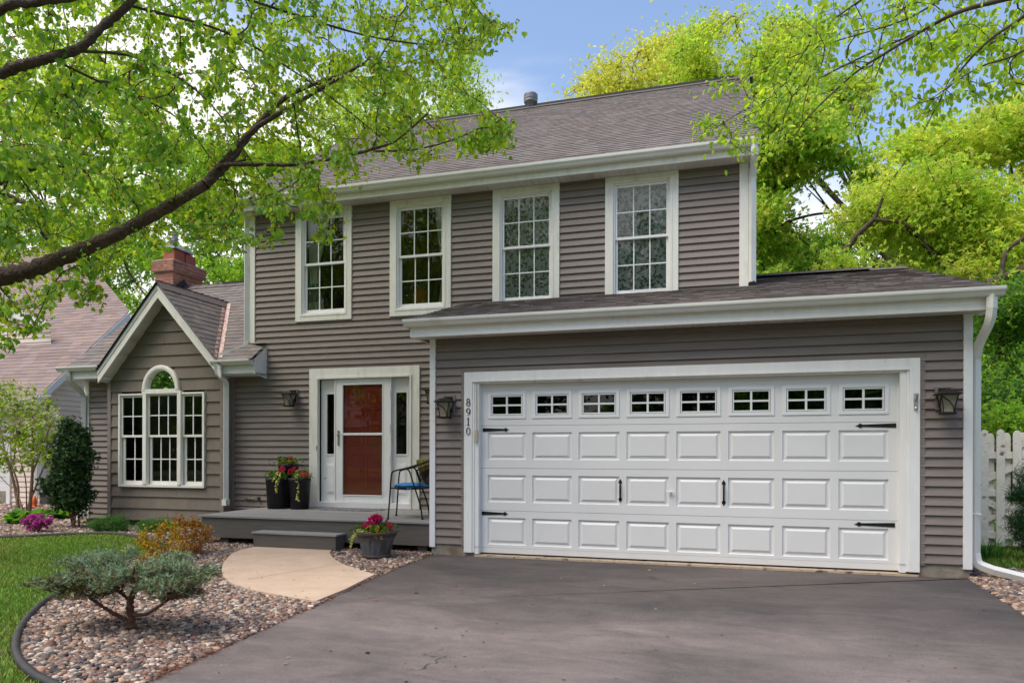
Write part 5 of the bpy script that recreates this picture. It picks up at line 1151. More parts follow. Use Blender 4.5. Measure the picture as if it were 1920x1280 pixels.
# ---- the big maple whose limbs reach in from the left
def maple():
    r = np.random.default_rng(21)
    root = empty('maple_tree', (-9.3, 5.6, 0), 'large maple with dark limbs and bright green leaves reaching over the lawn from the left', 'tree')
    T0 = Vector((-9.3, 5.6, 0)); F0 = Vector((-9.1, 5.7, 2.55)); A = lambda x, y, Y: atY(x, y, Y)
    L1 = [F0, A(-90, 548, 6.1), A(0, 520, 6.3), A(60, 505, 6.35), A(130, 478, 6.4), A(215, 441, 6.5), A(300, 396, 6.6), A(385, 346, 6.7)]
    L1a = [A(378, 350, 6.69), A(395, 330, 6.72), A(430, 290, 6.8), A(470, 248, 6.9), A(520, 215, 7.0), A(600, 168, 7.2), A(680, 120, 7.4)]
    L1c = [A(385, 346, 6.7), A(425, 308, 6.85), A(470, 250, 7.2), A(540, 180, 7.6), A(640, 140, 7.9), A(665, 127, 8.0)]
    L1b = [A(405, 318, 6.75), A(425, 309, 6.7), A(500, 309, 6.8), A(560, 308, 6.9), A(650, 292, 7.1), A(705, 278, 7.2), A(745, 262, 7.3), A(800, 215, 7.4)]
    L1d = [A(700, 284, 7.15), A(780, 280, 7.2), A(850, 262, 7.3), A(900, 240, 7.35)]
    TR = [T0 + Vector((0, 0, -.1)), Vector((-9.28, 5.6, 1.0)), Vector((-9.2, 5.65, 1.9)), F0, Vector((-9.1, 5.5, 3.6)), Vector((-8.9, 5.3, 5.0)), Vector((-8.6, 5.2, 7.0))]
    L2 = [Vector((-9.1, 5.5, 3.6)), A(-60, 185, 5.2), A(15, 133, 5.3), A(60, 118, 5.35), A(95, 108, 5.4), A(150, 90, 5.5), A(190, 52, 5.6), A(240, 10, 5.7), A(275, -40, 5.8)]
    L3 = [Vector((-8.9, 5.3, 5.0)), A(-20, 30, 4.9), A(60, 6, 5.0), A(140, -5, 5.1), A(240, -30, 5.2)]
    L4 = [Vector((-9.12, 5.5, 3.4)), A(-80, 370, 6.4), A(0, 342, 6.8), A(55, 318, 7.0), A(120, 312, 7.2), A(200, 330, 7.4)]
    L5 = [A(-80, 370, 6.4), A(-20, 358, 6.0), A(20, 368, 6.0), A(55, 392, 6.05), A(80, 440, 6.1), A(100, 455, 6.1)]
    L6 = [A(140, 95, 5.48), A(260, 110, 5.9), A(380, 180, 6.3), A(470, 300, 6.7), A(520, 370, 6.9)]
    L7 = [A(275, -40, 5.8), A(400, -20, 6.2), A(560, 30, 6.8), A(700, 70, 7.3), A(830, 85, 7.6), A(900, 70, 7.7)]
    L8 = [A(95, 110, 5.4), A(200, 160, 6.0), A(330, 220, 6.6), A(420, 330, 7.2)]
    L9 = [A(240, 10, 5.7), A(420, 60, 6.4), A(560, 140, 7.0), A(680, 230, 7.5), A(760, 300, 7.8)]
    limbs = [(TR, .26, .13), (L1, .118, .058), (L1a, .044, .015), (L1c, .056, .012), (L1b, .026, .011), (L1d, .013, .006), (L2, .058, .034), (L3, .045, .028), (L4, .06, .012), (L5, .035, .012), (L6, .015, .005), (L7, .018, .006), (L8, .014, .005), (L9, .014, .005)]
    poly = [(-60, -60), (905, -60), (912, 20), (945, 60), (900, 90), (880, 130), (860, 165), (800, 180), (790, 215), (860, 225), (960, 225), (955, 270), (880, 275), (800, 300), (720, 305), (680, 330), (625, 350), (645, 400), (600, 400), (560, 380), (520, 400), (470, 385), (478, 455), (430, 470), (380, 465), (330, 440), (280, 470), (215, 520), (150, 520), (100, 560), (60, 600), (-60, 610)]
    LIMB = [(p[0], p[1]) for p in ((-90, 548), (0, 520), (60, 505), (130, 478), (215, 441), (300, 396), (385, 346), (430, 300), (520, 215), (600, 168), (15, 133), (95, 108), (150, 90), (190, 52), (240, 10))]
    segs = [(LIMB[i], LIMB[i + 1]) for i in range(9)] + [(LIMB[i], LIMB[i + 1]) for i in range(10, 14)]
    def clear(x, y, w_):       # the big limbs carry few twigs on their near side
        for a, b in segs:
            ax, ay = a; bx_, by_ = b; t = max(0, min(1, ((x - ax) * (bx_ - ax) + (y - ay) * (by_ - ay)) / ((bx_ - ax) ** 2 + (by_ - ay) ** 2)))
            if math.hypot(x - ax - t * (bx_ - ax), y - ay - t * (by_ - ay)) < w_: return True
        return False
    A_ = mask_points([poly], 1750, lambda x, y: (6.9 if clear(x, y, 42) else 4.9 + max(0, x) / 900 * 2.0), lambda x, y: 8.0 + min(1, max(0, x) / 700) * 1.2, r)
    # a few hanging sprays near the camera
    for (x, y, Y) in ((575, 395, 6.9), (628, 398, 6.95), (588, 330, 6.9), (512, 438, 6.9), (610, 440, 7.0), (165, 560, 6.2), (170, 545, 6.2), (60, 610, 6.1), (20, 640, 6.1), (165, 500, 6.3), (950, 245, 7.4), (930, 262, 7.4), (915, 225, 7.4), (895, 268, 7.4), (940, 62, 7.7), (905, 45, 7.7), (880, 25, 7.7), (860, 55, 7.7)):
        for q in range(4): p = atY(x + r.normal(0, 9), y + r.normal(0, 7) - 6, Y + r.normal(0, .08)); A_.append(tuple(p))
    G = grow(limbs, A_, 5, step=.14, rtip=.0026, expo=.40, fwd=.55, droop=.04)
    limb_mesh('trunk', limbs, root, M['bark'], 3, .09, 14); twig_mesh('twigs', G, root, M['bark'], 5)
    P, D = leaf_points(G, 6, r, .045, 4); n = len(P)
    Dn = D * .55 + np.stack([r.normal(0, .35, n), r.normal(0, .35, n), -1.1 + r.normal(0, .30, n)], 1); P = P + np.stack([r.normal(0, .03, n), r.normal(0, .03, n), -r.uniform(0, .035, n)], 1)
    cols = cpick([(112, 158, 50), (130, 172, 54), (100, 148, 54), (148, 184, 58), (92, 138, 54), (160, 188, 64), (118, 162, 66)], n, r, .16)
    hi = np.clip((P[:, 1] - 6.8) / 1.6, 0, 1)[:, None] * .4; cols = cols * (1 - hi) + np.array(lin((176, 198, 62))) * hi
    sz = np.where(P[:, 1] < 6.0, .074, .062) * r.uniform(.6, 1.2, n)
    scatter('leaves', P, Dn, sz, tri_leaf('maple'), cols, root, M['leaf'], 1, .25)
    k = r.uniform(0, 1, n) < .16; Pk = P[k] + r.normal(0, .015, (k.sum(), 3)); m_ = len(Pk)      # reddish seed clusters
    scatter('seed_clusters', Pk, np.stack([r.normal(0, .5, m_), r.normal(0, .5, m_), -np.ones(m_)], 1), .034, sprig(4, .6, 'diamond', 4), cpick([(150, 92, 50), (134, 70, 44), (170, 122, 60)], m_, r), root, M['needle'], 2)
maple()

# ---- birch twigs hanging in from the upper right
def birch():
    r = np.random.default_rng(31); A = lambda x, y, Y: atY(x, y, Y)
    root = empty('birch_tree', (6.6, 5.4, 0), 'birch with thin drooping twigs and small scattered leaves entering from the upper right', 'tree')
    F0 = Vector((6.5, 5.4, 5.2)); TR = [Vector((6.6, 5.4, -.1)), Vector((6.55, 5.4, 2)), Vector((6.5, 5.45, 4)), F0, Vector((6.2, 5.4, 7.5))]
    limbs = [(TR, .15, .06),
             ([F0, A(2080, -60, 5.8), A(1960, -20, 6.0), A(1880, 0, 6.1), A(1800, 22, 6.1), A(1740, 52, 6.2), A(1660, 100, 6.3), A(1600, 140, 6.4), A(1520, 215, 6.5), A(1480, 270, 6.6)], .026, .003),
             ([Vector((6.4, 5.4, 6.3)), A(1900, -80, 6.2), A(1780, -10, 6.4), A(1690, 40, 6.5), A(1560, 80, 6.6), A(1440, 125, 6.8), A(1350, 165, 6.9)], .012, .002),
             ([Vector((6.3, 5.4, 6.8)), A(1800, -120, 6.4), A(1660, -30, 6.5), A(1540, 55, 6.6), A(1500, 110, 6.7), A(1430, 200, 6.8), A(1340, 240, 6.9)], .012, .002),
             ([A(1740, 52, 6.2), A(1600, 115, 6.5), A(1500, 165, 6.7), A(1400, 205, 6.9), A(1350, 235, 7.0)], .010, .003),
             ([A(1960, -20, 6.0), A(1920, 30, 6.0), A(1850, 80, 6.1), A(1780, 160, 6.2), A(1730, 250, 6.3)], .016, .003),
             ([A(2080, -60, 5.8), A(2000, 40, 5.9), A(1910, 100, 6.0), A(1830, 130, 6.1), A(1740, 190, 6.2)], .016, .003),
             ([A(1920, 30, 6.0), A(1870, 75, 6.3), A(1800, 120, 6.4), A(1750, 210, 6.5)], .01, .003),
             ([A(1660, 100, 6.3), A(1640, 150, 6.4), A(1620, 200, 6.4), A(1590, 260, 6.5)], .006, .002)]
    P1 = [(1300, 165), (1400, 120), (1470, 30), (1560, -30), (1960, -60), (1960, 60), (1900, 110), (1700, 100), (1640, 110), (1560, 190), (1500, 250), (1440, 300), (1370, 290), (1310, 265), (1420, 190)]
    P2 = [(1640, 90), (1960, 40), (1960, 170), (1860, 210), (1790, 215), (1720, 260), (1650, 250), (1560, 240), (1600, 180)]
    A_ = mask_points([[(1940, -260), (2500, -420), (2700, 40), (2300, 160), (1960, 150)]], 230, 5.0, 7.0, r) + mask_points([P1], 330, 6.0, 7.2, r) + mask_points([P2], 170, 6.0, 6.9, r) + mask_points([[(1300, 225), (1345, 215), (1350, 245), (1310, 262)]], 14, 6.9, 7.1, r)
    G = grow(limbs, A_, 9, step=.11, rtip=.0018, expo=.36, fwd=.7, droop=.12)
    limb_mesh('trunk', limbs, root, M['bark_dk'], 3, .02, 6); twig_mesh('twigs', G, root, M['bark_dk'], 4)
    P, D = leaf_points(G, 3, r, .05, 5); n = len(P); Dn = D * .4 + np.stack([r.normal(0, .5, n), r.normal(0, .5, n), -.9 + r.normal(0, .4, n)], 1)
    scatter('leaves', P, Dn, .050, tri_leaf('ovate'), cpick([(150, 188, 60), (166, 198, 66), (132, 176, 60), (178, 204, 86), (124, 164, 60)], n, r), root, M['leaf'], 3, .35)
birch()

# ---- trees behind the house: clumps of foliage carried on a forking skeleton
def bgtree(name, label, base, polys, hubs, cols, nleaf, lsize, Y, seed, trunk_r=.22, limbs_px=(), group='spring trees behind the house', barkm='bark_dk', dY=2.2, natt=700, gate=-.55):
    """polys: outlines of the leafy mass at distance Y, filled through a real depth of 2*dY; hubs: (px, py) where the main limbs end"""
    r = np.random.default_rng(seed); root = empty(name, base, label, 'tree', group)
    H_ = [atY(x, y, Y + r.uniform(-.6, .6)) for x, y in hubs]; c0 = sum(H_, Vector((0, 0, 0))) / len(H_)
    fork = Vector(base) * .45 + c0 * .55; fork.z = min(H_, key=lambda q: q.z).z * .62
    limbs = [([Vector(base) - Vector((0, 0, .1)), Vector(base).lerp(fork, .5) + Vector((r.normal(0, .1), 0, 0)), fork], trunk_r, trunk_r * .5)]
    for o in H_:
        L_ = (o - fork).length; mid = fork.lerp(o, .5) + Vector((r.normal(0, .07 * L_), r.normal(0, .07 * L_), r.uniform(-.06, .03) * L_)); limbs.append(([fork, mid, o], trunk_r * .24, trunk_r * .06))
    for pxs, r0, r1 in limbs_px: limbs.append(([atY(x, y, Y + d) for x, y, d in pxs], r0, r1))
    ph = r.uniform(0, 6.28, 4); nleaf = int(nleaf * .50); gate += .75; dY *= .8; natt = int(natt * .8); lsize *= 1.12
    def keep(p): return math.sin(p.x * 1.7 + ph[0] + math.sin(p.z * 1.1)) + math.sin(p.z * 3.0 + p.x * .8 + ph[1]) + .8 * math.sin(p.y * 1.9 + p.z * .9 + ph[2]) > gate
    att = mask_points(polys, natt, Y - dY, Y + dY, r, keep)
    G = grow(limbs, att, seed, step=.28, rtip=.0075 * Y / 20, expo=.42, fwd=.6)
    limb_mesh('trunk', limbs, root, M[barkm], seed, .05, 8); twig_mesh('twigs', G, root, M[barkm], 3)
    PP, DD, par, rad, tips, nl = G; n = nleaf; t = tips[r.integers(0, len(tips), n)]; hop = r.integers(0, 4, n)
    for k in range(3): m_ = (hop > k) & (par[t] >= nl); t = np.where(m_, par[t], t)
    b = np.where(par[t] >= 0, par[t], t); w_ = r.uniform(0, 1, n)[:, None]; P = PP[t] * (1 - w_) + PP[b] * w_ + r.normal(0, 1, (n, 3)) * np.array([.24, .24, .17]) * (Y / 18) * r.uniform(.3, 1.4, n)[:, None]
    D = DD[t] * .4 + r.normal(0, .75, (n, 3)) + np.array([0, 0, -.25])
    tc_ = cpick(cols, len(PP), r, .08)[t] * r.uniform(.8, 1.2, n)[:, None]
    scatter('crown', P, D, lsize, sprig(5, 1.0, 'diamond', seed), tc_, root, M['oakleaf'], seed, .35)
    return root
YG = [(184, 208, 78), (198, 214, 84), (172, 200, 78), (162, 192, 80), (202, 208, 96), (186, 194, 92)]
YY = [(200, 204, 92), (208, 210, 98), (190, 198, 90), (184, 184, 100), (196, 202, 86)]
GG = [(140, 180, 62), (156, 190, 68), (124, 166, 62), (172, 198, 76), (148, 184, 70)]
DG = [(92, 140, 64), (106, 152, 68), (80, 124, 60), (126, 162, 78), (98, 144, 72)]
bgtree('oak_tree', 'distant rounded oak in yellow-green leaf rising behind the middle of the roof ridge', (6.5, 30, 0),
       [[(1035, 215), (1055, 185), (1095, 150), (1130, 120), (1185, 92), (1240, 72), (1290, 70), (1320, 110), (1320, 230)]], [(1110, 165), (1190, 120), (1260, 100), (1290, 150), (1160, 180)], YY, 17000, .12, 30, 41, .3, natt=480)
bgtree('oak_tree', 'tall lime green oak crown over the right end of the roof ridge', (8.5, 24, 0),
       [[(1255, 130), (1280, 70), (1330, 45), (1385, 22), (1440, 30), (1480, 22), (1530, 45), (1580, 60), (1630, 110), (1640, 180), (1590, 240), (1500, 280), (1380, 290), (1290, 210)]], [(1310, 110), (1390, 75), (1470, 85), (1550, 120), (1590, 180), (1420, 170), (1500, 200)], YG, 30000, .105, 24, 42, .3, natt=950)
bgtree('oak_tree', 'spreading oak with exposed dark branches just right of the upper storey', (8.0, 20.5, 0),
       [[(1400, 200), (1480, 170), (1560, 190), (1640, 250), (1650, 330), (1600, 400), (1540, 430), (1480, 400), (1400, 440)], [(1400, 440), (1480, 430), (1520, 470), (1500, 530), (1400, 540)]], [(1460, 260), (1540, 250), (1600, 310), (1500, 340), (1440, 400)], YG[2:] + GG[:3], 26000, .092, 20.5, 43, .2,
       [([(1385, 400, 0), (1440, 375, 0), (1490, 340, 0), (1550, 310, 0), (1600, 300, 0)], .10, .03), ([(1385, 440, 0), (1460, 430, 0), (1520, 450, 0)], .05, .02), ([(1385, 465, .2), (1480, 415, 0), (1560, 400, 0), (1600, 425, 0)], .055, .015), ([(1440, 375, 0), (1500, 300, 0), (1530, 230, 0)], .04, .012)], natt=800, gate=-.2)
bgtree('oak_tree', 'big bright yellow-green oak filling the right side above the garage', (10.2, 17.5, 0),
       [[(1560, 430), (1600, 350), (1650, 290), (1700, 250), (1760, 225), (1820, 230), (1880, 190), (1990, 170), (2200, 200), (2260, 420), (2120, 560), (1990, 540), (1880, 540), (1760, 500), (1640, 520), (1560, 520)]], [(1640, 380), (1700, 310), (1790, 280), (1880, 260), (1700, 430), (1800, 400), (1900, 380), (1620, 470), (1850, 470), (2060, 330), (2120, 450)], YG, 84000, .078, 17.5, 44, .24,
       [([(1565, 500, -.6), (1600, 450, -.8), (1640, 410, -1.0)], .085, .05), ([(1640, 412, -1.0), (1690, 418, -1.1), (1720, 440, -1.1), (1745, 470, -1.1)], .035, .02), ([(1640, 410, -1.0), (1665, 350, -1.0), (1700, 300, -1)], .035, .012), ([(1690, 418, -1.1), (1760, 370, -1.1), (1820, 360, -1)], .02, .008), ([(1850, 532, -2), (1875, 522, -2), (1920, 505, -2), (1990, 480, -2)], .07, .09), ([(1875, 522, -2), (1888, 470, -2), (1925, 440, -2), (1960, 380, -2)], .05, .03)], natt=2250, gate=-.75)
bgtree('oak_tree', 'yellow oak top at the far right edge against the sky', (15.5, 23, 0),
       [[(1800, 260), (1850, 215), (1900, 180), (1990, 150), (2180, 130), (2260, 330), (1990, 350), (1830, 320)]], [(1880, 220), (1940, 200), (1960, 270), (2120, 230)], YY, 20000, .10, 23, 45, .2, natt=600)
bgtree('oak_tree', 'low light green tree showing between the upper storey and the garage ridge', (7.5, 26, 0),
       [[(1400, 470), (1500, 450), (1620, 440), (1760, 440), (1990, 450), (1990, 560), (1400, 560)]], [(1450, 500), (1560, 480), (1680, 470), (1800, 490), (1900, 500)], GG, 24000, .12, 26, 46, .2, natt=620, gate=-.5)
bgtree('maple_tree', 'mid green maple beside the garage downspout, behind the picket fence', (6.8, 16, 0),
       [[(1825, 560), (1900, 530), (1990, 540), (2200, 600), (2200, 830), (1835, 830)]], [(1870, 610), (1940, 620), (1880, 720), (1950, 740), (2080, 700)], DG + GG[:2], 38000, .072, 15.5, 47, .13,
       [([(1880, 830, 0), (1872, 700, 0), (1890, 620, 0), (1915, 560, 0)], .13, .06)], group='green trees at the right', natt=980, gate=-.15)
bgtree('maple_tree', 'bright green sapling at the right edge just above the fence', (6.2, 13.4, 0),
       [[(1870, 780), (1900, 750), (1930, 700), (1990, 690), (1990, 830), (1900, 820), (1890, 800)]], [(1910, 780), (1945, 750)], [(140, 180, 62), (156, 190, 72), (124, 166, 58)], 4200, .056, 13.2, 48, .05, group='green trees at the right', natt=170, dY=.8)
bgtree('maple_tree', 'fresh green tree behind the chimney between the two houses', (-15.5, 22, 0),
       [[(120, 420), (180, 330), (300, 270), (460, 250), (600, 260), (640, 330), (560, 400), (520, 560), (150, 600)]], [(200, 420), (300, 360), (420, 340), (520, 330), (300, 470), (420, 460), (240, 520), (420, 520)], GG + [(128, 176, 48), (166, 196, 64)], 46000, .105, 21, 49, .26, group='green trees behind the left wing', natt=1300, gate=-.7)
bgtree('maple_tree', 'green tree far left behind the neighbouring roof', (-26, 24, 0),
       [[(-100, 100), (60, 60), (200, 90), (330, 150), (340, 280), (200, 380), (120, 480), (-100, 500)]], [(0, 180), (120, 150), (240, 200), (60, 300), (-40, 380), (150, 330)], [(166, 192, 72), (180, 202, 80), (150, 182, 66)], 34000, .125, 24, 50, .26, group='green trees behind the left wing', natt=950, gate=-.5)
bgtree('maple_tree', 'airy pale green tree whose top shows above the left half of the ridge', (-6.5, 24, 0),
       [[(560, 200), (640, 150), (740, 130), (800, 140), (870, 95), (905, 140), (915, 190), (940, 230), (900, 260), (760, 290), (600, 320)]], [(650, 230), (740, 190), (810, 180), (870, 150), (880, 220), (780, 250)], [(170, 196, 76), (184, 206, 84), (152, 184, 70)], 17000, .088, 22, 51, .16, group='green trees behind the left wing', natt=620, gate=-.3)
def pine(base, h, w_, seed, label, n=1500, cols=((62, 88, 66), (74, 100, 76), (52, 76, 56), (88, 112, 84)), L_=.30, cl=0):
    r = np.random.default_rng(seed); root = empty('pine_tree', base, label, 'tree', 'pines'); B = np.array(base)
    mb = MB(); mb.tube([Vector(base), Vector(base) + Vector((0, 0, h))], [.07, .01], 8); P, D = [], []
    for i in range(46):
        z = h * (.12 + .86 * i / 46); a = i * 2.4 + r.normal(0, .2); rr2 = w_ * (1 - .8 * z / h) * r.uniform(.7, 1.1); d = np.array([math.cos(a), math.sin(a), .18]); p0 = B + [0, 0, z]; p1 = p0 + d * rr2
        mb.tube([Vector(p0), Vector((p0 + p1) / 2 + [0, 0, -.03]), Vector(p1)], [.014, .01, .004], 5)
        m = int(n / 46)
        for _ in range(m): t = r.uniform(.25, 1.05); P.append(p0 + (p1 - p0) * t + r.normal(0, .06, 3)); D.append(d + r.normal(0, .45, 3) + [0, 0, .3])
    mb.build('trunk', M['bark_dk'], root); P = np.array(P); D = np.array(D)
    scatter('needles', P, D, L_, needles(26, .9, .012, seed), cpick(cols, len(P), r), root, M['needle'], seed, .2)
pine((5.35, 13.2, 0), 2.7, .95, 61, 'bluish pine behind the picket fence next to the downspout')
pine((-14.6, 12.9, 2.2), 1.5, .9, 62, 'soft pine bough in front of the neighbouring roof', 600, ((108, 132, 66), (122, 146, 76), (92, 116, 60)), .24) if False else None

# ---- distant woods closing the horizon, one mass
def woods():
    r = np.random.default_rng(77); V = []
    n = 110000; a = r.uniform(-3.14, 3.14, n); d = r.uniform(48, 62, n); X = d * np.sin(a); Y = d * np.cos(a)
    keep = r.uniform(0, 1, n) < 1; top = 7 + 2.2 * np.sin(a * 9) + 1.6 * np.sin(a * 23 + 1); Z = r.uniform(0, 1, n) ** .8 * top
    P = np.stack([X, Y, Z], 1); o = scatter('distant_woods', P, r.normal(0, 1, (n, 3)), .75, sprig(4, .8, 'diamond', 8), cpick(GG + DG, n, r, .25), None, M['oakleaf'], 8, .4); tag(o, kind='stuff')
woods()
# ---- trees across the street, seen only in the window glass
for i, (x, y, h) in enumerate(((-33, -13, 13), (-24, -17, 15), (-16, -14, 14), (-9, -18, 15), (-1.5, -15, 14), (7, -17, 14))):
    r = np.random.default_rng(90 + i); root = empty('street_tree', (x, y, 0), ('broad tree far down the street mirrored in the bay window', 'leafy street tree mirrored in the left part of the storm door', 'street tree mirrored in the leftmost upper window', 'tallest street tree mirrored in the middle upper windows', 'street tree mirrored in the middle garage door panes', 'street tree mirrored in the right garage door panes')[i], 'tree', 'trees across the street')
    limbs = [([Vector((x, y, 0)), Vector((x, y, 3)), Vector((x + .3, y, 6))], .3, .18)] + [([Vector((x, y, 2.6 + k * .5)), Vector((x + 2 * math.cos(k * 1.3), y + 1.5 * math.sin(k * 1.3), 5 + k * .6)), Vector((x + 3.6 * math.cos(k * 1.3), y + 2.6 * math.sin(k * 1.3), 6.5 + k * .8))], .10, .03) for k in range(6)]
    q = r.normal(0, 1, (300, 3)); q /= np.linalg.norm(q, axis=1, keepdims=True); q *= (r.uniform(.2, 1, 300) ** .5)[:, None]; att = [(x + a * 4.6, y + b * 3.5, h * .56 + c * h * .42) for a, b, c in q]
    G = grow(limbs, att, i, step=.4, rtip=.012); limb_mesh('trunk', limbs, root, M['bark_dk'], i); twig_mesh('twigs', G, root, M['bark_dk'], 3)
    P, D = leaf_points(G, 14, r, .38, 3); n = len(P); scatter('crown', P, r.normal(0, 1, (n, 3)), .28, sprig(3, .8, 'diamond', 3), cpick(DG, n, r), root, M['oakleaf'], i)

# ================================================================ SHRUBS
def spruce():
    r = np.random.default_rng(13); b = atZ(246, 1188, .0); Y0 = b.y; A = lambda x, y, d=0: atY(x, y, Y0 + d)
    root = empty('dwarf_spruce', b, 'flat-topped blue-green dwarf spruce with bare reddish trunk in the river stones', 'shrub')
    limbs = [([b - Vector((0, 0, .03)), A(246, 1160), A(244, 1130), A(252, 1105), A(262, 1082)], .032, .014),
             ([A(238, 1162), A(215, 1150, -.05), A(190, 1135, -.1), A(165, 1118, -.15), A(145, 1108, -.2)], .016, .008),
             ([A(248, 1152), A(275, 1150, -.05), A(300, 1135, -.1), A(325, 1118, -.15), A(345, 1110, -.2)], .014, .006),
             ([A(246, 1130), A(232, 1115, .1), A(205, 1098, .2), A(180, 1085, .25)], .014, .006), ([A(255, 1110), A(245, 1085, .1), A(235, 1060, .15)], .012, .005),
             ([A(250, 1108), A(285, 1095, .15), A(320, 1080, .2)], .012, .005), ([A(252, 1105), A(250, 1080, -.15), A(252, 1062, -.2)], .012, .005)]
    att = []
    pads = [(165, 1046, 30, 14, .15), (205, 1040, 38, 15, .1), (150, 1072, 52, 16, .0), (118, 1090, 42, 15, -.1), (105, 1080, 24, 10, .0), (190, 1074, 50, 16, -.1), (240, 1074, 42, 14, -.15), (255, 1068, 30, 12, .1), (310, 1046, 30, 14, .15), (330, 1068, 42, 16, .0), (300, 1080, 38, 14, -.1), (352, 1090, 36, 15, -.1), (372, 1074, 26, 12, .05), (285, 1060, 26, 12, .1), (160, 1100, 40, 8, -.1), (350, 1104, 26, 8, .0)]
    for px, py, rx, ry, d in pads:
        px = 240 + (px - 240) * .84; py += 7; rx *= .8
        o = A(px, py, d); sub = []; rX = (A(px + rx, py, d) - o).length; rZ = (A(px, py + ry, d) - o).length; m = int(rx * 6.0)
        for _ in range(7): q = r.normal(0, 1, 3); q /= np.linalg.norm(q); sub.append(q * r.uniform(.45, 1.1))
        for _ in range(m):
            q = sub[r.integers(0, 7)] + r.normal(0, .23, 3); att.append((o.x + q[0] * rX, o.y + q[1] * .24, o.z + q[2] * rZ))
    dead = []
    for _ in range(150):
        x, y = r.uniform(140, 365), r.uniform(1092, 1135)
        if abs(x - 250) * .22 + 1098 < y + 14: pass
        o = A(x, min(y, 1150 - abs(x - 250) * .28), r.uniform(-.2, .25)); dead.append(tuple(o))
    GD_ = grow(limbs, dead, 8, step=.04, rtip=.0011, expo=.34, fwd=.5, droop=.05); twig_mesh('dead_twigs', GD_, root, M['bark_red'], 4)
    G = grow(limbs, att, 3, step=.05, rtip=.0016, expo=.36, fwd=.35); limb_mesh('trunk', limbs, root, M['bark_red'], 4, .16, 10); twig_mesh('twigs', G, root, M['bark_red'], 4)
    PP, DD, par, rad, tips, nl = G; t = np.repeat(tips, 3); n = len(t); ctr = np.array(A(240, 1110)); out_ = PP[t] - ctr; out_ /= np.linalg.norm(out_, axis=1, keepdims=True)
    D = DD[t] * .6 + out_ * .6 + np.array([0, 0, .25]) + r.normal(0, .35, (n, 3)); P = PP[t] + r.normal(0, .012, (n, 3)) - D * .02
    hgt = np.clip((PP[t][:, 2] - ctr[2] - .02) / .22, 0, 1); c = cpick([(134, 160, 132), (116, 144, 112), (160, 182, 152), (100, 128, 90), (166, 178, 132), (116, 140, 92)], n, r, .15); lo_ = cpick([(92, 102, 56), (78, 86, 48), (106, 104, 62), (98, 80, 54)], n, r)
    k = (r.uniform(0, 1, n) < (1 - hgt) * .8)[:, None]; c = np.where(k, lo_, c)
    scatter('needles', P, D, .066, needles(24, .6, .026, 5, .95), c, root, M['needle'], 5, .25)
    m = (r.uniform(0, 1, n) < .28) & (hgt > .25); scatter('new_shoots', P[m] + D[m] * .03, D[m], .030, needles(18, .8, .035, 6, .7), cpick([(196, 204, 150), (180, 196, 150), (206, 190, 140)], m.sum(), r), root, M['needle'], 6)
spruce()
def bush(name, label, base, clumps, Y, cols, nl_, ls, seed, tmpl='ovate', group=None, barkm='bark_red', stems=7, mtl='leaf', flower=None, step=.05, sp_=.02, rt_=.0016):
    r = np.random.default_rng(seed); root = empty(name, base, label, 'shrub', group); att = []; C = []
    for px, py, rx, ry in clumps:
        o = atY(px, py, Y); rX = (atY(px + rx, py, Y) - o).length; rZ = (atY(px, py + ry, Y) - o).length; C.append(o); m = int(rx * ry / 9) + 8
        for _ in range(m): q = r.normal(0, 1, 3); q /= np.linalg.norm(q); q *= r.uniform(.3, 1) ** .5 * r.uniform(.75, 1.35); att.append((o.x + q[0] * rX, o.y + q[1] * rX * .8, max(.05, o.z + q[2] * rZ)))
    bb = Vector(base); limbs = []
    for k in range(stems): c = C[k % len(C)]; limbs.append(([bb + Vector((r.normal(0, .03), r.normal(0, .03), 0)), bb.lerp(c, .5) + Vector((r.normal(0, .04), r.normal(0, .04), .03)), c + Vector((r.normal(0, .06), r.normal(0, .06), 0))], rt_ * 4, rt_ * 1.5))
    G = grow(limbs, att, seed, step=step, rtip=rt_, expo=.3); limb_mesh('stems', limbs, root, M[barkm], seed, .02, 6); twig_mesh('twigs', G, root, M[barkm], 3)
    PP, DD, par, rad, tips, n0 = G; t = tips[r.integers(0, len(tips), nl_)]; w_ = r.uniform(0, 2.5, nl_)[:, None]; P = PP[t] - DD[t] * w_ * step * .8 + r.normal(0, sp_, (nl_, 3)); D = DD[t] * .6 + r.normal(0, .6, (nl_, 3)) + np.array([0, 0, .15])
    T = tri_leaf(tmpl) if isinstance(tmpl, str) else tmpl
    scatter('leaves', P, D, ls, T, cpick(cols, nl_, r, .18), root, M[mtl], seed, .3)
    if flower:
        fc, fn_, fs, where = flower; t = tips[r.integers(0, len(tips), fn_)]; P = PP[t] + r.normal(0, sp_ * .6, (fn_, 3)); scatter('flowers', P, r.normal(0, .7, (fn_, 3)) + np.array([0, 0, .6]), fs, sprig(5, 1.2, 'ovate', 2), cpick(fc, fn_, r, .12), root, M['petal'], seed)
    return root
SP = [(206, 170, 40), (196, 140, 36), (180, 100, 40), (170, 176, 50), (214, 184, 60), (160, 78, 40)]
b = atZ(305, 1052, .01)
bush('spirea_shrub', 'yellow and orange leafed spirea behind the dwarf spruce', b, [(285, 1022, 24, 22), (318, 1010, 24, 24), (300, 1045, 36, 16), (278, 1055, 18, 12), (300, 990, 12, 12), (332, 1035, 20, 16), (270, 1005, 10, 16), (325, 985, 8, 10)], b.y, [(196, 168, 52), (180, 132, 44), (150, 158, 58), (204, 180, 70), (168, 112, 52), (130, 146, 56)], 1900, .026, 70, group='spirea shrubs')
b = atZ(362, 1040, .01)
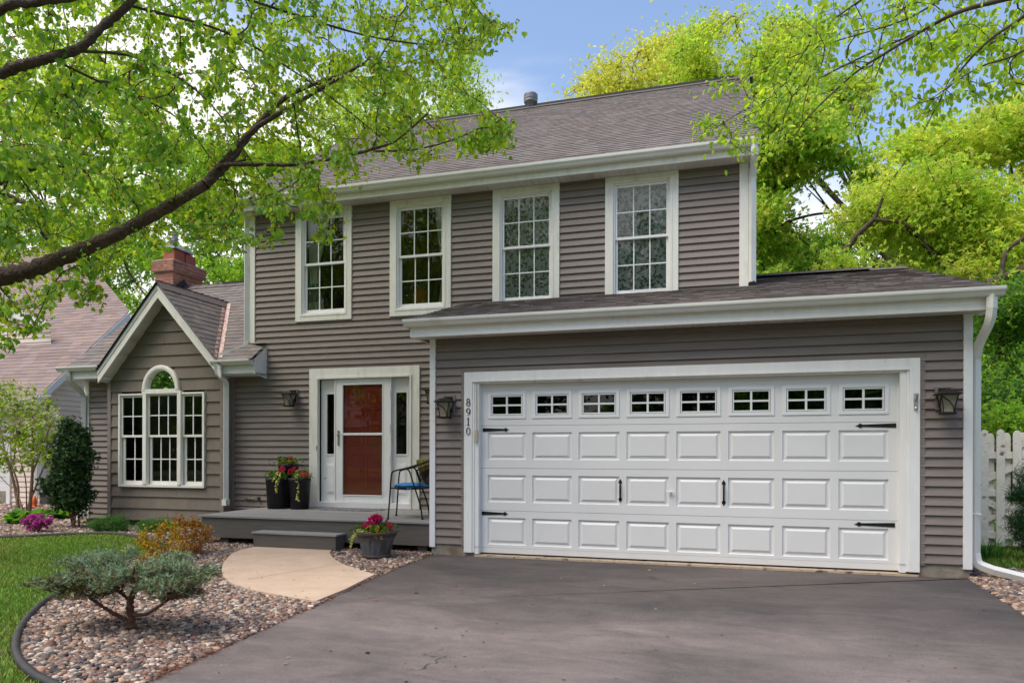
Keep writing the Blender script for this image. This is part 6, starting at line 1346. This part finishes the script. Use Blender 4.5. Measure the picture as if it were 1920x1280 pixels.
bush('spirea_shrub', 'redder spirea with purple stems touching the porch deck', b, [(360, 1012, 30, 24), (348, 995, 22, 18), (378, 1002, 18, 18), (350, 1032, 30, 12), (362, 980, 10, 12), (340, 975, 8, 12), (390, 1000, 8, 14)], b.y, [(170, 120, 50), (150, 84, 50), (176, 152, 60), (132, 64, 46), (150, 150, 60)], 1700, .024, 71, group='spirea shrubs')
NG = [(70, 112, 48), (84, 128, 54), (60, 98, 42), (98, 140, 60)]
b = atZ(205, 998, .0); bush('yew_shrub', 'rounded dark green yew mound below the left half of the arched window', b, [(205, 984, 26, 12), (188, 986, 15, 9), (222, 985, 15, 10)], b.y, NG, 2600, .085, 72, needles(16, .45, .02, 7, .8), 'yew mounds', mtl='needle', sp_=.03)
b = atZ(292, 1000, .0); bush('yew_shrub', 'smaller loose green yew beside the spirea under the bay', b, [(290, 986, 22, 10), (275, 988, 13, 8), (306, 987, 13, 8)], b.y, [(84, 136, 60), (100, 150, 70), (70, 118, 52)], 1500, .085, 73, needles(14, .5, .02, 7, .8), 'yew mounds', mtl='needle', sp_=.04)
b = atZ(70, 1000, .0); bush('azalea', 'pink flowering azalea in the bed left of the bay', b, [(68, 978, 20, 11), (58, 976, 12, 8), (80, 972, 14, 7), (66, 986, 14, 6)], b.y, [(90, 120, 60)], 160, .03, 74, flower=([(206, 84, 178), (222, 104, 194), (190, 66, 160), (214, 96, 170)], 1500, .026, 0), sp_=.022)
b = atZ(140, 992, .0)
bush('arborvitae', 'tall dark green arborvitae at the corner of the left wing', b, [(145, 815, 14, 22), (126, 808, 12, 15), (150, 855, 18, 28), (122, 840, 16, 22), (132, 870, 24, 18), (108, 905, 20, 14), (140, 905, 26, 30), (96, 915, 10, 8), (122, 935, 26, 18), (150, 935, 14, 20)], b.y, [(46, 74, 40), (56, 88, 44), (38, 62, 36), (70, 100, 50)], 5200, .07, 75, sprig(5, .5, 'diamond', 5), stems=5, mtl='needle', sp_=.045, step=.09, rt_=.004)
# viburnum with cream flower heads
def viburnum():
    r = np.random.default_rng(17); b = atZ(45, 966, .0); Y0 = b.y; A = lambda x, y, d=0: atY(x, y, Y0 + d)
    root = empty('viburnum', b, 'leggy viburnum with tan stems and cream flower heads before the neighbouring garage', 'shrub')
    limbs = [([A(36, 960), A(25, 900), A(10, 850), A(0, 800, .2)], .035, .012), ([A(30, 960), A(34, 915), A(20, 870), A(-20, 800)], .03, .01), ([A(55, 962), A(60, 900), A(62, 840), A(60, 770)], .04, .014), ([A(60, 930), A(80, 880), A(95, 850), A(115, 840)], .02, .006),
             ([A(50, 962), A(48, 900, -.2), A(38, 860, -.3), A(30, 800, -.3)], .014, .006), ([A(45, 962), A(30, 920), A(12, 905), A(-20, 870)], .014, .006), ([A(60, 890), A(75, 850), A(90, 810), A(100, 790)], .02, .006), ([A(25, 870), A(30, 830), A(38, 790), A(45, 750)], .016, .006)]
    att = mask_points([[(-40, 720), (40, 712), (85, 735), (110, 790), (125, 850), (90, 880), (70, 860), (40, 880), (0, 880), (-40, 860)]], 330, Y0 - .7, Y0 + .7, r)
    G = grow(limbs, att, 2, step=.1, rtip=.003, expo=.36); limb_mesh('stems', limbs, root, M['bark_tan'], 4, .05, 8); twig_mesh('twigs', G, root, M['bark_tan'], 4)
    P, D = leaf_points(G, 3, r, .06, 3); n = len(P); scatter('leaves', P, D * .3 + r.normal(0, .5, (n, 3)) + [0, 0, -.3], .085, tri_leaf('ovate'), cpick([(120, 150, 62), (136, 164, 76), (100, 134, 56)], n, r), root, M['leaf'], 7)
    PP, DD, par, rad, tips, nl = G; t = tips[(PP[tips][:, 2] > HC + .45)]; t = np.repeat(t, 9); n = len(t); P = PP[t] + r.normal(0, 1, (n, 3)) * [.07, .07, .014] + [0, 0, .03]
    scatter('flower_heads', P, r.normal(0, .3, (n, 3)) + [0, 0, 1], .03, sprig(5, 1.3, 'ovate', 2), cpick([(222, 224, 176), (206, 212, 156), (232, 230, 190)], n, r), root, M['petal'], 8)
viburnum()
def hosta(base, w_, seed, label, cols=((70, 120, 48), (84, 134, 56), (60, 106, 42)), n=46, up_=.7):
    r = np.random.default_rng(seed); root_ = np.array(base); a = r.uniform(0, 6.28, n); rad = r.uniform(.0, .5, n) * w_; P = root_ + np.stack([np.cos(a) * rad, np.sin(a) * rad, r.uniform(.02, .12, n)], 1); D = np.stack([np.cos(a), np.sin(a), up_ + r.normal(0, .2, n)], 1)
    root = empty('hosta', base, label, 'plant', 'hostas'); scatter('leaves', P, D, w_ * .55, tri_leaf('ovate'), cpick(cols, n, r), root, M['leaf'], seed, .3, normal_up=True)
b = atZ(42, 982, 0); hosta(b, .42, 81, 'low green hosta clump left of the pink azalea', n=90)
b = atZ(118, 975, 0); hosta(b, .40, 82, 'low green hosta clump behind the arborvitae stems', n=70)
def blades(name, base, n, L_, w_, seed, label, cols, cat='plant', lean=.6, wid=.008):
    r = np.random.default_rng(seed); V, F, T = [], [], []; root = Vector(base)
    for i in range(n):
        a = r.uniform(0, 6.28); rr2 = r.uniform(0, w_); b = np.array(base) + [math.cos(a) * rr2, math.sin(a) * rr2, 0]; d = np.array([math.cos(a + r.normal(0, .5)), math.sin(a + r.normal(0, .5)), 0]); l = L_ * r.uniform(.6, 1.1); le = lean * r.uniform(.3, 1.3); s = np.array([-d[1], d[0], 0]) * wid; k0 = len(V); c = lin(cols[r.integers(0, len(cols))]); c = tuple(np.array(c) * r.uniform(.8, 1.15))
        for j in range(5): t = j / 4; p = b + d * l * le * t * t + np.array([0, 0, l * (t - .42 * le * t * t * t)]); q = s * (1 - t * .85); V += [p - q, p + q]; T += [c, c]
        F += [(k0 + 2 * j, k0 + 2 * j + 1, k0 + 2 * j + 3, k0 + 2 * j + 2) for j in range(4)]
    o = bulk(name, V, F, M['needle'], tint=T); return tag(o, label, cat) if label else o
b = atZ(1850, 1050, 0); blades('daylily', (b.x, b.y, 0), 130, .34, .22, 83, 'strappy green daylily clump at the foot of the garage downspout', [(70, 124, 44), (86, 140, 50), (60, 108, 40), (104, 152, 60)], lean=.9, wid=.010)
b = atZ(1945, 1010, 0); b = (4.15, 10.0, 0)
bush('yew_shrub', 'dark green evergreen poking in at the right edge before the picket fence', b, [(1918, 955, 18, 24), (1925, 915, 20, 40), (1925, 1000, 28, 24), (1908, 980, 14, 12), (1905, 930, 12, 14), (1945, 1010, 30, 30)], 10.0, [(50, 96, 48), (62, 110, 54), (44, 84, 42)], 4200, .07, 84, needles(16, .5, .022, 7, .8), None, mtl='needle', sp_=.03)

# ================================================================ POTS
def geranium(root, C, n, r, sprd=.12):
    P = np.array(C) + np.stack([r.normal(0, sprd, n), r.normal(0, sprd, n), r.uniform(-.01, .09, n)], 1)
    scatter('leaves', P, r.normal(0, .6, (n, 3)) + [0, 0, .35], .045, tri_leaf('ovate'), cpick([(64, 108, 44), (82, 126, 50), (96, 140, 58), (52, 92, 40)], n, r), root, M['leaf'], 1)
def blooms(root, cs, colr, r, rad=.035, n=70, name='flower'):
    for c in cs:
        q = r.normal(0, 1, (n, 3)); q /= np.linalg.norm(q, axis=1, keepdims=True); P = np.array(c) + q * rad * r.uniform(.6, 1, n)[:, None]
        scatter(name, P, q + r.normal(0, .3, (n, 3)), rad * .55, tri_leaf('ovate'), cpick(colr, n, r, .12), root, M['petal'], 2)
def vine(root, pts, r, n=34, s=.035, name='ivy'):
    P = [np.array(p) for p in bez(pts, 10)]; mb = MB(); mb.tube([Vector(p) for p in P], .002, 4); v = mb.build('vine_stem', M['bark_tan'], root); idx = r.integers(0, len(P), n); Q = np.array([P[i] for i in idx]) + r.normal(0, .010, (n, 3)); Q[:, 1] -= .012
    scatter(name, Q, r.normal(0, .7, (n, 3)) + [0, -.3, -.5], s, tri_leaf('ovate'), cpick([(196, 204, 130), (176, 190, 120), (120, 150, 80), (210, 214, 156)], n, r), root, M['leaf'], 3)
def planter_tower():
    r = np.random.default_rng(19); Y = 9.85; A = lambda x, y, d=0: atY(x, y, Y + d); b = A(541, 951); b.z = .425; k = (A(600, 900) - A(500, 900)).length / 100
    root = empty('flower_planter', (b.x, Y, .425), 'tall black three-pot planter with pink geraniums and trailing ivy left of the door', 'planter')
    def pot(px, d, z0, z1, r0, r1):
        c = A(px, 900, d); mb = MB(); mb.lathe((c.x, c.y, z0), [(0, 0), (r0, 0), (r1 * .97, z1 - z0 - .05), (r1, z1 - z0 - .045), (r1, z1 - z0), (r1 - .012, z1 - z0), (r1 - .02, z1 - z0 - .03)], 28); mb.lathe((c.x, c.y, z0), [(r1 - .02, z1 - z0 - .03), (0, z1 - z0 - .025)], 28, m=1)
        return mb.build('pot', [M['pot'], M['soil']], root), c
    _, c1 = pot(520.5, -.02, .425, .425 + .49, .155, .185); _, c2 = pot(562, .0, .425, .425 + .49, .140, .175); _, c3 = pot(541, .20, .425, .425 + .71, .155, .165)
    zt = .425 + .49; zt3 = .425 + .71
    geranium(root, (c1.x, c1.y, zt), 130, r, .09); geranium(root, (c2.x, c2.y, zt), 130, r, .09); geranium(root, (c3.x, c3.y - .05, zt3), 170, r, .09)
    PK = [(214, 40, 84), (226, 60, 100), (198, 34, 70)]; RD = [(206, 48, 40), (220, 66, 50)]
    blooms(root, [A(545, 859, .15), A(548, 866, .12), A(526, 882, -.1), A(544, 884, -.05), A(551, 880, -.05), A(568, 889, -.1), A(577, 890, -.05), A(530, 878, -.1)], PK, r, .034); blooms(root, [A(533, 861, .15), A(530, 868, .1), A(560, 884, -.05), A(529, 864, .1)], RD, r, .028, 50); blooms(root, [A(505, 886, -.1)], [(226, 160, 30)], r, .022, 40)
    v = lambda x, y, d: A(x, y, d)
    vine(root, [v(527, 888, -.16), v(524, 898, -.20), v(521, 905, -.215), v(520, 915, -.215), v(518, 924, -.21)], r); vine(root, [v(556, 882, -.12), v(557, 895, -.19), v(559, 905, -.20), v(560, 918, -.20), v(559, 930, -.195), v(561, 938, -.19)], r, 40); vine(root, [v(520, 885, -.16), v(516, 892, -.18), v(515, 900, -.19)], r, 20)
    bl = bpy.data.objects
    for (x, y) in ((541, 870), (572, 892)):
        p = A(x, y, .1); o = blades('spike_leaves', tuple(p), 14, .26, .02, 20, None, [(80, 96, 50), (110, 110, 60)], lean=.5, wid=.0022); o.parent = root; o.data.transform(Matrix.Translation(-root.location))
planter_tower()
def barrel():
    r = np.random.default_rng(23); b = atZ(706, 1049, .03); Y = b.y + .20; C = Vector((atY(706, 1040, Y).x, Y, .03)); A = lambda x, y, d=0: atY(x, y, Y + d)
    root = empty('barrel_planter', C, 'grey half-barrel planter of pansies and magenta geraniums standing on the stones', 'planter')
    mb = MB(); n = 20; prof = [(0, 0), (.165, 0), (.168, .03), (.205, .20), (.232, .265)]
    vs = []; N = 80
    for ri, (rr2, z) in enumerate(prof):
        for kk in range(N):
            a = 2 * math.pi * kk / N; ph = (kk % 4) / 4; e = 1 + (.018 if ri >= 2 else 0) * math.cos(ph * 2 * math.pi); vs.append((C.x + math.cos(a) * rr2 * e, C.y + math.sin(a) * rr2 * e, C.z + z))
    mb.add(vs, [(i * N + kk, i * N + (kk + 1) % N, (i + 1) * N + (kk + 1) % N, (i + 1) * N + kk) for i in range(len(prof) - 1) for kk in range(N)], 0, sm=False)
    mb.build('tub', M['barrel'], root)
    mb = MB(); mb.lathe(C, [(.170, .004), (.174, .008), (.178, .038), (.172, .042)], 40); mb.lathe(C, [(.232, .262), (.243, .265), (.250, .30), (.256, .318), (.250, .325), (.236, .323), (.228, .28), (0, .275)], 40); mb.build('rim', M['barrel_rim'], root)
    mb = MB(); mb.lathe(C, [(.226, .288), (0, .30)], 24); mb.build('soil', M['soil'], root)
    geranium(root, (C.x - .03, C.y, C.z + .31), 330, r, .10)
    blooms(root, [A(706, 972, -.03), A(700, 975, -.05), A(709, 974, 0)], [(204, 20, 110), (222, 34, 124), (186, 14, 96)], r, .05, 130)
    blooms(root, [A(690, 985, -.08), A(685, 988, -.06), A(694, 983, -.1)], [(204, 20, 110), (186, 14, 96)], r, .04, 100); blooms(root, [A(727, 982, .02), A(731, 984, .04), A(733, 990, .04), A(716, 983, .0)], [(178, 24, 70), (200, 40, 84)], r, .03, 60)
    YW = [(240, 208, 30), (250, 220, 50)]; blooms(root, [A(696, 996, -.14), A(707, 989, -.14), A(706, 994, -.15), A(709, 991, -.1)], YW, r, .022, 34); blooms(root, [A(694, 987, -.14), A(695, 990, -.1), A(717, 997, -.12)], [(240, 164, 30), (234, 140, 26)], r, .022, 34); blooms(root, [A(715, 1008, -.2), A(704, 1006, -.22)], [(236, 196, 90)], r, .016, 24); blooms(root, [A(700, 985, -.05), A(712, 987, -.05)], [(84, 64, 140)], r, .02, 24)
    vine(root, [A(690, 997, -.16), A(676, 996, -.18), A(666, 1002, -.14), A(660, 1012, -.12), A(658, 1022, -.1)], r, 70, .026); vine(root, [A(685, 994, -.1), A(674, 993, -.1), A(664, 1000, -.05), A(661, 1008, -.05)], r, 50, .026)
    o = blades('spike_leaves', (C.x + .06, C.y, C.z + .3), 26, .42, .02, 24, None, [(96, 110, 60), (120, 124, 70), (80, 92, 50)], lean=.75, wid=.0022); o.parent = root; o.data.transform(Matrix.Translation(-root.location))
barrel()

# ================================================================ PICKET FENCE
def fence():
    r = random.Random(3); root = empty('picket_fence', (4.5, 11.0, 0), 'weathered white picket fence with diagonal brace at the right edge', 'fence')
    a0 = atY(1838, 900, 10.9); x0 = a0.x - .35; d = Vector((1, -.05, 0)).normalized(); nn = Vector((-d.y * -1, 0, 0)); nrm = Vector((d.y, -d.x, 0)); O = Vector((x0, 10.95, 0)); S = lambda s, off, z: O + d * s + nrm * off + Vector((0, 0, z))
    def board(s, w_, z0, z1, off, th, tip=True, name='picket', parent=root):
        c = S(s, off, 0); pts = [(-w_ / 2, z0), (w_ / 2, z0), (w_ / 2, z1 - .06), (w_ * .36, z1 - .022), (w_ * .15, z1 - .004), (0, z1), (-w_ * .15, z1 - .004), (-w_ * .36, z1 - .022), (-w_ / 2, z1 - .06)]
        mb = MB(); vs = []
        for t in (0, th): vs += [c + d * a + nrm * t + Vector((0, 0, b)) for a, b in pts]
        n = len(pts); mb.add(vs, [tuple(range(n)), tuple(range(2 * n - 1, n - 1, -1))] + [(i, n + i, n + (i + 1) % n, (i + 1) % n) for i in range(n)]); mb.build(name, M['picket'], parent, bevel=.003)
    for k in range(24):
        board(k * .186 + .02, .098, .10 + r.uniform(-.01, .01), 1.63 + r.uniform(-.015, .015), .045, .018); board(k * .186 + .105, .092, .10, 1.60 + r.uniform(-.012, .012), -.022, .018)
    for z in (.24, .80, 1.30):
        mb = MB(); mb.obox(S(2.2, .022, z), d * 2.27, nrm * .018, (0, 0, .045)); mb.build('rail', M['picket'], root, bevel=.003)
    for s0, s1, za, zb in ((.15, .95, .28, .76), (.15, .95, .84, 1.26) , (.3, 1.1, .76, .30)):
        a = S(s0, .024, za); b = S(s1, .024, zb); c = (a + b) / 2; h = (b - a) / 2; u_ = h.normalized(); mb = MB(); mb.obox(c, h, nrm * .010, u_.cross(nrm) * .04); mb.build('brace', M['picket'], root)
    for s in (-.05, 2.25, 4.45):
        mb = MB(); mb.obox(S(s, -.06, .82), d * .045, nrm * .045, (0, 0, .84)); mb.build('post', M['picket'], root, bevel=.004)
fence()

# ================================================================ NEIGHBOURING HOUSE
def neighbour():
    NB = empty('neighbouring_house', (-18, 16, 0), 'pale pink sided neighbouring house with rose shingle roof at the left', 'house')
    X = -16.0; Y0 = 13.4; ez = 2.58; ey = 13.0
    ra = atX(243, 583, X + .3); ridge_y = ra.y; P = (ra.z - ez) / (ra.y - ey)
    siding('side_wall', NB, (X, Y0, 0), (0, 1, 0), (1, 0, 0), lambda z: (0, 9) if z < 2.9 else (max(0, (z - ez) / P - .4), 9), .35, ra.z - .25, .127, .35, (), 'nb_siding', .016)
    siding('front_wall', NB, (X, Y0, 0), (-1, 0, 0), (0, -1, 0), lambda z: (0, 8), .0, 2.6, .127, .35, [(1.05, 5.9, -1, 2.3)], 'nb_siding', .016)
    mb = MB(); mb.box(X - .12, X + .03, Y0 - .03, Y0 + .12, .30, 2.6); mb.build('corner_board', M['white'], NB)
    mb = MB(); mb.box(X - 1.05, X - .93, Y0 - .05, Y0 + .02, .0, 2.42); mb.box(X - 6, X - 1.05, Y0 - .05, Y0 + .02, 2.28, 2.42); mb.build('door_casing', M['white'], NB)
    mb = MB()
    for k in range(4): mb.box(X - 5.9, X - 1.06, Y0 + .06, Y0 + .10, .04 + k * .56, .04 + k * .56 + .55)
    for k in range(4):
        for j in range(8): c = X - 1.4 - j * .6; mb.box(c - .24, c + .24, Y0 + .050, Y0 + .0595, .14 + k * .56, .14 + k * .56 + .34)
    mb.build('garage_door', M['white'], NB, bevel=.006)
    mb = MB(); mb.box(X - 8, X + .02, Y0 + .02, Y0 + .2, -.1, .35); mb.box(X - .2, X + .0, Y0 + .2, Y0 + 9, -.1, .35); mb.build('foundation', M['conc'], NB)
    mb = MB(); mb.box(X - .62, X - .50, Y0 - .14, Y0 - .05, 1.75, 1.9); mb.box(X - .66, X - .46, Y0 - .22, Y0 - .02, 1.72, 1.75); mb.box(X - .61, X - .51, Y0 - .18, Y0 - .06, 1.50, 1.72); mb.build('wall_lamp', M['black'], NB)
    # roof: plane rising from the eave, hip running up to the left
    vv_ = Vector((0, 1, P)).normalized(); Lr = 8.6
    def fn(v):
        y = ey + v * vv_.y; hip = max(0, (y - ridge_y)) * 1.0; return (0, 12.3 - hip * 1.67)
    shingles('roof', NB, (X - 12, ey, ez), (1, 0, 0), vv_, fn, Lr, exp=.15, mt='shingle_pink', tabs=(.2, .45), seed=51)
    yb = ridge_y; mb = MB()
    a = Vector((X + .3, yb, ez + P * (yb - ey))); tp = Vector((X + .3 - (Lr * vv_.y + ey - yb) * 1.67, ey + Lr * vv_.y, ez + P * Lr * vv_.y))
    mb.add([a, Vector((a.x - 6, yb + 3, a.z - 2)), Vector((tp.x - 6, tp.y + 3, tp.z - 1)), tp], [(0, 1, 2, 3)]); mb.build('roof', M['shingle_pink'], NB, tint=True)
    mb = MB(); x = X + .29
    mb.prism([(ey, ez - .02), (ey, ez - .22), (yb, ez + P * (yb - ey) - .22), (yb, ez + P * (yb - ey) - .02)], x, x + .03, axis='X'); mb.build('rake_board', M['white'], NB)
    mb = MB(); mb.box(X - 12, X + .31, ey - .02, ey + .01, ez - .22, ez - .01); mb.box(X - 12, X + .28, ey + .01, Y0 + .01, ez - .2, ez - .18); mb.build('fascia', M['white'], NB)
    k_gutter('gutter', NB, X - 12, X + .2, ey - .13, ey - .021, ez, ez - .1)
    mb = MB(); mb.tube([(X - .3, ey - .08, ez - .1), (X - .3, ey - .08, ez - .2), (X - .04, Y0 - .08, ez - .5), (X - .04, Y0 - .08, .1)], .04, 4); mb.build('downspout', M['white'], NB)
    # wall dormer at the far left, its rake board crossing the roof
    q0 = atY(-70, 545, 14.6); q1 = atY(92, 604, 14.6); mb = MB()
    mb.prism([(q0.x, q0.z), (q0.x, q0.z - .22), (q1.x, q1.z - .20), (q1.x, q1.z)], 14.55, 14.6); mb.build('rake_board', M['white'], NB)
    def dr(z): return (q0.x - 1, q0.x + (q0.z - .2 - z) / max(.01, (q0.z - q1.z)) * (q1.x - q0.x)) if z > q1.z - .2 else (q0.x - 1, q1.x - .1)
    siding('dormer_wall', NB, (0, 14.75, 0), (1, 0, 0), (0, -1, 0), lambda z: dr(z), q1.z - 1.4, q0.z - .1, .127, .35, (), 'nb_siding', .016)
neighbour()
# small orange lawn ornament near the neighbouring corner
p = atY(65, 945, 12.7); mb = MB(); mb.lathe((p.x, 12.7, 0), [(0, 0), (.10, 0), (.10, .03), (.055, .03), (.05, .12), (.06, .17), (.045, .22), (.02, .30), (0, .32)], 14); o = mb.build('garden_ornament', M['orange']); tag(o, 'small orange ornament at the foot of the neighbouring corner board', 'ornament')
def across():
    X0, X1, Y0, Y1 = -33.0, -20.0, -31.0, -23.0
    AH = empty('facing_house', (-26, -27, 0), 'brown house across the street mirrored in the storm door and bay window', 'house')
    siding('wall', AH, (0, Y1, 0), (-1, 0, 0), (0, 1, 0), lambda z: (-X1, -X0), .3, 3.2, .15, .3, (), 'nb_siding', .016)
    siding('wall', AH, (X1, 0, 0), (0, 1, 0), (1, 0, 0), lambda z: (Y0, Y1), .3, 3.2, .15, .3, (), 'nb_siding', .016)
    shingles('roof', AH, (X0 - .4, Y1 + .4, 3.2), (1, 0, 0), Vector((0, -1, .8)).normalized(), lambda v: (0, 13.8), 5.6, exp=.3, mt='shingle_pink', tabs=(.5, .9), seed=61)
    mb = MB(); mb.box(X0 + 1, X0 + 6, Y1 + .02, Y1 + .08, .2, 2.5); mb.build('garage_door', M['white'], AH)
    for x in (-25.5, -23): mb = MB(); mb.ring(x, x + 1.2, 1.0, 2.4, .1, .1, .1, .1, Y1 + .02, Y1 + .08); mb.build('window', M['white'], AH)
across()
